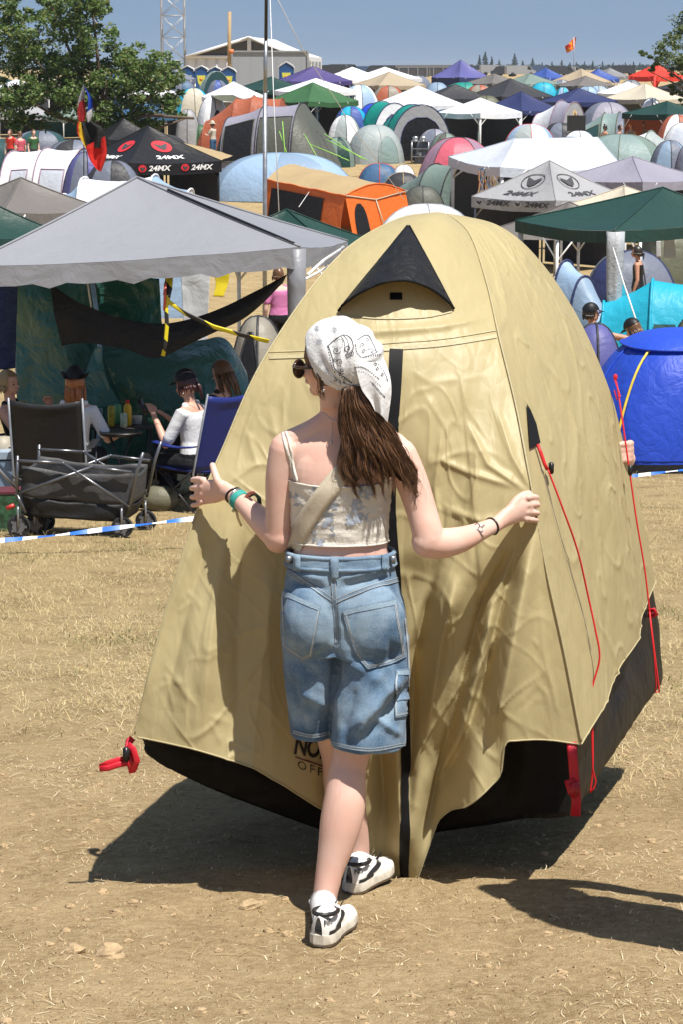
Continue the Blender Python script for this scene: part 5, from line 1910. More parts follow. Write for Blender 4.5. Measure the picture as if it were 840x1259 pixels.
    if top is not None:
        t = MB(); z0 = -.05
        tt = [q for q in tors if q[0] >= z0 and q[0] <= .46]
        t.loft([ring(T(0,0,z), (hw*sc+.012)*k, (hd+.012)*k, 20, 2.2, A_, B_) for z,hw,hd in tt])
        for s in (1,-1): t.tube([T(s*.07,0,.44), T(s*.10,0,.50)], [.04*k,.03*k], 10, round_ends=True)
        if sleeves > 0:
            for nm in W_:
                shp, e, w = W_[nm]
                pts = [shp.lerp(T(0,0,.42),.4), shp, shp.lerp(e, min(1, sleeves*.5)), shp.lerp(e, min(1, sleeves))]
                rr = [.06*k,.062*k,.058*k,.056*k]
                if sleeves > 1: pts += [e.lerp(w, min(1,(sleeves-1)))]; rr += [.042*k]
                t.tube(pts, rr, 12, round_ends=True)
        to = t.build('top', M(top) if isinstance(top, str) else top, root); remesh(to, vox, 2)
    if bottom is not None:
        t = MB()
        t.loft([ring(T(0,0,z), (hw+.014)*k, (hd+.014)*k, 20, 2.2, A_, B_) for z,hw,hd in tors[:3]])
        for nm in Lg:
            hp_, kn, an, ft = Lg[nm]
            t.tube([hp_, hp_.lerp(kn,.5), hp_.lerp(kn, min(1, trousers*2))], [.10*k,.092*k,.075*k], 12, round_ends=True)
            if trousers > .5: t.tube([kn, kn.lerp(an, (trousers-.5)*2*.95)], [.073*k,.058*k], 12, round_ends=True)
        to = t.build('trousers' if trousers > .6 else 'shorts', M(bottom) if isinstance(bottom, str) else bottom, root); remesh(to, vox, 2)
    for nm in Lg:
        hp_, kn, an, ft = Lg[nm]; t = MB()
        t.tube([an+Vector((0,0,-.04*k))-ft*.055*k, an+Vector((0,0,-.045*k))+ft*.06*k, an+Vector((0,0,-.058*k))+ft*.18*k], [.044*k,.046*k,.036*k], 10, round_ends=True)
        t.build('shoe', M(shoes), root)
    t = MB()
    rows = []
    for i in range(12):
        ph = .05+1.95*i/11
        r = []
        for j in range(25):
            a = R(60)+(2*math.pi-2*R(60))*j/24
            q = 1+.03*noise3(a*5, ph*3, 2)
            r.append(Hh(.107*q*math.sin(ph)*math.cos(a)-.004, .086*q*math.sin(ph)*math.sin(a), .117*q*math.cos(ph)))
        rows.append(r)
    t.grid(rows)
    t.grid([[Hh(.105*math.sin(ph)*math.cos(a)-.003, .085*math.sin(ph)*math.sin(a), .116*math.cos(ph)) for a in np.linspace(-R(64), R(64), 13)] for ph in np.linspace(.05, 1.02, 7)])
    rh2 = random.Random(int(abs(base[0])*1000))
    for q in range(60):
        a = R(62)+(2*math.pi-2*R(62))*rh2.random()
        L = (.10+.16*rh2.random()) if long_hair else (.03+.05*rh2.random())
        p0 = Hh(.10*math.cos(a), .082*math.sin(a), -.02); 
        t.tube([p0, Hh(.104*math.cos(a), .088*math.sin(a), -.02-L*.5), Hh(.098*math.cos(a)+.01*rh2.random(), .09*math.sin(a), -.02-L)], [.008*k,.009*k,.002*k], 5)
    if hair == 'wine' or hair == 'blond' or extra == 'tied':
        for q in range(16): t.tube([Hh(-.10,0,.0), Hh(-.135+.02*rh2.random(),.02*(rh2.random()-.5),-.04), Hh(-.13,.03*(rh2.random()-.5),-.16)], [.012*k,.014*k,.003*k], 5)
    if extra == 'bun': t.ellipsoid(Hh(-.05,0,.12), (.04*k,.04*k,.04*k), 10, 8)
    t.build('hair', HAIRS[hair], root)
    if vox < .011:
        for s in (1,-1):
            t = MB(); t.ellipsoid(Hh(.083,s*.031,-.012), (.010*k,.011*k,.007*k), 8, 6); t.build('eye', HAIRS['dark'], root)
            t = MB(); t.tube([Hh(.084,s*.016,.012), Hh(.088,s*.03,.017), Hh(.078,s*.046,.012)], .0035*k, 5); t.build('eyebrow', HAIRS[hair], root)
    if hat:
        t = MB()
        crown = []
        for i in range(9):
            ph = .03+1.32*i/8
            hh = .128 if hat == 'cap' else .15
            crown.append([Hh(.118*math.sin(ph)*math.cos(a), .098*math.sin(ph)*math.sin(a), .012+hh*math.cos(ph)) for a in np.linspace(0, 2*math.pi, 25)[:-1]])
        t.grid(crown, close_u=True)
        if hat == 'cap':
            t.grid([[Hh(.10+s_*.085*math.cos(a), (.085-.01*s_)*math.sin(a), .035-.02*s_**2) for a in np.linspace(-1.3,1.3,9)] for s_ in (0,.5,1)])
        else:
            rr = []
            for s_ in (0,.35,.7,1):
                bw = .035 if hat == 'cowboy' else .08
                rr.append([Hh((.11+bw*s_)*math.cos(a), (.09+bw*s_)*math.sin(a), .04+(.06*s_**2*abs(math.sin(a))**2 if hat == 'cowboy' else -.015*s_)) for a in np.linspace(0, 2*math.pi, 33)[:-1]])
            t.grid(rr, close_u=True)
        t.build('hat', M(hatcol), root)
    return root, P, T, Hh, W_

# ------------------------------------------------------------------ trees
def leaf_mat(name, cols):
    t = NT(name); geo = t.n('ShaderNodeNewGeometry')
    c = t.ramp(geo.outputs['Random Per Island'], [(i/(len(cols)-1), c) for i, c in enumerate(cols)])
    p = t.bsdf(c, .45, None, .4)
    tr = t.n('ShaderNodeBsdfTranslucent'); t.l(c, tr.inputs['Color'])
    m = t.n('ShaderNodeMixShader'); m.inputs[0].default_value = .3
    t.l(p.outputs[0], m.inputs[1]); t.l(tr.outputs[0], m.inputs[2])
    return t.done(m)
BARK = plain('bark', (.12,.085,.06), .9, var=.4, scale=12, bump=.8)
LEAF = leaf_mat('broad_leaves', [(.035,.07,.014), (.06,.115,.022), (.10,.17,.035), (.15,.22,.055), (.19,.18,.06)])
NEEDLE = leaf_mat('needles', [(.010,.022,.010), (.018,.035,.014), (.03,.05,.02)])
def leaves(mb, c, r, n, sz, rng):
    for _ in range(n):
        d = Vector((rng.gauss(0,1), rng.gauss(0,1), rng.gauss(0,1)))
        d = d.normalized()*(rng.random()**.45)
        p = Vector(c)+Vector((d.x*r[0], d.y*r[1], d.z*r[2]))
        a = Vector((rng.gauss(0,1), rng.gauss(0,1), rng.gauss(0,.6))).normalized()
        b = a.orthogonal().normalized(); b = (b + a.cross(b)*rng.uniform(-1,1)).normalized()
        s = sz*(.6+.8*rng.random())
        mb.add([p-a*s, p+b*s*.5, p+a*s, p-b*s*.5], [(0,1,2,3)])
# ------------------------------------------------------------------ horizon
def conifer(px, py, Y, lab, seed):
    rng = random.Random(seed)
    g = G(px, Y); top = W(px, py, Y); h = top.z-g.z
    r = thing('conifer_tree', lab, 'tree', g, 'conifers along the horizon')
    mb = MB(); mb.tube([g, g+Vector((0,0,h*.5)), g+Vector((0,0,h*.97))], [h*.025,h*.015,h*.004], 6); mb.build('trunk', BARK, r)
    mb = MB(); wd = h*rng.uniform(.20,.34)
    for k in range(26):
        t = k/25; rad = wd*(1-t)**.85*(.75+.5*rng.random())+h*.012
        leaves(mb, g+Vector((rng.uniform(-.1,.1)*rad, 0, h*(.10+.88*t))), (rad, rad, h*.05), int(26*(1-t)+8), h*.05, rng)
    mb.build('crown', NEEDLE, r)
con = [(590,71),(597,67),(605,72),(614,76),(633,69),(643,77),(655,74),(667,79),(679,78),(691,76),(701,79),(709,79),(719,78),(729,77),(741,78),(754,79),(769,79),(779,78),(787,79)]
plc = ['leftmost of the dark conifers, beside the pointed purple-blue gazebo','tallest of the left cluster of conifers on the skyline','slim conifer just right of the tallest of the left cluster','low bushy conifer filling the gap after the left cluster','broad tall conifer standing alone above the middle of the skyline','short conifer tucked beside the broad tall one','conifer with a stepped outline, two right of the broad tall one','low round conifer before the flag on the skyline','conifer a few steps left of the flag pole','conifer directly left of the red and yellow flag pole','small conifer directly behind the flag pole','conifer directly right of the flag pole','conifer two right of the flag pole on the skyline','conifer above the beige gazebo on the skyline','short conifer right of the beige gazebo peak','lone conifer above the white and blue gazebos at right','conifer left of the red gazebo','pointed conifer just left of the red gazebo peak','rightmost conifer, half behind the leaves of the right-hand tree']
for k, ((px, py), lb) in enumerate(zip(con, plc)): conifer(px, py-2, 1500, lb, 100+k)

# long low wood behind the conifers
mb = MB(); rng = random.Random(4)
for k in range(150):
    px = 560+290*rng.random(); p = G(px, 1560); leaves(mb, p+Vector((0,0,1.6)), (5,4,1.9), 26, 1.0, rng)
for k in range(60):
    px = -20+430*rng.random(); p = G(px, 1700); leaves(mb, p+Vector((0,0,1.2)), (6,4,1.6), 20, 1.1, rng)
tag(mb.build('far_wood', NEEDLE), kind='stuff')

VW = plain('van_white_paint', (.30,.31,.33), .35, var=.08); VD = plain('van_dark_paint', (.05,.055,.065), .35, var=.2); VB = plain('van_blue_paint', (.07,.11,.2), .35, var=.2)
GLASS = plain('dark_glass', (.02,.025,.03), .12, spec=.8)
RUB = plain('tyre_rubber', (.015,.015,.016), .8)
def van(px, Y, L, h, rot, m, lab, z=0):
    g = G(px, Y); root = thing('parked_van', lab, 'van', g, 'vehicles parked on the skyline')
    a = R(rot); ca, sa = math.cos(a), math.sin(a)
    P = lambda x, y, z: g+Vector((x*ca-y*sa, x*sa+y*ca, z))
    prof = [(-.5,.35),(-.5,.93),(-.46,1),(.2,1),(.30,.97),(.40,.62),(.5,.52),(.5,.2),(-.48,.2)]
    mb = MB()
    for_rings = [[P(x*L, y, z*h) for x, z in prof] for y in (-.95,-.85,.85,.95)]
    mb.loft(for_rings); mb.build('body', m, root, smooth=False)
    for x in (-.3, .32):
        for y in (-.9, .9):
            w = MB(); w.tube([P(x*L, y-.1, .34), P(x*L, y+.1, .34)], .34, 12); w.build('wheel', RUB, root)
    w = MB(); w.add([P(.21*L,-.965,.62*h),P(.37*L,-.965,.62*h),P(.29*L,-.965,.92*h),P(.21*L,-.965,.92*h)],[(0,1,2,3)]); w.build('side_window', GLASS, root, smooth=False)
    w = MB(); w.add([P(.405*L,-.8,.64*h),P(.405*L,.8,.64*h),P(.312*L,.8,.96*h),P(.312*L,-.8,.96*h)],[(0,1,2,3)]); w.build('windscreen', GLASS, root, smooth=False)
vs_ = [(408,330,5.5,2.6,170,VD,'dark van beside the right wall of the white marquee'),(424,350,6,2.7,10,VD,'dark van just right of the marquee on the skyline'),(447,360,5.5,2.3,5,VB,'bluish van above the white gazebos left of the trailers'),(468,350,6,2.5,175,VD,'dark van directly left of the grey trailers'),
  (606,420,5.5,2.5,5,VW,'pale van below the tall conifer, right of the purple-blue gazebo'),(622,400,6,2.2,170,VD,'dark van right of the pale van under the conifers'),(640,390,6,2.4,8,VW,'white van behind the grey-green gazebo roof'),(658,420,5,2.3,175,VB,'bluish van left of the blue gazebo peak'),(690,400,6,2.2,5,VD,'dark van below the flag on the skyline'),(765,420,6,2.4,170,VD,'dark van left of the red gazebo on the skyline'),(702,430,5,2.1,0,VW,'small pale van directly under the flag')]
for a in vs_: van(a[0], a[1], a[2]*.8, a[3]*.74, *a[4:])
def trailer(px, Y, L, h, lab):
    g = G(px, Y); root = thing('stage_trailer', lab, 'trailer', g, 'long grey trailers on the skyline')
    mb = MB(); mb.box(g+Vector((0,0,h*.48)), (L,2.4,h*.62)); mb.build('body', plain('trailer_dark', (.07,.07,.075), .6), root, smooth=False)
    mb = MB(); mb.box(g+Vector((0,0,h*.9)), (L*1.03,2.5,h*.2)); mb.build('roof', plain('trailer_roof', (.17,.17,.175), .6), root, smooth=False)
    for k in range(4):
        mb = MB(); mb.box(g+Vector((L*(-.42+.28*k),-1.25,h*.48)), (.18,.1,h*.7)); mb.build('post', STEELG, root, smooth=False)
    for x in (-.3,.3):
        for y in (-.9,.9):
            w = MB(); w.tube([g+Vector((x*L,y-.1,.35)), g+Vector((x*L,y+.1,.35))], .38, 12); w.build('wheel', RUB, root)
trailer(508, 330, 4.6, 1.9, 'grey roofed trailer with dark open side left of the purple-blue gazebo'); trailer(551, 345, 5.0, 1.9, 'grey roofed trailer partly behind the pointed purple-blue gazebo')

# ------------------------------------------------------------------ marquee, site box, toilets, tower
Ym = 230; s_ = PXM(80, Ym)
MQ = M('white', tr=.1); gq = G(305, Ym)
mq = thing('marquee', 'large white gabled festival marquee with dark open gable on the skyline', 'marquee', gq)
zt = W(305, 46, Ym).z; ze = W(228, 70, Ym).z; zb = gq.z
xl = W(228, 70, Ym).x; xr = W(368, 68, Ym).x; xm = W(306, 46, Ym).x
back = Vector((1.9, 22, 0))
fl, fr, fp = Vector((xl,Ym,ze)), Vector((xr,Ym,ze)), Vector((xm,Ym,zt))
mb = MB()
for a, b in ((fl, fp), (fp, fr)):
    rows = [[a.lerp(b, u)+back*v+Vector((0,0,-.12*math.sin(math.pi*u))) for u in np.linspace(0,1,8)] for v in np.linspace(-.03,1,12)]
    mb.grid(rows)
rf = mb.build('roof', MQ, mq)
mb = MB(); mb.add([fl+Vector((.2,.1,-.05)), fr+Vector((-.2,.1,-.05)), fp+Vector((0,.1,-.25))], [(0,1,2)]); mb.build('gable_panel', plain('gable_shade', (.085,.08,.075), .8), mq, smooth=False)  # dark sheet stands in for the shaded inside of the open gable
mb = MB()
for a, b in ((fl, fp), (fp, fr), (fl, fr)): mb.tube([a+Vector((0,-.1,-.05)), b+Vector((0,-.1,-.05))], .16, 6)
mb.tube([fp+Vector((0,-.1,0)), Vector((xm,Ym-.1,ze))], .22, 6)
mb.build('gable_frame', STEELW, mq)
mb = MB(); 
rows = [[fr+back*v+Vector((.03,0,(zb-ze)*t)) for v in np.linspace(0,1,20)] for t in (0,.5,1)]; mb.grid(rows)
rows = [[fl+(fr-fl)*v+Vector((0,.15,(zb-ze)*t)) for v in np.linspace(0,1,20)] for t in (0,.5,1)]; mb.grid(rows)
wl_m = mb.build('side_wall', MQ, mq)
for k in range(6):
    p = fr+back*(.08+.16*k)+Vector((.09,0,-.9)); mb = MB(); mb.box(p, (.05,1.6,.9), -.086); mb.build('window', plain('clear_film', (.25,.27,.28), .3), mq, smooth=False)
mb = MB()
for k in range(12): mb.tube([fl+(fr-fl)*(k/11)+Vector((0,-.02,-.02)), Vector((fl.x+(fr.x-fl.x)*k/11, Ym-.02, zb))], .07, 5)
mb.build('frame_posts', STEELW, mq)

gb = G(332, 190); zt = W(332, 63, 190).z; L = 93/PXM(70,190)
bx = thing('site_container', 'long plain grey site container standing before the white marquee', 'container', gb)
mb = MB(); H_ = zt-gb.z; mb.box(gb+Vector((0,1.2,H_/2)), (L,2.4,H_)); 
for k in range(6): mb.box(gb+Vector((-L/2+L*(k+.5)/6, -.0, H_/2)), (.05,.03,H_*.94))
mb.build('body', plain('container_grey', (.30,.32,.345), .55, var=.12), bx, smooth=False)
mb = MB(); 
for z in (.06, H_-.05): mb.box(gb+Vector((0,-.05,z)), (L+.06,.14,.13))
for x in (-L/2, L/2): mb.box(gb+Vector((x,-.05,H_/2)), (.14,.15,H_))
mb.build('frame', plain('container_frame', (.27,.285,.30), .5), bx, smooth=False)

TB = plain('toilet_blue_plastic', (.02,.075,.21), .4, var=.1); TY_ = plain('toilet_yellow_print', (.62,.60,.08), .5); TW_ = plain('toilet_white_roof', (.75,.76,.78), .45)
def toilet(px, py, Y, lab, w=1.0):
    g = G(px, Y); z = W(px, py, Y).z; h = z-g.z
    r = thing('portable_toilet', lab, 'portable toilet', g, 'blue portable toilets before the marquee')
    mb = MB(); mb.box(g+Vector((0,0,h*.43)), (w,1.05,h*.86)); 
    mb.add([g+Vector(q) for q in ((-w/2,-.53,h*.86),(w/2,-.53,h*.86),(0,-.53,h*.97),(-w/2,.53,h*.86),(w/2,.53,h*.86),(0,.53,h*.97))], [(0,1,2),(3,5,4),(0,2,5,3),(1,4,5,2)])
    mb.build('body', TB, r, smooth=False)
    mb = MB()
    arc = [(-.56*w,h*.86),(-.4*w,h*.93),(0,h*1.0),(.4*w,h*.93),(.56*w,h*.86)]
    mb.loft([[g+Vector((x,y,z2)) for x, z2 in arc]+[g+Vector((x,y,z2-.05)) for x, z2 in arc[::-1]] for y in (-.6,.6)])
    mb.build('roof', TW_, r, smooth=False)
    mb = MB(); mb.box(g+Vector((0,-.54,h*.41)), (w*.74,.04,h*.74)); d = mb.build('door', plain('toilet_door_blue', (.03,.10,.26), .4), r, smooth=False)
    mb = MB(); mb.add([g+Vector(q) for q in ((-.3*w,-.57,h*.74),(.3*w,-.57,h*.74),(.22*w,-.57,h*.55),(0,-.57,h*.42),(-.22*w,-.57,h*.55))],[(0,1,2,3,4)]); mb.build('sign', TY_, d, smooth=False)
    mb = MB(); mb.tube([g+Vector((0,-.575,h*.64)), g+Vector((0,-.58,h*.64))], .12, 12); mb.build('emblem', plain('toilet_orange_print', (.7,.25,.03), .5), d)
toilet(231,81,168,'leftmost of the four blue toilets in a row before the marquee'); toilet(248,81,168,'second blue toilet from the left in the row of four'); toilet(265,82,168,'third blue toilet from the left in the row of four'); toilet(281,82,167,'rightmost of the four blue toilets, whole yellow sign in view')
toilet(352,76,165,'single blue toilet standing alone before the grey container')

tw = thing('truss_tower', 'tall slim lattice truss tower with crossed braces on the left skyline', 'tower', G(212, 245))
X0, X1 = W(199,60,245).x, W(227,60,245).x; zb = G(212,245).z; zt = zb+17
TS = plain('galvanised_truss', (.42,.43,.45), .45, .4)
mb = MB()
for x in (X0, X1):
    for y in (244, 246): mb.tube([(x,y,zb),(x,y,zt)], .07, 6)
mb.build('mast_posts', TS, tw)
mb = MB(); k = 0
zz = [W(212, p, 245).z for p in (75,47,20,-7,-34,-61)]
for a, b in zip(zz[:-1], zz[1:]):
    for y in (244,246):
        mb.tube([(X0,y,a),(X1,y,a)], .045, 5); mb.tube([(X0,y,a),(X1,y,b)], .028, 5); mb.tube([(X1,y,a),(X0,y,b)], .035, 5)
    for x in (X0,X1): mb.tube([(x,244,a),(x,246,b)], .035, 5)
mb.build('braces', TS, tw)
wp = thing('timber_mast', 'tall bare timber post rising in front of the marquee', 'post', G(282, 185))
p0 = G(282,185); p1 = W(282,15,185)
mb = MB(); mb.tube([p0, p0.lerp(p1,.6)+Vector((-.03,0,0)), p1], [.17,.15,.13], 8); mb.build('post', WOOD, wp)
mb = MB(); mb.box(W(284,64,184.7), (.35,.2,.35)); mb.build('orange_marker', plain('orange_marker', (.7,.2,.06), .6), wp)

# red and yellow flag
fg = G(706, 170); fr_ = thing('flag', 'red and yellow flag flying on a thin pole above the far tents', 'flag', fg)
mb = MB(); mb.tube([fg, W(706,46,170)], .03, 6); mb.build('flag_pole', STEELG, fr_)
c0, c1, c2, c3 = W(709,46,170), W(695,57,169.8), W(697,65,169.8), W(707,62,170)
rows = [[c0.lerp(c1,u).lerp(c3.lerp(c2,u),v)+Vector((0,.15*math.sin(u*7+v),.05*math.sin(u*6))) for u in np.linspace(0,1,12)] for v in np.linspace(0,1,8)]
t = NT('flag_red_yellow'); n_ = t.noise(t.coord('Object',(1,1,1)), 2.6, 2); cc = t.ramp(n_.outputs['Fac'], [(.45,(.62,.03,.02)),(.5,(.8,.5,.02)),(.56,(.62,.05,.02))]); t.done(t.bsdf(cc,.7))
mb = MB(); mb.grid(rows); mb.build('cloth', t.mat, fr_)

# ------------------------------------------------------------------ gazebos of the field, far to near
GZ = [
 ('small grey-blue gazebo left of the arched pale blue tent', 214,84,145,1.9,1.9,35,.65,'slate',{}),
 ('purple gazebo with a broad roof below the grey container', 385,82,140,3.9,3.0,18,.85,'purple',{'wall':'charcoal'}),
 ('dark green gazebo behind the tall black and grey pole', 333,95,133,3.4,3.0,30,.7,'dkgreen',{'wall':'charcoal'}),
 ('white gazebo between the purple roof and the bright green roof', 388,97,124,3.4,2.8,28,.62,'white',{'wall':'denimblue'}),
 ('bright green gazebo with a crumpled roof behind the big grey-green tent', 384,102,112,3.1,3.1,40,.85,'green',{'wr':.05,'wall':'charcoal'}),
 ('white gazebo roof just right of the purple gazebo', 434,83,152,3.4,3.0,25,.75,'white',{'wall':'slate'}),
 ('white gazebo roof behind the beige gazebo', 474,83,158,4.2,3.0,15,.75,'white',{'wall':'charcoal'}),
 ('beige gazebo with hanging cloth below, left of the grey pop-up dome', 479,89,140,3.2,3.0,30,.75,'beige',{'wall':'tan'}),
 ('pointed purple-blue gazebo standing highest against the sky', 567,74,175,3.0,3.0,40,1.25,'indigo',{'drop':.5,'valm':M('navy'),'sag':.22,'wall':'slate'}),
 ('olive-grey gazebo right of the pointed purple-blue one', 608,91,152,2.7,2.7,38,.6,'stone',{'wall':'charcoal'}),
 ('smaller black gazebo left of the wide black one, behind white roofs', 560,104,127,3.2,2.4,15,.72,'charcoal',{'wall':'denimblue'}),
 ('wide black gazebo behind the navy gazebo', 628,97,131,3.6,3.0,35,.95,'charcoal',{'wall':'charcoal'}),
 ('white gazebo over the teal arched tents', 515,106,115,3.2,3.0,36,.88,'white',{'wall':'denimblue'}),
 ('small white gazebo with splayed white legs left of the navy gazebo', 591,121,105,2.6,2.6,42,.62,'white',{'legw':.05,'wall':'charcoal'}),
 ('navy gazebo with scalloped white-edged hem and white legs', 641,113,112,2.7,2.7,42,.85,'navy',{'scal':.35,'n':16,'wall':'black'}),
 ('grey-green gazebo left of the blue peak under the conifers', 652,91,146,2.7,2.7,30,.6,'sage',{'wall':'slate'}),
 ('blue gazebo peak between the grey-green and beige roofs', 672,84,166,2.0,2.0,40,.65,'blue',{}),
 ('beige-grey gazebo with coloured clothes hanging below it', 715,85,151,2.7,2.7,42,.8,'beige',{'wall':'charcoal'}),
 ('dark grey gazebo in front of the beige-grey one', 720,94,143,2.5,2.5,25,.55,'stone',{'wall':'charcoal'}),
 ('blue gazebo partly behind the beige-grey one', 736,85,166,2.3,2.0,20,.7,'blue',{}),
 ('grey gazebo under the conifers left of the red gazebo', 750,84,177,2.2,2.0,25,.6,'grey',{}),
 ('navy gazebo with plain hem behind the white dome and easel', 712,109,118,3.0,2.6,20,.62,'navy',{'wall':'charcoal'}),
 ('white gazebo partly behind the cream gazebo', 772,101,131,2.4,2.4,30,.6,'white',{'wall':'charcoal'}),
 ('cream gazebo in front of the red gazebo', 793,103,120,2.9,2.9,40,.75,'cream',{'wall':'greygreen'}),
 ('dark green gazebo above the pale tunnel tents at right', 820,125,100,2.6,2.6,38,.5,'dkgreen',{'wall':'rust'}),
 ('red gazebo half hidden by the leaves of the right-hand tree', 807,79,150,2.4,2.4,35,.75,'red',{'legm':M('red'),'legw':.08,'drop':.3}),
 ('black gazebo at the right edge behind the cream one', 842,99,141,2.6,2.4,20,.45,'charcoal',{'wall':'charcoal'}),
 ('plain black gazebo under the big tree at left', 152,146,97,2.2,2.2,25,.8,'black',{'legm':STEELB,'wall':'charcoal'}),
 ('white tarpaulin gazebo left of the dark green one, by the toilets', 287,101,122,3.0,2.0,12,.75,'white',{'wr':.05,'wall':'tan'}),
 ('lavender-grey gazebo right of the long white gazebo', 778,193,68,3.0,3.0,46,.62,'lilac',{'drop':.24,'sag':.08,'wall':'charcoal'}),
 ('cream gazebo between the lavender one and the large green one', 768,229,57,2.2,2.2,40,.5,'cream',{}),
 ('dark grey gazebo with white piping just behind the tan tent', 700,249,48,2.3,2.0,35,.55,'stone',{'valm':M('white'),'drop':.1,}),
 ('dark green tarp gazebo behind the big grey gazebo', 352,258,34,2.3,2.0,-18,.52,'dkgreen',{'drop':.1}),
 ('stone-grey gazebo at the left edge behind the big grey one', 25,219,40,2.0,2.0,40,.5,'stone',{'wall':'charcoal'}),
 ('dark green gazebo at the left edge beneath the stone-grey one', -12,249,35.5,1.6,1.6,35,.45,'dkgreen',{}),

 ('white gazebo seen through the left branches of the big tree', 20,98,135,3.0,3.0,25,.7,'white',{'wall':'slate'}),
 ('grey gazebo behind the trunk of the big tree', 95,100,138,3.2,3.0,35,.75,'grey',{'wall':'charcoal'}),
 ('white gazebo behind the right half of the big tree', 175,99,132,3.2,3.0,20,.7,'white',{'wall':'denimblue'}),
 ('blue gazebo behind the big tree, left of the truss tower', 140,92,155,3.2,3.0,30,.75,'blue',{'wall':'charcoal'}),
 ('cream gazebo at the left edge far behind the big tree', 55,90,160,3.4,3.0,15,.75,'cream',{'wall':'tan'}),
 ('dark green gazebo at the left edge far behind the big tree', -5,92,150,3.2,3.0,35,.75,'dkgreen',{'wall':'charcoal'}),

 ('pale grey gazebo low behind the campers under the big tree', 32,126,121,3.2,2.6,15,.6,'ltgrey',{'wall':'charcoal'}),
 ('faded green gazebo low under the middle of the big tree', 98,128,118,3.0,2.6,30,.6,'sage',{'wall':'dkteal'}),
 ('dark blue gazebo low under the right side of the big tree', 178,127,120,3.0,2.6,20,.6,'denimblue',{'wall':'charcoal'}),
]
for (lab, px, py, Y, w, d, rot, rh, col, kw) in GZ:
    gazebo(lab, px, py, Y, w, d, rot, rh, col, group='gazebos standing in the camp field', **kw)

# long white gazebo
cor = [W(615,206,70.5), W(768,207,73.5), W(716,192,77.5), W(552,193,74.5)]
gazebo_at('gazebo', 'long white gazebo with two grey-white legs and a ridge roof', cor, W(634,171,73.6), M('coolwhite'), 'gazebos standing in the camp field', drop=.28, peak2=W(735,169,75.8), legs=(0,1,3), legm=STEELW, legw=.06, sag=.10, edge=.09, wall='charcoal')

# two branded gazebos
PRW = plain('white_print', (.78,.78,.78), .6); PRR = plain('red_print', (.62,.02,.03), .6); PRK = plain('dark_print', (.05,.05,.055), .6)
def emblem(mb, fn, mi_bg, mi_fg):
    """round mask-like emblem: disc or ring with an angular face"""
    n = 28
    ri = .36 if mi_bg is None else 0
    def el(a, r): return fn(.5+.5*r*math.cos(a), .5+.5*r*math.sin(a))
    if mi_bg is None:
        b = [el(2*math.pi*k/n, 1) for k in range(n)] + [el(2*math.pi*k/n, .92) for k in range(n)]
        mb.add(b, [(k, (k+1) % n, n+(k+1) % n, n+k) for k in range(n)], mi_fg)
    else:
        mb.add([el(2*math.pi*k/n, 1) for k in range(n)], [tuple(range(n))], mi_bg)
    face = [(.5,.16),(.68,.30),(.80,.56),(.84,.74),(.66,.66),(.5,.58),(.34,.66),(.16,.74),(.20,.56),(.32,.30)]
    f2 = lambda a, b_: fn(a, b_) + fn.n*.012
    mb.add([f2(x, y) for x, y in face], [tuple(range(len(face)))], mi_fg)
class Frame:
    """flat rectangle in space: origin, x axis, y axis"""
    def __init__(s, o, x, y, off=.02):
        s.x = x; s.y = y; s.n = x.cross(y).normalized()
        if s.n.y > 0: s.n = -s.n
        s.o = o + s.n*off
    def __call__(s, a, b): return s.o + s.x*a + s.y*b
class OnSurf:
    """rectangle dropped on a mesh along the view of its own normal"""
    def __init__(s, fr, tree, off=.015):
        s.f = fr; s.t = tree; s.off = off; s.n = fr.n
    def __call__(s, a, b):
        p = s.f(a, b) + s.n*.6
        h = s.t.ray_cast(p, -s.n)
        return (h[0] + s.n*s.off) if h[0] is not None else s.f(a, b)
def branded(label, px, py, Y, w, rot, rh, col, inkT, inkB, face_bg, valcol, drop=.36):
    root, can = gazebo(label, px, py, Y, w, w, rot, rh, col, group='branded gazebos', drop=drop, legm=STEELB if col == 'black' else STEELG, valm=M(valcol), sag=.14, legw=.03, wall='charcoal')
    pk = W(px, py, Y); a = R(rot); ca, sa = math.cos(a), math.sin(a)
    def cr(sx, sy): return Vector((pk.x+sx*w/2*ca-sy*w/2*sa, pk.y+sx*w/2*sa+sy*w/2*ca, pk.z-rh))
    tree = bvh(can)
    mb = MB()
    vs, fs = text_mesh('24MX', .22, 1.0, .03)
    for A, B in ((cr(-1,1), cr(-1,-1)), (cr(-1,-1), cr(1,-1))):
        ex = (B-A).normalized(); mid = (A+B)/2; up = (pk-mid)
        nrm = ex.cross(up).normalized(); nrm = -nrm if nrm.y > 0 else nrm
        e = OnSurf(Frame(mid - ex*.36 + up*.34, ex*.72, up.normalized()*.62), tree, .02)
        emblem(mb, e, 1 if face_bg else None, 2)
        t = OnSurf(Frame(mid - ex*.55 + up*.13, ex*1.1, up.normalized()*.22), tree, .02)
        add_mapped(mb, vs, fs, t, 0)
        # valance
        for q in (.27, .73):
            c = A.lerp(B, q) + Vector((0,0,-drop*.5))
            o = Vector((ex.y, -ex.x, 0)); o = o if o.dot(mid-pk) > 0 else -o
            f1 = Frame(c - ex*.62 - Vector((0,0,drop*.32)), ex*.30, Vector((0,0,drop*.64)), 0); f1.o += o*.03; f1.n = o
            emblem(mb, f1, 1, 2)
            f2 = Frame(c - ex*.25 - Vector((0,0,drop*.24)), ex*.85, Vector((0,0,drop*.48)), 0); f2.o += o*.03
            add_mapped(mb, vs, fs, f2, 0)
    mb.build('printed_lettering', [inkT, inkB, PRK], can, smooth=False)
branded('black gazebo printed 24MX with red emblems below the big tree', 182, 155, 78, 3.45, 35, 1.12, 'black', PRW, PRR, True, 'black')
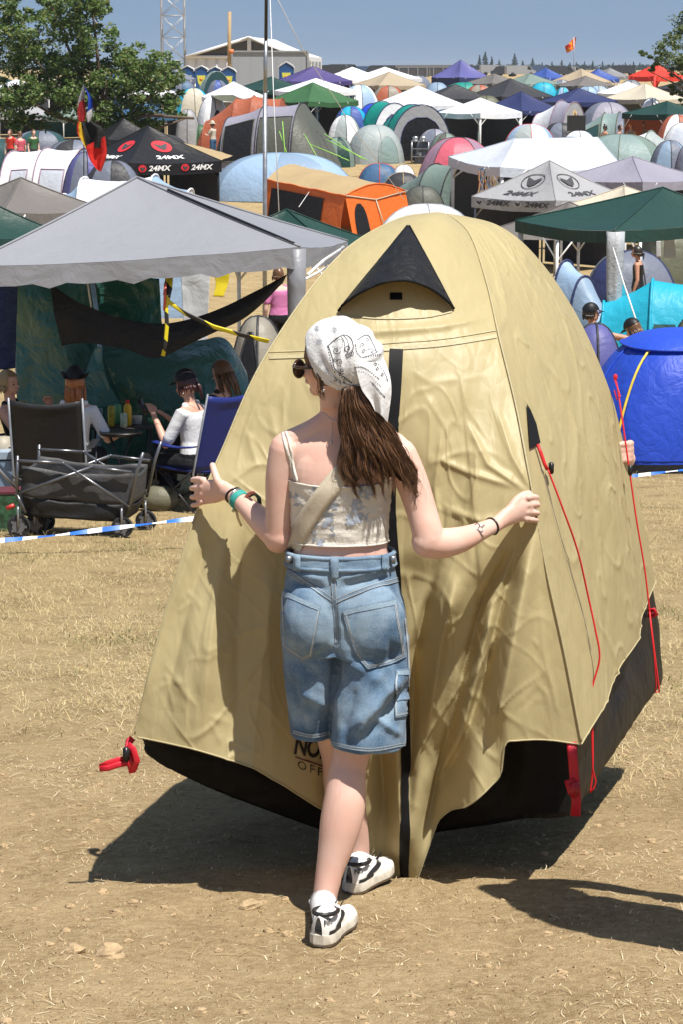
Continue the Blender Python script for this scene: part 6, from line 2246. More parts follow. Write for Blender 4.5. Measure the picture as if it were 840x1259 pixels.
branded('pale grey gazebo printed 24MX with dark emblems right of the tan tent', 676, 198, 62, 2.85, 45, .92, 'ltgrey', PRK, plain('grey_print', (.42,.41,.43), .6), False, 'ltgrey', .28)
# ------------------------------------------------------------------ tents of the field
DT = 'dome tents in the camp'
D_ = [
 ('small grey pop-up dome right of the beige gazebo', 515,93,160,2.4,2.0,20,['slate','ltgrey'],{}),
 ('pale blue awning dome left of the teal one', 538,101,150,2.0,2.0,0,['ltblue'],{}),
 ('wide teal dome behind the black gazebos', 572,101,152,3.6,2.2,0,['teal'],{}),
 ('blue and beige dome partly behind the big tree', 238,108,128,2.2,1.7,10,['turq','cream','cream','turq'],{}),
 ('pointed blue and grey tent before the toilets', 268,98,131,1.8,1.6,30,['slate','blue'],{'nexp':2.0}),
 ('white cone-shaped tent left of the rust tent', 262,117,113,1.7,1.7,15,['white'],{'door':(-70,'charcoal',.22,.5)}),
 ('pale grey-blue dome behind the small blue dome', 443,104,126,2.4,2,10,['sky','white'],{}),
 ('small bright blue dome right of the big grey-green tent', 432,130,108,2.0,1.6,0,['blue','turq'],{}),
 ('white dome between the grey-green tent and the teal arches', 424,141,105,1.7,1.4,10,['white','silver'],{}),
 ('silver-green dome before the teal arched tents', 462,153,101,2.45,2.2,15,['silver'],{'poles':'ltgrey','door':(-60,'mint',.35,.5)}),
 ('low dark blue pop-up dome with red rim right of the orange tent', 467,200,88,1.7,1.5,0,['denimblue'],{'poles':'red'}),
 ('small white dome behind the low black dome with yellow piping', 497,202,88,1.0,1.0,0,['white'],{}),
 ('pink and mauve striped dome left of the long white gazebo', 563,168,82,3.1,2.8,12,['mauve','pink','pink','mauve','pink'],{'poles':'charcoal','sect':10}),
 ('white dome with painted grey-lilac shading half hidden by tall grey pole', 304,159,101,2.2,2.0,5,['white','coolwhite'],{'poles':'coolwhite'}),  # cooler panels paint the grey-lilac shading of a white tent
 ('green pop-up dome beside the man in the sun hat', 245,153,112,1.2,1,0,['green'],{}),
 ('orange pop-up dome left of the green pop-up dome', 233,156,113,1.0,.9,0,['orange'],{}),
 ('blue and white dome under the small white gazebo and navy gazebo', 652,152,104,2.4,1.8,0,['white','sky','silver'],{'poles':'red'}),
 ('grey dome beneath the small white gazebo', 562,147,112,2.4,1.8,0,['sage','mint'],{}),
 ('grey-lilac dome right of the easel', 746,125,115,3.0,2.4,10,['lilac','slate','lilac'],{}),
 ('large pale sage dome in front of the four campers', 762,164,87,3.9,3.0,-10,['mint','sage','mint'],{'poles':'olive'}),
 ('white dome at the right edge above the foil tunnel', 840,150,92,2.0,1.6,0,['white','coolwhite'],{}),
 ('grey-lilac dome at the right edge below the white dome', 843,178,78,1.0,1.2,0,['lilac','slate'],{}),
 ('slate-indigo dome beside the 24MX gazebo leg', 108,186,73,1.7,1.6,10,['indigo','slate'],{'poles':'black'}),
 ('dark grey dome under the big tree, left of the flag', 92,171,96,2.6,2,0,['slate','charcoal'],{'poles':'black'}),
 ('dark teal dome at the left edge under the tree', 8,170,97,2.6,1.8,0,['dkteal'],{}),
 ('large pale blue dome behind the orange tent', 348,187,86,5.4,3.4,-8,['ltblue','sky'],{'poles':'ltblue','prof':.8,'nexp':3}),
 ('white hump-backed dome directly behind the tan tent', 525,249,52,2.9,2.0,5,['white','coolwhite'],{'poles':'ltgrey'}),
 ('navy dome behind the standing woman in black', 775,306,52,2.1,1.9,15,['slate','navy','slate'],{'door':(-110,'turq',.25,.4)}),
 ('indigo dome half hidden between the tan tent and the blue tent', 730,394,26.5,.75,.9,0,['indigo'],{}),
 ('olive dome at the right edge behind the bright blue tent', 852,383,27.5,.8,.9,10,['olive'],{}),
 ('tan dome behind the dark green sheet under the grey gazebo', 318,385,27,.75,1.0,0,['tan'],{'poles':'charcoal','door':(-110,'black',.4,.7)}),
 ('grey dome tent beside the foot of the rust tent', 231,134,112,1.2,1.2,0,['ltgrey'],{}),
 ('pale dome behind the white dome with the easel', 664,128,122,1.4,1.4,0,['silver','sage'],{}),
 ('sky blue dome between the lavender and navy roofs', 692,107,135,1.2,1.2,0,['turq','sky'],{}),
 ('small white dome under the cream gazebo at right', 800,120,112,1.4,1.4,0,['white'],{}),
 ('dark blue dome beneath the white gazebo over the teal arches', 548,134,113,1.8,1.4,0,['denimblue','navy'],{}),

 ('dull green dome between the pink dome and the teal arch tent', 548,163,98,1.5,1.4,0,['sage','greygreen'],{}),
 ('charcoal dome under the navy scalloped gazebo', 690,150,106,2.0,1.5,0,['charcoal','slate'],{}),
 ('dark blue dome left of the sage dome', 700,168,92,2.2,1.7,0,['denimblue','slate'],{}),
 ('small grey dome right of the orange frame tent', 520,228,74,1.6,1.3,0,['greygreen'],{}),
 ('white and grey dome below the purple gazebo', 420,108,128,2.0,1.5,0,['white','ltgrey'],{}),
 ('slate dome below the white roofs right of the purple gazebo', 455,100,141,2.2,1.5,0,['slate'],{}),
 ('tan dome below the beige gazebo', 478,105,133,2.4,1.6,0,['tan','rust'],{}),
 ('olive dome between the black gazebos', 598,117,124,2.2,1.6,0,['olive'],{}),
 ('turquoise dome under the grey-green gazebo', 668,101,140,2.2,1.6,0,['turq'],{}),
 ('dark dome below the olive-grey gazebo', 640,104,141,2.0,1.6,0,['charcoal'],{}),
 ('pale dome below the dark grey gazebo with the clothes line', 735,105,137,2.0,1.6,0,['silver','sky'],{}),
 ('navy dome between the cream and navy gazebos', 752,118,122,1.8,1.5,0,['navy','slate'],{}),
 ('rust and white dome below the dark green gazebo at right', 832,140,97,2.0,1.5,0,['rust','white'],{}),
 ('grey dome beside the leg of the red gazebo', 775,98,140,2.0,1.6,0,['grey','slate'],{}),
 ('charcoal dome left of the white-framed awning tent', 140,196,70,2.2,1.6,0,['charcoal','slate'],{}),
 ('olive dome under the branches of the big tree', 150,163,103,2.6,2.0,0,['olive','greygreen'],{}),
 ('dark grey dome below the right side of the big tree', 200,165,104,2.4,1.8,0,['charcoal'],{}),
 ('slate dome under the left branches of the big tree', 50,160,110,2.6,1.8,0,['slate','dkteal'],{}),
 ('grey dome behind the white cone-shaped tent', 300,128,117,1.9,1.5,0,['ltgrey','white'],{}),
 ('dark blue dome left of the arched pale blue tent', 225,98,136,2.2,1.6,0,['denimblue','slate'],{}),
 ('rust dome right of the rust tunnel tent', 340,125,110,2.0,1.6,0,['rust'],{}),
 ('pale grey dome far behind beneath the toilets', 315,104,136,2.4,1.6,0,['ltgrey','slate'],{}),
 ('lilac dome directly left of the small white gazebo', 535,158,101,1.7,1.5,0,['lilac','slate'],{}),
 ('dark green dome left of the silver-green dome', 415,168,99,1.5,1.4,0,['dkgreen','sage'],{}),
 ('white dome between the wide sage dome and the long white gazebo', 712,160,96,1.8,1.5,0,['white','coolwhite'],{}),
 ('blue-grey dome at the right edge beside the silver foil tunnel', 822,172,84,1.7,1.4,0,['slate','ltblue'],{}),
 ('rust dome in the far row beneath the olive-grey roof', 590,104,143,2.2,1.6,0,['rust','tan'],{}),
 ('white and navy dome in the far row right of the teal dome', 625,104,146,2.0,1.6,0,['white','navy'],{}),
 ('grey dome in the far row below the blue gazebo peak', 690,98,146,2.0,1.6,0,['ltgrey','slate'],{}),
 ('pale blue dome in the far row left of the white gazebo at right', 722,106,134,2.0,1.6,0,['sky','ltblue'],{}),
]
for (lab, px, py, Y, w, l, rot, cols, kw) in D_:
    dome(lab, px, py, Y, w, l, rot, cols, group=DT, **kw)
bt, S_ = dome('low black dome with yellow piping beside the orange tent', 496, 211, 84, 1.6, 1.4, 0, ['charcoal'], poles='sand', group=DT)

tunnel('arched pale blue tunnel tent before the row of toilets', 264, 88, 140, -75, [(-1,.98,.9),(0,1.0,1),(.6,1.0,1)], ['ltblue','mint'], 'mint', back={'col':'dkteal','door':'black','slope':.05})  # black door sheet stands in for the shade inside the open arch
tunnel('rust orange tunnel tent left of the big grey-green tent', 312, 117, 108, -12, [(-2.2,1.0,.55),(-.8,1.1,.95),(0,1.1,1),(1.3,1.1,.95)], ['rust'], 'rust', front={'col':'rust','door':'charcoal'}, back={'col':'rust'})
# olive awning sheet in front of it
tarp('awning_sheet', 'olive awning sheet stretched beside the rust tent', 'awning', [[W(258,118,113),W(286,117,113)],[W(270,124,111),W(308,127,111)]], 10, 8, M('olive'), None, .1, .03)
big = tunnel('big grey-green family tunnel tent with lilac roof and sloping front', 372, 126, 97.5, -16, [(-3.15,1.35,.78),(-1.6,1.55,.96),(0,1.75,1.0)], ['lilac','lilac'], 'charcoal',
   back={'col':'greygreen','slope':1.35,'door':'lilac','dw':.42,'dh':1.55}, front={'col':'greygreen'}, windows=((-3.05,-1.75,128,172,'black','greygreen'),(-1.5,-.1,128,174,'greygreen','charcoal')))
# green guy lines of the big tent
LIME = plain('lime_cord', (.30,.62,.10), .6)
for (a, b) in (((343,162),(352,188)),((347,150),(350,190)),((374,166),(392,198)),((381,178),(430,198)),((398,165),(447,196)),((400,172),(452,197))):
    mb = MB(); mb.tube([W(a[0],a[1],95.2), W(b[0],b[1],94)], .018, 4); mb.build('guy_line', LIME, big[0])
tunnel('teal and royal blue tunnel tent behind the teal arch', 470, 124, 108, -60, [(-1.4,1.1,.95),(-.6,1.15,1),(.5,1.15,.97)], ['royal','teal'], 'navy', back={'col':'white','door':'slate','slope':.1})
arch = tunnel('open teal arched tunnel tent with a camp kitchen inside', 508, 128, 103, -72, [(-2.4,1.1,.8),(-.7,1.35,1),(.4,1.42,1.0)], ['teal','teal'], 'navy', back={'col':'ltgrey','door':'black','slope':.02,'dw':.95})  # black sheet drawn as the dark inside of the open tent
# camp kitchen rack
g = G(517, 100.5); kr = thing('camp_kitchen', 'metal camp kitchen rack with pots in the mouth of the teal tent', 'camp kitchen', g)
mb = MB()
for x in (-.35,.35):
    for y in (-.2,.2): mb.tube([g+Vector((x,y,0)), g+Vector((x,y,.95))], .03, 5)
mb.build('frame', STEELG, kr)
for z in (.3,.62,.93):
    mb = MB(); mb.box(g+Vector((0,0,z)), (.76,.46,.03)); mb.build('shelf', STEELG, kr, smooth=False)
for k,(x,z) in enumerate(((-.2,.95),(.12,.95),(0,.32))):
    mb = MB(); mb.tube([g+Vector((x,0,z)), g+Vector((x,0,z+.18))], .12, 10); mb.build('pot', plain('steel_pot',(.5,.5,.5),.3,.8), kr)
tunnel('sage green tunnel tent with arched dark opening under the long white gazebo', 566, 199, 76, -42, [(-1.6,.8,.65),(-.4,1.05,.97),(.6,1.05,1.0)], ['sage','sage'], 'charcoal', back={'col':'sage','door':'black','slope':.1}, front={'col':'sage'})  # the opening is a black sheet painted for the shade within
# foil strips hanging from the long gazebo
fo = thing('foil_curtain', 'glittering silver foil strips hanging under the long white gazebo', 'foil curtain', G(602,71.5))
mb = MB(); rng = random.Random(8)
for k in range(26):
    x = 590+24*rng.random(); a = W(x, 207, 71.5+rng.random()*.2); b = W(x-3+3*rng.random(), 238, 71.5+rng.random()*.3)
    pts = [a.lerp(b, q/7)+Vector((.02*rng.gauss(0,1), .02*rng.gauss(0,1), 0)) for q in range(8)]
    mb.tube(pts, .03, 4, ref=(0,1,.2), flat=.003)
mb.build('strips', plain('silver_foil', (.7,.7,.72), .18, 1), fo)
tunnel('white and lilac tunnel tent behind the wooden easel', 691, 123, 107, -40, [(-1.2,.8,.75),(0,1.05,1),(.7,1.05,.97)], ['white','lilac'], 'mauve', back={'col':'ltgrey','door':'black','slope':.15})  # black sheet in place of the dim inside behind its opening
# easel with board
g = G(707, 103.5); ea = thing('easel_board', 'black board on a light wooden easel beside the white dome', 'easel', g)
zt = W(707,136,103.5)
for s in (-1, 1):
    mb = MB(); mb.tube([g+Vector((s*.42,0,0)), zt+Vector((s*.03,0,0))], .035, 5); mb.build('leg', WOOD, ea)
mb = MB(); mb.tube([g+Vector((0,.5,0)), zt], .03, 5); mb.build('leg', WOOD, ea)
mb = MB(); c = W(709,152,103.3); mb.box(c, (.8,.04,.66)); mb.build('board', plain('blackboard', (.02,.02,.02), .6), ea, smooth=False)
tunnel('mint tunnel tent with blue-grey end behind four campers', 762, 137, 104, -14, [(-1.5,1.0,.62),(-.3,1.35,.98),(.35,1.35,1.0),(1.2,1.1,.8)], ['mint','mint','slate'], 'olive', front={'col':'sage','door':'charcoal'}, back={'col':'slate'}, windows=((-1.3,-.4,130,165,'dkteal','olive'),))
tunnel('silver foil-covered tunnel tent right of the sage dome', 801, 160, 89, -35, [(-1.0,.75,.9),(0,.9,1),(1.1,.7,.75)], ['white','silver'], 'sage', back={'col':'silver','slope':.5}, front={'col':'white'})
tunnel('white tunnel tent with maroon piping at the left edge', 58, 181, 79, -20, [(-2.6,1.25,.95),(-1.35,1.3,1),(0,1.3,1.0),(.7,.85,.6)], ['white','white','slate'], 'mauve', back={'col':'slate'}, windows=((-1.1,-.25,136,166,'coolwhite','mauve'),(-2.2,-1.6,136,166,'coolwhite','mauve')))
tunnel('white tube-framed awning tent behind the big grey gazebo', 190, 214, 50, -4, [(-1.35,1.0,.86),(-.9,1.15,.98),(.6,1.15,1.0),(1.35,1.0,.9)], ['sky','white','sky'], 'white', back={'col':'white','slope':.12,'door':'white'}, prof=3.2)
tunnel('small sky blue pop-up tent with navy hoop under the green gazebo', 697, 318, 42, -55, [(0,.36,1),(.5,.36,.85),(1.0,.3,.5)], ['sky','ltblue'], 'navy', back={'col':'sky'}, prof=2.3)
tunnel('olive tunnel tent with white print at the right edge', 838, 266, 53, 20, [(-.5,.7,.9),(.3,.8,1),(1.6,.8,1)], ['olive'], 'olive', front={'col':'olive','slope':.3})
tunnel('turquoise tunnel tent behind the bright blue tent', 803, 341, 33, -10, [(-.72,.5,.82),(-.05,.72,1.0),(1.1,.72,1.0)], ['turq'], 'turq', front={'col':'turq','slope':.25,'door':'dkteal'}, windows=((.0,.30,140,176,'dkteal',None),))  # dark teal patches take the place of the shaded opening

# ------------------------------------------------------------------ orange frame tent
A, B, Cc, D = W(328,221,75), W(425,241,70.5), W(499,235,73), W(374,207,78.5)
ot = thing('frame_tent', 'orange frame tent with sand roof and black mesh side', 'tent', ((A+Cc)/2).to_3d()[:2]+(gz(0,74),))
OR_ = M('orange', tr=.25); SAND = M('sand', tr=.2)
mb = MB(); rows = []
for i in range(13):
    v = i/12; r = []
    for j in range(17):
        u = j/16; p = A.lerp(B,u).lerp(D.lerp(Cc,u), v); p.z += .28*math.sin(math.pi*v) - .03*math.sin(math.pi*u*3)**2 + .02*noise3(p.x*3,p.y*3,1); r.append(p)
    rows.append(r)
mb.grid(rows); rfo = mb.build('roof', SAND, ot)
mb = MB()
for e in (rows[0], rows[-1], [r[-1] for r in rows]): mb.tube(e, .025, 5)
mb.build('piping', OR_, rfo)
def wall(a, b, mat, nm, lean, par=ot, n=12, top=None):
    rr = []
    o = Vector(((b-a).y, -(b-a).x, 0)).normalized()
    if o.y > 0 and nm != 'end_wall': o = -o
    for i in range(8):
        t = i/7; r = []
        for j in range(n+1):
            u = j/n; p = a.lerp(b,u); zt_ = p.z if top is None else top[j].z
            g_ = gz(p.x,p.y); p = Vector((p.x,p.y,zt_+(g_-.03-zt_)*t)) + o*lean*t; r.append(p)
        rr.append(r)
    m_ = MB(); m_.grid(rr); return m_.build(nm, mat, par), rr, o
w_, rr, o = wall(A, B, OR_, 'side_wall', .25)
mbk = MB(); q = [[Vector(rr[i][j])+o*.03 for j in (1,2,3,4,5,6,7,8,9)] for i in (1,2,3,4,5,6,7)]
q = [[p - (B-A).normalized()*0 for p in r] for r in q]; mbk.grid(q); mbk.build('mesh_panel', M('black'), w_)
w_, rr, o = wall(B, Cc, OR_, 'end_wall', .35, n=16, top=[r[-1] for r in [rows[int(round(k*12/16))] for k in range(17)]])
ow = bvh(w_)
dd = (Cc-B).normalized(); 
mb = MB(); rws = []
for k in range(9):
    t = k/8; hw = .33*math.sqrt(max(0,1-(t/1.02)**4)); r = []
    base = B + dd*.55
    for j in range(7):
        i_ = 1.25-1.1*t
        p = base + dd*hw*(j/3-1); p = Vector((p.x,p.y,gz(p.x,p.y)+.08+1.05*t)); f_ = (B.z - p.z)/(B.z-gz(B.x,B.y)); r.append(p+o*(.35*f_+.03))
    rws.append(r)
mb.grid(rws); mb.build('door', M('black'), w_)
mb = MB(); mb.tube([B+o*.04, B.lerp(Cc,.45)+o*.12+Vector((0,0,-.18)), Cc+o*.06], .018, 5); mb.tube([B.lerp(Cc,.45)+o*.12+Vector((0,0,-.18)), B.lerp(Cc,.5)+o*.38+Vector((0,0,-1.1))], .018, 5)
mb.build('piping', M('cream'), w_)
wall(A, D, OR_, 'end_wall', .2); wall(D, Cc, OR_, 'side_wall', .2)
mb = MB(); mb.tube([W(384,230,73), W(367,255,71)], .012, 4); mb.build('guy_rope', STEELW, ot)

# sand-coloured awning next to the 24MX gazebo
tarp('awning_sheet', 'sand yellow awning sheet right of the black 24MX gazebo', 'awning', [[W(206,177,83),W(222,176,86)],[W(240,186,81),W(252,182,85)],[W(268,199,79),W(286,192,83)]], 10, 14, M('sand'), None, .08, .04)

# ------------------------------------------------------------------ tall pole and flags
g = G(325, 45); tp = thing('tall_pole', 'very tall thin pole, black above and grey below, with white guy lines', 'pole', g)
mb = MB(); mb.tube([g, W(325.5,115,45)], .042, 8); mb.tube([W(325.5,115,45), W(326.5,51,45)], .036, 8); mb.build('lower_pole', STEELG, tp)
mb = MB(); mb.tube([W(326.5,52,45), W(327.5,-60,45)], .032, 8); mb.build('upper_pole', STEELB, tp)
for q, r_ in (([W(331,-20,45), W(336,120,44), W(343,268,43)],.009),([W(331,-20,45), W(372,62,46.5), W(440,165,49), W(497,245,51)],.009),([W(327,-20,45), W(326,200,45.5)],.008)):
    mb = MB(); mb.tube(q, r_, 4); mb.build('guy_line', STEELW, tp)
g = G(103, 58); fp_ = thing('flag', 'drooping black, red and gold flag below a small blue pennant on a thin pole', 'flag', g)
mb = MB(); mb.tube([g, W(103,150,58), W(102,104,58)], .014, 6); mb.build('flag_pole', STEELB, fp_)
def fcol(name, c): return cloth('flagcloth_'+name, c, .7, .25, .4, 4, .1)
def sheet(L_, R__, n, m, nm, folds, Y, par):
    Lc = interp(L_, n); Rc = interp(R__, n); rows = []
    for i in range(n):
        r = []
        for j in range(m):
            u = j/(m-1); a = Lc[i]*(1-u)+Rc[i]*u
            r.append(W(a[0], a[1], Y-.07*math.sin(u*folds+i*.12)-.03*noise3(u*6,i*.2,3)))
        rows.append(r)
    mb = MB(); mb.grid(rows); return mb.build('cloth', nm, par)
sheet([(102,106),(96,125),(95,146)], [(103,106),(104,122),(100,140)], 16, 8, fcol('grey', (.35,.36,.38)), 5, 57.9, fp_)
sheet([(97,127),(95,138),(97,152)], [(103,122),(105,136),(104,150)], 14, 8, fcol('darkred', (.35,.02,.02)), 5, 57.85, fp_)
sheet([(103,106),(108,122),(107,140)], [(103,106),(113,122),(113,146)], 16, 8, fcol('blue', (.02,.06,.40)), 5, 57.85, fp_)
sheet([(107,138),(106,144),(108,151)], [(113,134),(113,144),(110,151)], 10, 6, fcol('white', (.6,.6,.62)), 3, 57.8, fp_)
sheet([(98,150),(103,165),(106,180)], [(112,150),(127,160),(128,184)], 22, 14, fcol('black', (.012,.012,.013)), 9, 57.8, fp_)
sheet([(96,150),(97,166),(105,182)], [(101,151),(105,168),(108,186)], 18, 6, fcol('gold', (.65,.42,.02)), 4, 57.75, fp_)
sheet([(95,150),(95,164),(102,176)], [(98,152),(99,166),(105,180)], 18, 6, fcol('red', (.62,.015,.015)), 4, 57.75, fp_)
sheet([(105,180),(110,196),(119,209)], [(129,168),(131,190),(124,212)], 22, 14, fcol('scarlet', (.66,.02,.012)), 8, 57.8, fp_)

# ------------------------------------------------------------------ campers further back
figure('man in sun hat, white shirt and blue denim shorts beside the green pop-up', G(262, 101), 60, 'stand', top='cream', bottom='denimblue', hat='sun', hatcol='cream', sleeves=.5, trousers=.45, vox=.022, arms={'L':((-.25,.12,1.12),(-.1,.32,1.2)),'R':((.25,.12,1.12),(.1,.32,1.2))}, fingers=False, group='campers among the tents')
for (px, Y, rot, hair, hat, hc, ex, lab) in ((743,99,-60,'dark',None,'black','bun','bare-shouldered camper with a hair bun, leftmost of four by the mint tent'),(761,99,-110,'dark',None,'black',None,'dark-haired camper looking down, second of four by the mint tent'),(775,100,160,'brown','cap','orange',None,'camper in an orange cap, third of four by the mint tent'),(790,101,170,'dark',None,'black',None,'camper seen only as a dark head, rightmost of four by the mint tent')):
    figure(lab, G(px, Y), rot, 'stand', top=None if ex else 'tan', bottom='charcoal', hair=hair, hat=hat, hatcol=hc, extra=ex, vox=.022, skin=1, fingers=False, group='campers among the tents', height=1.66)
for (px, Y, rot, tc, hat, lab) in ((26,94,40,'pink',None,'camper in a pink top under the left of the big tree'),(42,95,-150,'green',None,'camper in a green top under the big tree'),(160,99,120,'white','cap','camper in a white shirt and red cap behind the black gazebo'),(14,95,150,'red',None,'camper in a red top at the left edge under the tree')):
    figure(lab, G(px, Y), rot, 'stand', top=tc, bottom='charcoal', hat=hat, hatcol='red', vox=.022, sleeves=.5, fingers=False, group='campers under the big tree', height=1.75)

# ------------------------------------------------------------------ broadleaf trees
def broad_tree(name, label, base, clumps, leaf, trunk, limbs, n, sz, seed):
    rng = random.Random(seed)
    r = thing(name, label, 'tree', base)
    mb = MB(); mb.tube(*trunk, 9)
    for P, rad in limbs: mb.tube(P, rad, 6)
    mb.build('trunk', BARK, r)
    mb = MB()
    tot = sum(c[1][0]*c[1][2] for c in clumps)
    for c, rr in clumps:
        k = int(n*rr[0]*rr[2]/tot)
        # sub-clusters give light and dark clumps with gaps
        for q in range(max(3, k//70)):
            d = Vector((rng.gauss(0,1),rng.gauss(0,1),rng.gauss(0,1))).normalized()*rng.random()**.5
            cc = c+Vector((d.x*rr[0],d.y*rr[1],d.z*rr[2]))
            s = rng.uniform(.16,.34)*min(rr[0], 1.3)
            leaves(mb, cc, (s*1.2,s*1.2,s*.8), 70, sz, rng)
    mb.build('crown', leaf, r)
Yt = 100; sc = PXM(60, Yt)
tb = G(132, Yt)
cl = []
for (px, py, rx, rz) in ((40,70,58,60),(95,35,45,45),(130,90,60,55),(75,115,70,42),(170,100,45,38),(20,120,45,35),(185,140,45,22),(205,90,28,26),(95,-10,34,26),(150,150,40,20),(10,30,30,40),(60,5,28,22),(120,10,20,18),(215,125,22,22),(30,150,35,14)):
    cl.append((W(px,py,Yt+random.uniform(-1.5,1.5)), (rx/sc, 1.6, rz/sc)))
T0 = Vector(tb); 
lim = []
for (px, py) in ((40,70),(95,20),(130,90),(180,110),(10,110),(205,95),(232,145),(60,0),(110,-20)):
    e = W(px,py,Yt+random.uniform(-1,1)); s = T0+Vector((0,0,1.4)); lim.append(([s, s.lerp(e,.5)+Vector((0,0,-.3)), e], [.13,.08,.025]))
for (px, py) in ((200,142),(238,146)): lim.append(([T0+Vector((0,0,1.6)), W(180,142,99), W(px,py,98)], [.1,.08,.06]))
broad_tree('broadleaf_tree', 'big leafy broadleaf tree spreading over tents at the left', tb, cl, LEAF, ([T0+Vector((0,0,-.2)), T0+Vector((.05,0,1)), T0+Vector((0,0,2.2))], [.26,.2,.16]), lim, 36000, .088, 5)
Yr = 112; sc = PXM(60, Yr); tb = G(868, Yr); T0 = Vector(tb); cl = []
for (px, py, rx, rz) in ((835,60,30,32),(860,30,35,35),(812,72,16,10),(845,95,22,20),(828,110,12,22),(800,88,12,8),(838,135,8,10),(796,66,10,4),(880,80,30,40)):
    cl.append((W(px,py,Yr+random.uniform(-1,1)), (rx/sc, 1.3, rz/sc)))
lim = []
for (px, py) in ((795,67),(835,50),(845,100),(830,140),(798,88),(860,10)):
    e = W(px,py,Yr); s = T0+Vector((0,0,2.2)); lim.append(([s, s.lerp(e,.5), e], [.1,.05,.015]))
broad_tree('broadleaf_tree', 'lighter green broadleaf tree reaching in at the right edge above the red gazebo', tb, cl, leaf_mat('light_leaves', [(.04,.07,.015),(.07,.11,.025),(.11,.15,.04),(.15,.17,.05)]), ([T0, T0+Vector((0,0,1.5)), T0+Vector((0,0,3))], [.22,.18,.12]), lim, 11000, .075, 9)
# ------------------------------------------------------------------ right: green gazebo and its neighbours
Ag, Bg, Cg = W(755,284,33), W(634,271,35.2), W(915,267,35.2); Dg = Bg+Cg-Ag
gr_root, gr_can = gazebo_at('gazebo', 'large dark green gazebo on thick pale legs at the right', [Bg, Ag, Cg, Dg], W(815,231,35.2), M('dkgreen', rough=.4), 'gazebos standing in the camp field', drop=.17, legs=(0,2), brace=False, legm=STEELW, sag=.06, legw=.04)
pg = Ag+Vector((.02,.1,-.02)); gg = Vector((pg.x, pg.y, gz(pg.x,pg.y)))
mb = MB(); rings = []
for k in range(10):
    t = k/9; p = gg.lerp(pg, t); w = .07+.055*t
    rings.append([p+Vector((w*math.cos(a)*(1+.2*math.cos(3*a)), w*math.sin(a)*(1+.2*math.sin(4*a)), 0)) for a in np.linspace(0, 2*math.pi, 17)[:-1]])
mb.loft(rings); mb.build('leg', cloth('leg_wrap', (.46,.48,.50), .4, .1, .4, 4), gr_root)
mb = MB(); mb.tube([W(754,305,32.9), W(766,345,32), W(785,402,31)], .012, 5); mb.build('guy_rope', STEELW, gr_root)
tarp('towel', 'white towel hanging from the rim of the large green gazebo', 'towel', [[W(817,292,36),W(829,292,36)],[W(816,318,36),W(832,318,36)]], 8, 10, fab('towel', (.7,.7,.7)), None, 0, .015)
tarp('towel', 'grey-white cloth hanging left of the white towel', 'towel', [[W(807,296,38),W(812,296,38)],[W(807,317,38),W(813,317,38)]], 6, 8, fab('towel2', (.6,.6,.6)), None, 0, .015)
figure('woman in black strap top and black shorts standing before the navy dome', G(783, 45), 75, 'stand', top='black', bottom='black', hair='dark', vox=.012, sleeves=0, trousers=.4, skin=1, extra='tied', group='campers on the right')
figure('person in a black cap sitting with one arm raised, behind the blue tent', G(741, 30.5), -85, 'sit', top='black', bottom='black', hair='dark', hat='cap', vox=.010, skin=1, seat=.60, lean=-18, arms={'R':((.32,.42,1.0),(.2,.62,.78)),'L':((-.2,.35,.95),(-.1,.55,.75))}, group='campers on the right')
figure('person with dark hair under a black cap, head bowed, beside the pale leg', G(770, 29.5), 60, 'sit', top='tan', bottom='charcoal', hair='brown', hat='cap', vox=.010, seat=.44, lean=-8, nod=35, long_hair=True, group='campers on the right')

# bright blue dome tent with yellow pole
bb, SB = dome('bright blue dome tent with yellow pole and black base', 852, 402, 24.8, 2.4, 1.9, 10, ['royal'], poles='royal', nexp=3.6, prof=.62, group=None, sect=4, wr=.015)
mb = MB(); N = 64
mb.grid([[SB(2*math.pi*j/N, t, .012) for j in range(N)] for t in (0.0,.04,.085)], close_u=True); mb.build('base_band', M('black'), bb)
rows = [[SB(2*math.pi*j/N, t, .05) for j in range(N)] for t in np.linspace(.70,.999,8)]
mb = MB(); mb.grid(rows, close_u=True); mb.tube(rows[0]+[rows[0][0]], .012, 5); mb.build('top_fly', fab('royal_fly', (.025,.085,.62), ws=1.2), bb)
for aa in (180+36, 180+130):
    mb = MB(); mb.tube([SB(R(aa), t, .02) for t in np.linspace(.03,.9,20)], .014, 6); mb.build('pole', plain('yellow_pole', (.72,.52,.05), .45), bb)
rows = [[SB(R(218+84*j/10)-0, t, .008) for j in range(11)] for t in np.linspace(.1,.66,12)]
mb = MB(); mb.grid(rows); mb.build('door', fab('royal_door', (.022,.075,.56), ws=1.6, wr=.16), bb)

# ------------------------------------------------------------------ barrier tape
def tape(label, pts, w=.019):
    t = NT('barrier_tape_'+str(len(label)))
    v = t.coord('Object'); sx = t.n('ShaderNodeSeparateXYZ'); t.l(v, sx.inputs[0])
    fr = t.math('FRACT', t.math('MULTIPLY', sx.outputs['X'], 4.2)); st_ = t.math('GREATER_THAN', fr, .45)
    c = t.mix(st_, (.75,.77,.8,1), (.02,.14,.60,1)); p = t.bsdf(c, .4); m = t.done(p)
    C = interp([tuple(q) for q in pts], 80); mb = MB(); rows = []
    for i in range(80):
        a = R(35+30*math.sin(i*.23)); o = Vector((0, math.cos(a), math.sin(a)))*w
        rows.append([Vector(C[i])-o, Vector(C[i])+o])
    mb.grid(rows); return tag(mb.build('barrier_tape', m), label, 'barrier tape')
tape('blue and white barrier tape strung low before the black cart', [W(-40,668,17.2), W(60,659,17.3), W(150,648,17.4), W(235,638,17.5), W(330,630,17.7)])
tape('blue and white barrier tape strung low before the blue tent', [W(700,592,20.5), W(770,586,20.5), W(840,578,20.5), W(920,572,20.6)], .016)
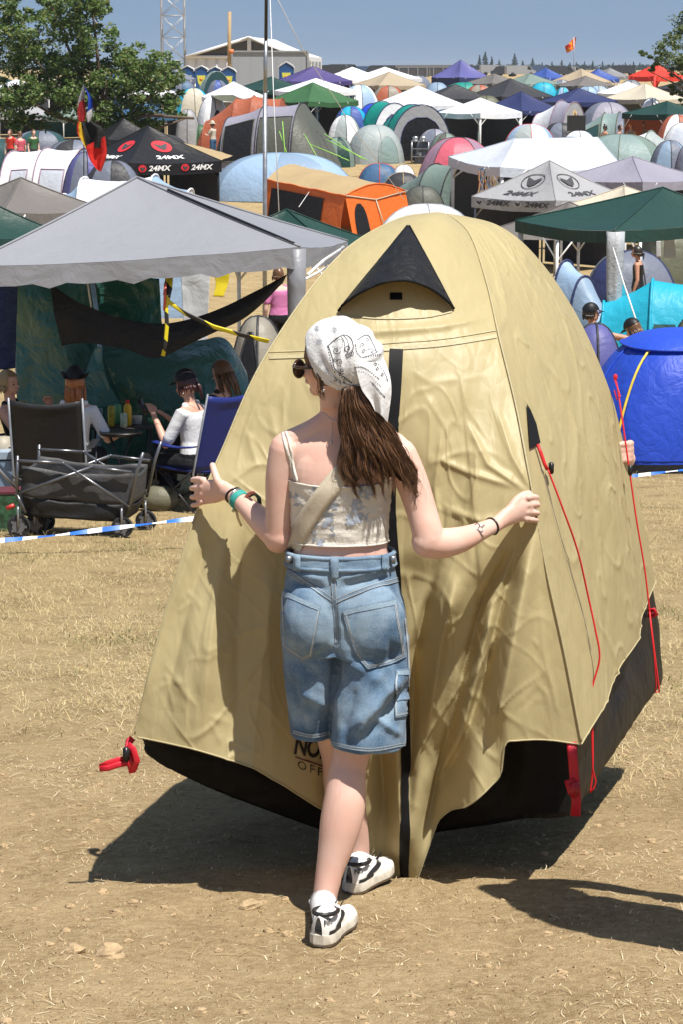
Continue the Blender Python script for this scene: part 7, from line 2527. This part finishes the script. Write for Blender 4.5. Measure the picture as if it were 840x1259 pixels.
for (px, Y, h, lab) in ((-40,17.2,.12,'short stake at left end'),): pass

# ------------------------------------------------------------------ left: big grey gazebo
FLc, FRc, BRc, BLc = W(-45,328,19.8), W(368,304,20.3), W(428,297,23.2), W(28,305,22.9)
GREY = cloth('grey_canopy', (.245,.25,.275), .45, .07, .12, 1.0, .05, fine=.6)
lg_root, lg_can = gazebo_at('gazebo', 'big grey gazebo sheltering seated campers at the left', [FLc, FRc, BRc, BLc], W(168,219,21.6), GREY, 'gazebos standing in the camp field', drop=.20, scal=.22, brace=False, legs=(0,2), legm=STEELG, legw=.03, sag=.05, edge=.03, n=20, valm=GREY)
mb = MB(); p = FRc+Vector((-.03,.06,-.02)); g = Vector((p.x,p.y,gz(p.x,p.y)))
rings = []
for k in range(8):
    t = k/7; q = g.lerp(p,t); w = .05+.035*t; rings.append([q+Vector((w*math.cos(a),w*math.sin(a),0)) for a in np.linspace(.785, .785+2*math.pi, 9)[:-1]])
mb.loft(rings); mb.build('leg', GREY, lg_root)
mb = MB()
mb.tube([W(378,338,20.4), W(398,320,21), W(423,304,22.5)], .014, 6); mb.tube([W(372,345,20.4), W(400,330,21.5), W(424,318,22.8)], .012, 6)
mb.build('scissor_brace', STEELW, lg_root)
# dark gap along the hip, its shade drawn as a black tube
mb = MB(); c0 = W(168,219,21.6)
mb.tube([c0.lerp(FRc,t)+Vector((0,0,.012)) for t in np.linspace(.2,.97,14)], .013, 5); mb.build('piping', M('black'), lg_can)

GT = cloth('green_tarpaulin', (.042,.175,.148), .22, .22, .38, 1.0, .15, spec=.7)
tarp('tarpaulin', 'dark green glossy tarpaulin hung as a wall behind the seated campers', 'tarpaulin', [[W(18,338,22.8),W(80,338,23.0),W(140,338,23.1),W(196,340,23.0)],[W(18,380,22.9),W(80,390,22.8),W(135,392,23.3),W(198,392,22.9)],[W(20,440,23.0),W(80,445,22.7),W(140,430,23.0),W(200,425,22.9)],[W(22,590,22.7),W(80,592,22.6),W(130,590,22.6),W(185,580,22.8)]], 60, 50, GT, 'dark green tarpaulins under the grey gazebo', .02, .06, 3)
tarp('tarpaulin', 'crumpled dark green tarpaulin sagging low behind the blue chair', 'tarpaulin', [[W(128,428,22.6),W(180,424,22.6),W(240,420,22.7),W(275,418,22.9),W(302,455,23.0)],[W(132,450,22.3),W(180,460,22.2),W(240,445,22.3),W(280,445,22.5),W(305,470,22.7)],[W(150,500,22.3),W(190,515,22.2),W(225,520,22.2),W(270,510,22.3),W(308,500,22.4)],[W(150,560,22.5),W(190,565,22.5),W(225,565,22.5),W(270,565,22.5),W(308,565,22.5)]], 60, 34, GT, 'dark green tarpaulins under the grey gazebo', .04, .06, 9)
tarp('tarpaulin', 'pale green flap of tarpaulin hanging beside the blue pole', 'tarpaulin', [[W(118,425,22.2),W(124,428,22.1)],[W(105,460,22.1),W(132,465,22.0)],[W(92,500,22.0),W(150,500,21.9)]], 14, 26, GT, None, 0, .05, 5)
tarp('curtain', 'navy blue cloth hanging at the left edge under the grey gazebo', 'curtain', [[W(-30,340,21.5),W(0,340,21.6),W(22,345,21.6)],[W(-30,400,21.5),W(-2,400,21.5),W(20,400,21.6)],[W(-30,450,21.5),W(0,455,21.5),W(19,452,21.6)]], 20, 24, fab('navy_curtain',(.03,.055,.16),.1,.6,3), None, 0, .04, 2)
tarp('banner', 'black cloth banner sagging under the front edge of the grey gazebo', 'banner', [[W(62,350,20.6),W(100,374,20.5),W(150,392,20.5),W(200,398,20.5),W(255,386,20.6),W(310,360,20.7),W(353,337,20.8)],[W(67,388,20.5),W(100,398,20.45),W(150,412,20.45),W(195,420,20.45),W(250,402,20.5),W(305,375,20.6),W(350,342,20.8)],[W(76,425,20.5),W(104,422,20.45),W(150,429,20.45),W(192,440,20.45),W(245,417,20.5),W(302,389,20.6),W(347,348,20.8)]], 70, 22, cloth('black_banner',(.010,.010,.011),.6,.02,.4,2,.1), None, 0, .025, 6)
g = G(118, 22.4); bp = thing('tent_pole', 'pale blue pole standing by the green tarpaulin', 'pole', g)
mb = MB(); mb.tube([g, W(125,470,22.3), W(121,400,22.3), W(112,338,22.3)], .022, 8); mb.build('pole', plain('blue_pole', (.25,.42,.68), .4), bp)
mb = MB(); mb.tube([W(106,338,22.2), W(112,378,22.2)], .009, 6); mb.build('rod', STEELW, bp)
tarp('bed_sheet', 'white sheet hanging behind the black banner', 'sheet', [[W(222,335,25.5),W(258,335,25.5)],[W(224,380,25.5),W(256,380,25.5)],[W(226,424,25.5),W(254,422,25.5)]], 16, 24, fab('white_sheet',(.66,.68,.70)), None, 0, .03, 4)
tarp('jersey', 'yellow and red jersey hanging right of the white sheet', 'jersey', [[W(262,336,26),W(282,336,26)],[W(265,350,26),W(280,350,26)],[W(262,364,26),W(274,364,26)]], 12, 12, fab('jersey_yellow',(.72,.58,.02)), None, 0, .03, 7)
figure('camper in a pink top standing behind the grey gazebo leg', G(343, 36), 20, 'stand', top='pinktop' if False else fab('pink_top',(.72,.24,.50)), bottom='black', hair='brown', vox=.013, sleeves=.6, trousers=.45, group='campers under the grey gazebo')
# caution tape
CT = NT('caution_tape'); v = CT.coord('Object'); sx = CT.n('ShaderNodeSeparateXYZ'); CT.l(v, sx.inputs[0])
fr = CT.math('FRACT', CT.math('MULTIPLY', CT.math('ADD', sx.outputs['X'], sx.outputs['Z']), 4.0)); CT.done(CT.bsdf(CT.mix(CT.math('GREATER_THAN', fr, .42), (.02,.02,.02,1), (.75,.62,.02,1)), .45))
mb = MB()
mb.tube([W(206,340,20.3), W(203,362,20.3), W(208,372,20.2), W(230,387,20.2), W(262,402,20.25), W(300,413,20.3), W(330,420,20.4)], .020, 6, ref=(0,1,.3), flat=.002)
mb.tube([W(210,341,20.3), W(209,355,20.25), W(204,378,20.2), W(205,400,20.2), W(203,425,20.2), W(200,438,20.2)], .018, 6, ref=(0,1,0), flat=.002)
tag(mb.build('caution_tape', CT.mat), 'yellow and black caution tape dangling across the black banner', 'caution tape')
mb = MB(); mb.tube([W(203,348,20.2), W(202,382,20.2)], .012, 6, ref=(0,1,0), flat=.003); 
tag(mb.build('ribbon', plain('red_white_strip',(.65,.12,.08),.6)), 'short red ribbon hanging by the caution tape', 'ribbon')

# ---- camp chairs
def camp_chair(label, base, rot, col, w=.58, bh=.95, tilt=.12, sh=.42, group='folding camp chairs'):
    root = thing('camp_chair', label, 'chair', base, group)
    cr, sr = math.cos(R(rot)), math.sin(R(rot))
    def P(x, y, z): return Vector(base)+Vector((x*cr-y*sr, x*sr+y*cr, z))
    m = fab('chair_'+col, C_[col], .04, .07, 2)
    rows = []
    for i in range(14):
        t = i/13; z = sh-.02+(bh-sh)*t; y = -.22-tilt*t*1.2
        rows.append([P(w/2*(j/5-1)*(1-.02*t), y-.05*math.sin(math.pi*j/10)*(1-.3*t), z-(.035*math.sin(math.pi*j/10) if i > 11 else 0)) for j in range(11)])
    mb = MB(); mb.grid(rows); b = mb.build('backrest', m, root); s = b.modifiers.new('t','SOLIDIFY'); s.thickness=.012; bake(b)
    rows = [[P(w/2*(j/5-1), -.22+.46*i/9, sh-.05*math.sin(math.pi*j/10)-.015*math.sin(math.pi*i/9)) for j in range(11)] for i in range(10)]
    mb = MB(); mb.grid(rows); b = mb.build('seat', m, root); s = b.modifiers.new('t','SOLIDIFY'); s.thickness=.012; bake(b)
    for s_ in (-1,1):
        mb = MB(); mb.tube([P(s_*w/2, -.30, .0), P(s_*w/2,-.22,sh*.9), P(s_*w/2,-.22-tilt*1.2,bh)], .011, 6); mb.build('back_post', STEELG, root)
        mb = MB(); mb.tube([P(s_*w/2,-.26,.02), P(s_*w/2,.26,sh)], .010, 6); mb.tube([P(s_*w/2,.28,.02), P(s_*w/2,-.22,sh)], .010, 6); mb.build('leg', STEELB, root)
        rows = [[P(s_*(w/2+.0)+x, -.24+.5*i/8, sh+.21-.025*math.sin(math.pi*i/8)) for x in (-.035,0,.035)] for i in range(9)]
        mb = MB(); mb.grid(rows); b = mb.build('armrest', m, root); q = b.modifiers.new('t','SOLIDIFY'); q.thickness=.012; bake(b)
        mb = MB(); mb.tube([P(s_*w/2,.24,.0), P(s_*w/2,.25,sh+.20)], .010, 6); mb.build('front_post', STEELB, root)
    mb = MB(); mb.tube([P(-w/2,.27,.03), P(w/2,-.27,sh*.9)], .010, 6); mb.tube([P(w/2,.27,.03), P(-w/2,-.27,sh*.9)], .010, 6); mb.build('cross_frame', STEELB, root)
    return root
camp_chair('black folding camp chair seen from behind, behind the cart', G(69, 20.1), -4, 'black', .63, 1.07)
camp_chair('royal blue high-backed folding chair of the woman with the phone', G(246, 20.5), 48, 'deepblue', .60, 1.10, .16)
camp_chair('black folding chair under the woman in the black tank top', G(2, 20.9), -70, 'black', .55, .8)
camp_chair('dark folding chair of the person bowed behind the blue chair', G(270, 21.9), 90, 'navy', .55, .85)

# ---- seated campers
figure('woman in black tank top with tied-back hair resting her chin on her hand', G(30, 20.95), -112, 'sit', top='black', bottom='charcoal', hair='blond', vox=.0085, seat=.36, lean=-14, yaw=-6, skin=2, extra='tied', arms={'R':((.24,.10,.66),(.14,.30,.60)),'L':((-.20,.22,.70),(-.07,.25,.90))}, group='campers under the grey gazebo')
figure('red-haired person in a black brimmed hat and white tee, seen from behind', G(92, 20.65), -8, 'sit', top='white', bottom='black', hair='red', hat='cowboy', vox=.0085, seat=.36, sleeves=.75, long_hair=True, lean=6, arms={'R':((.30,.05,.62),(.40,.26,.66)),'L':((-.26,.05,.66),(-.2,.3,.62))}, group='campers under the grey gazebo')
p3, P3, T3, H3, W3 = figure('woman in black cap and white tee looking at her phone in the blue chair', G(240, 20.55), 62, 'sit', top='white', bottom='black', hair='wine', hat='cap', vox=.0085, seat=.36, sleeves=.8, lean=4, nod=14, skin=2, arms={'L':((-.22,.16,.60),(-.10,.36,.84)),'R':((.24,.14,.62),(.08,.34,.80))}, group='campers under the grey gazebo')
mb = MB(); hoop = H3(-.01,.085,-.075)
mb.tube([hoop+Vector((.022*math.cos(a)*.6, .022*math.cos(a)*.8, .024*math.sin(a)-.02)) for a in np.linspace(0,6.4,20)], .002, 5); mb.build('earring', SILV, p3)
wv_ = W3['L'][2]
mb = MB(); Mx = Matrix.Rotation(R(62),3,'Z') @ Matrix.Rotation(R(-25),3,'X'); mb.box(wv_+Vector((-.10,.04,.06)), (.075,.010,.15), M=Mx); ph = mb.build('phone', plain('black_phone',(.015,.015,.018),.2)); tag(ph, 'black phone held up by the woman in the white tee', 'phone')
figure('brown-haired person bowed over behind the blue chair', G(258, 21.9), 70, 'sit', top='black', bottom='black', hair='brown', vox=.009, seat=.42, lean=-14, nod=22, sleeves=.7, long_hair=True, group='campers under the grey gazebo')

# ---- table with bottles
g = G(150, 21.5); zt = W(150,522,21.5).z - g.z
tb_ = thing('camp_table', 'low dark camp table holding bottles and cans', 'table', g)
mb = MB(); mb.box(g+Vector((0,0,zt)), (.62,.5,.025)); mb.build('tabletop', plain('dark_table',(.03,.03,.033),.5), tb_, smooth=False)
for sx in (-1,1):
    for sy in (-1,1):
        mb = MB(); mb.tube([g+Vector((sx*.27,sy*.2,0)), g+Vector((sx*.26,sy*.19,zt))], .012, 6); mb.build('leg', STEELB, tb_)
zt_ = g.z+zt+.013
def can(px, Y, h, r, m, lab, cap=None, name='drink_can'):
    x = W(px, 520, Y).x; b = Vector((x, Y, zt_)); mb = MB()
    pr = [(0,.8),(.04,1),(.80,1),(.90,.75),(.97,.42),(1,.42)] if cap is not None else [(0,.85),(.05,1),(.9,1),(.97,.82),(1,.82)]
    mb.loft([[b+Vector((r*k*math.cos(a), r*k*math.sin(a), h*t)) for a in np.linspace(0,2*math.pi,15)[:-1]] for t,k in pr]); 
    if cap is None: o = mb.build(name, m); tag(o, lab, 'can'); return
    rt = thing('bottle', lab, 'bottle', b); mb.build('body', m, rt); c = MB(); c.tube([b+Vector((0,0,h*.97)), b+Vector((0,0,h*1.12))], r*.5, 10); c.build('cap', cap, rt)
OL = plain('olive_label',(.35,.33,.03),.35,var=.5,scale=40); YE = plain('yellow_label',(.72,.45,.02),.35); GRN = plain('green_label',(.10,.35,.16),.35,var=.5,scale=60); RC = plain('red_cap',(.6,.03,.02),.4)
can(157,21.35,.21,.036,YE,'yellow squeeze bottle with a red cap on the camp table',RC); can(137,21.3,.19,.033,OL,'olive yellow can, leftmost on the camp table'); can(145,21.45,.18,.033,GRN,'green can between the olive can and the yellow bottle'); can(152,21.25,.13,.033,plain('white_green_label',(.45,.6,.5),.35,var=.6,scale=50),'short white and green can before the yellow bottle'); can(187,21.5,.05,.04,GRN,'flat green tin at the right end of the camp table')
b = Vector((W(168,515,21.45).x, 21.45, zt_)); mb = MB(); mb.loft([[b+Vector((.05*k*math.cos(a), .04*k*math.sin(a), z)) for a in np.linspace(0,6.283,13)[:-1]] for z,k in ((0,.85),(.07,1),(.075,1.05))]); tag(mb.build('tub', fab('white_tub',(.7,.7,.7))), 'small white tub beside the yellow bottle', 'tub')
# black tray-arm table beside it
g = G(150,20.6); tr_ = thing('side_tray', 'round black cup tray beside the black chair', 'tray', g); zz = W(150,532,20.6).z
mb = MB(); mb.loft([[Vector((g.x+.19*k*math.cos(a), g.y+.16*k*math.sin(a), zz+dz)) for a in np.linspace(0,6.283,25)[:-1]] for dz,k in ((-.02,.95),(0,1.0),(.012,1.0),(.004,.9))]); mb.build('tray', BLK_PLASTIC, tr_)
for q in (-1,1):
    mb = MB(); mb.tube([Vector((g.x+q*.13,g.y,g.z)), Vector((g.x-q*.1,g.y,zz-.02))], .012, 6); mb.build('leg', STEELB, tr_)

# ---- folding wagon
Yc = 18.35
wg = thing('folding_wagon', 'black and grey folding cargo wagon with crossed tube frame', 'wagon', G(98, Yc+.2))
dep = Vector((.10,.52,0))
def cw(px, py, d=0.0): return W(px, py, Yc)+dep*d
GRY = cloth('wagon_grey', (.05,.05,.053), .6, .03, .14, 2, .08); BLC = cloth('wagon_black', (.010,.010,.011), .6, 0, .12, 2, .1)
def basket(top_, bot, m, name, par, bulge):
    rows = []
    def ringp(a, b, z0): 
        return a, b
    for i in range(8):
        t = i/7; r = []
        c = [cw(top_[0],top_[1],.06).lerp(cw(bot[0],bot[1],.06),t), cw(top_[2],top_[3],.06).lerp(cw(bot[2],bot[3],.06),t), cw(top_[2],top_[3],.94).lerp(cw(bot[2],bot[3],.94),t), cw(top_[0],top_[1],.94).lerp(cw(bot[0],bot[1],.94),t)]
        for q in range(4):
            a, b = c[q], c[(q+1)%4]
            for j in range(12):
                u = j/12; p = a.lerp(b,u); p.z += -.035*math.sin(math.pi*u)*(1-t) + .012*noise3(p.x*8,p.z*8,q)*1.2
                p.y += .03*noise3(p.x*7,p.z*9,2)
                r.append(p)
        rows.append(r)
    mb = MB(); mb.grid(rows, close_u=True); 
    if name == 'lower_basket': mb.add(rows[-1], [tuple(range(len(rows[-1])))])
    b = mb.build(name, m, par); s = b.modifiers.new('t','SOLIDIFY'); s.thickness=.006; bake(b); return b
basket((26,573,160,583),(27,612,157,622), GRY, 'upper_basket', wg, 0)
basket((27,610,157,620),(32,634,148,642), BLC, 'lower_basket', wg, 0)
for d in (0,1):
    mb = MB()
    for pts in ([(22,566),(78,569)],[(78,569),(158,622)],[(21,607),(112,574)],[(112,574),(162,580)],[(22,560),(21,612)],[(176,556),(168,580),(158,626)],[(21,607),(32,630)]):
        mb.tube([cw(x,y,d)+Vector((0,-.02+.04*d,0)) for x,y in pts], .0125, 8)
    for x,y in ((22,566),(78,569),(21,607),(112,574),(158,622),(93,583)): mb.ellipsoid(cw(x,y,d)+Vector((0,-.022+.04*d,0)), (.014,.012,.014), 8, 6)
    mb.build('tube_frame', plain('wagon_tube',(.16,.165,.18),.3,.7), wg)
mb = MB(); mb.tube([cw(15,612,.4)+Vector((0,0,0)), cw(4,592,.2), cw(-12,565,.0)], .011, 8); mb.tube([cw(-12,565,-.1), cw(-12,565,.12)], .014, 8); mb.build('pull_handle', STEELG, wg)
for (px, py, d, r) in ((23,640,0,.092),(34,642,.35,.085),(150,642,0,.085),(158,636,.95,.085),(30,632,.95,.085)):
    c = cw(px,py,d); c.z = gz(c.x,c.y)+r
    w_ = MB(); w_.tube([c+Vector((-.005,-.024,0)), c+Vector((-.005,-.018,0)), c+Vector((.005,.018,0)), c+Vector((.005,.024,0))], [r*.88,r,r,r*.88], 20); wo__ = w_.build('wheel', RUB, wg, auto=40)
    h_ = MB(); h_.tube([c+Vector((0,-.029,0)), c+Vector((0,.029,0))], r*.55, 14)
    for k in range(5): a = k*1.256; h_.box(c+Vector((r*.62*math.cos(a),-.026,r*.62*math.sin(a))), (.02,.01,.02), 0)
    h_.build('hub', plain('hub_grey',(.12,.12,.13),.5), wo__, auto=40)
    f_ = MB(); f_.tube([c+Vector((0,-.035,0)), c+Vector((0,-.035,r+.05)), c+Vector((0,.0,r+.08))], .010, 6); f_.build('fork', STEELG, wg)
mb = MB(); mb.tube([cw(8,625,.0), cw(18,621,.0)], .018, 8); mb.build('brake_lever', plain('red_lever',(.5,.04,.03),.4), wg)

# ---- clutter at the feet
def bag(px, py, Y, r, m, lab, name='bag', cat='bag'):
    p = W(px,py,Y); g = G(px,Y); mb = MB(); rings = []
    H0 = max(.12, p.z-g.z)
    for i in range(9):
        t = i/8; k = math.sin(math.pi*(.12+.80*t))**.6
        rings.append([Vector((g.x+r[0]*k*math.cos(a)*(1+.12*noise3(a,t*3,px)), g.y+r[1]*k*math.sin(a), g.z+H0*t)) for a in np.linspace(0,6.283,17)[:-1]])
    mb.loft(rings); tag(mb.build(name, m), lab, cat)
bag(192,575,20.9,(.16,.14),BLACK_CLOTH,'black bag lying between the wagon and the blue chair'); bag(196,598,20.4,(.17,.12),fab('khaki',(.16,.15,.10)),'khaki bag in front of the black bag'); bag(6,537,20.2,(.14,.12),fab('beige_bundle',(.42,.38,.30)),'beige bundle of cloth on the box at the left edge')
g = G(2, 20.1); mb = MB(); zz = W(2,552,20.1).z
cb = thing('cool_box', 'pale blue cool box at the left edge beside the wagon', 'cool box', g)
mb.box(g+Vector((0,0,(zz-g.z)/2-.04)), (.34,.3,zz-g.z-.08)); mb.build('body', plain('coolbox_blue',(.16,.24,.36),.4), cb, smooth=False)
mb = MB(); mb.box(Vector((g.x,g.y,zz-.035)), (.36,.32,.06)); mb.build('lid', plain('coolbox_lid',(.30,.38,.48),.4), cb, smooth=False)
g = G(9, 18.9); dbx = thing('drinks_crate', 'green and white cardboard drinks tray at the left edge behind the wagon wheel', 'carton', g)
mb = MB(); mb.box(g+Vector((0,0,.16)), (.22,.25,.32), .1); mb.build('carton', plain('carton_green',(.03,.09,.04),.6,var=.9,scale=22), dbx, smooth=False)
mb = MB(); mb.box(g+Vector((0,0,.33)), (.23,.26,.02), .1); mb.build('lid', plain('carton_red',(.10,.02,.03),.6), dbx, smooth=False)

# ------------------------------------------------------------------ second carrier, behind the tent
hb0 = Vector((.80, 9.35, gz(.80, 9.35)))
wr2 = W(766, 566, 8.66)
def loc2(p, rot):
    d = Vector(p)-hb0; c, s = math.cos(R(rot)), math.sin(R(rot)); k = 1.72/1.68
    return ((d.x*c+d.y*s)/k, (-d.x*s+d.y*c)/k, d.z/k)
def grip(b):
    # the hand comes round the tent edge, finger ends lie on the side facing us
    b.tube([wr2, W(771,560,8.52), W(774,555,8.42)], [.026,.036,.036], 12, ref=(1,0,0), flat=[.022,.02,.018], round_ends=True)
    for q, (y, ext) in enumerate(((545,0),(552,2),(559,2),(565,0))):
        b.tube([W(774,y,8.42), W(776,y,8.34), W(773,y+1,8.27), W(766-ext,y+1,8.23), W(762-ext,y+2,8.225)], [.0125,.0125,.0122,.0115,.010], 10, round_ends=True)
        b.ellipsoid(W(775,y,8.33), (.013,.012,.013), 8, 6)
figure('person almost wholly hidden behind the tan tent, one hand gripping its right edge', hb0, 165, 'stand', top='navy', bottom='denimblue', hair='dark', vox=.0055, skin=0, sleeves=.7, trousers=1.0, height=1.72, nohand='L', bodyfn=grip,
   arms={'L': (loc2((1.10, 9.0, wr2.z-.05), 165), loc2(wr2, 165)), 'R': ((.36,.25,1.1),(.40,.45,1.25))})

gx = gpix(838, 1195); bx_ = 1.07
figure('person standing just outside the right edge, shadow falling across the soil', Vector((bx_, 6.13, gfine(bx_, 6.13))), -88, 'stand', top='grey', bottom='charcoal', hair='dark', vox=.012, sleeves=.6, height=1.95, legs={'L':((-.10,.07,.49),(-.11,.19,.085)),'R':((.10,.07,.49),(.11,.22,.085))}, arms={'L':((-.23,.03,1.12),(-.2,.15,.9)),'R':((.23,.03,1.12),(.2,.15,.9))})
# ------------------------------------------------------------------ thin summer haze over the field
HZ = bpy.data.materials.new('summer_haze'); HZ.use_nodes = True; _t = HZ.node_tree; _t.nodes.clear()
_o = _t.nodes.new('ShaderNodeOutputMaterial'); _v = _t.nodes.new('ShaderNodeVolumePrincipled')
_v.inputs['Color'].default_value = (.78, .87, 1, 1); _v.inputs['Density'].default_value = .00014; _v.inputs['Anisotropy'].default_value = .25
_t.links.new(_v.outputs[0], _o.inputs['Volume'])
mb = MB(); mb.box((0, 4400, 11), (18200, 9400, 34)); tag(mb.build('haze', HZ, smooth=False), kind='stuff')
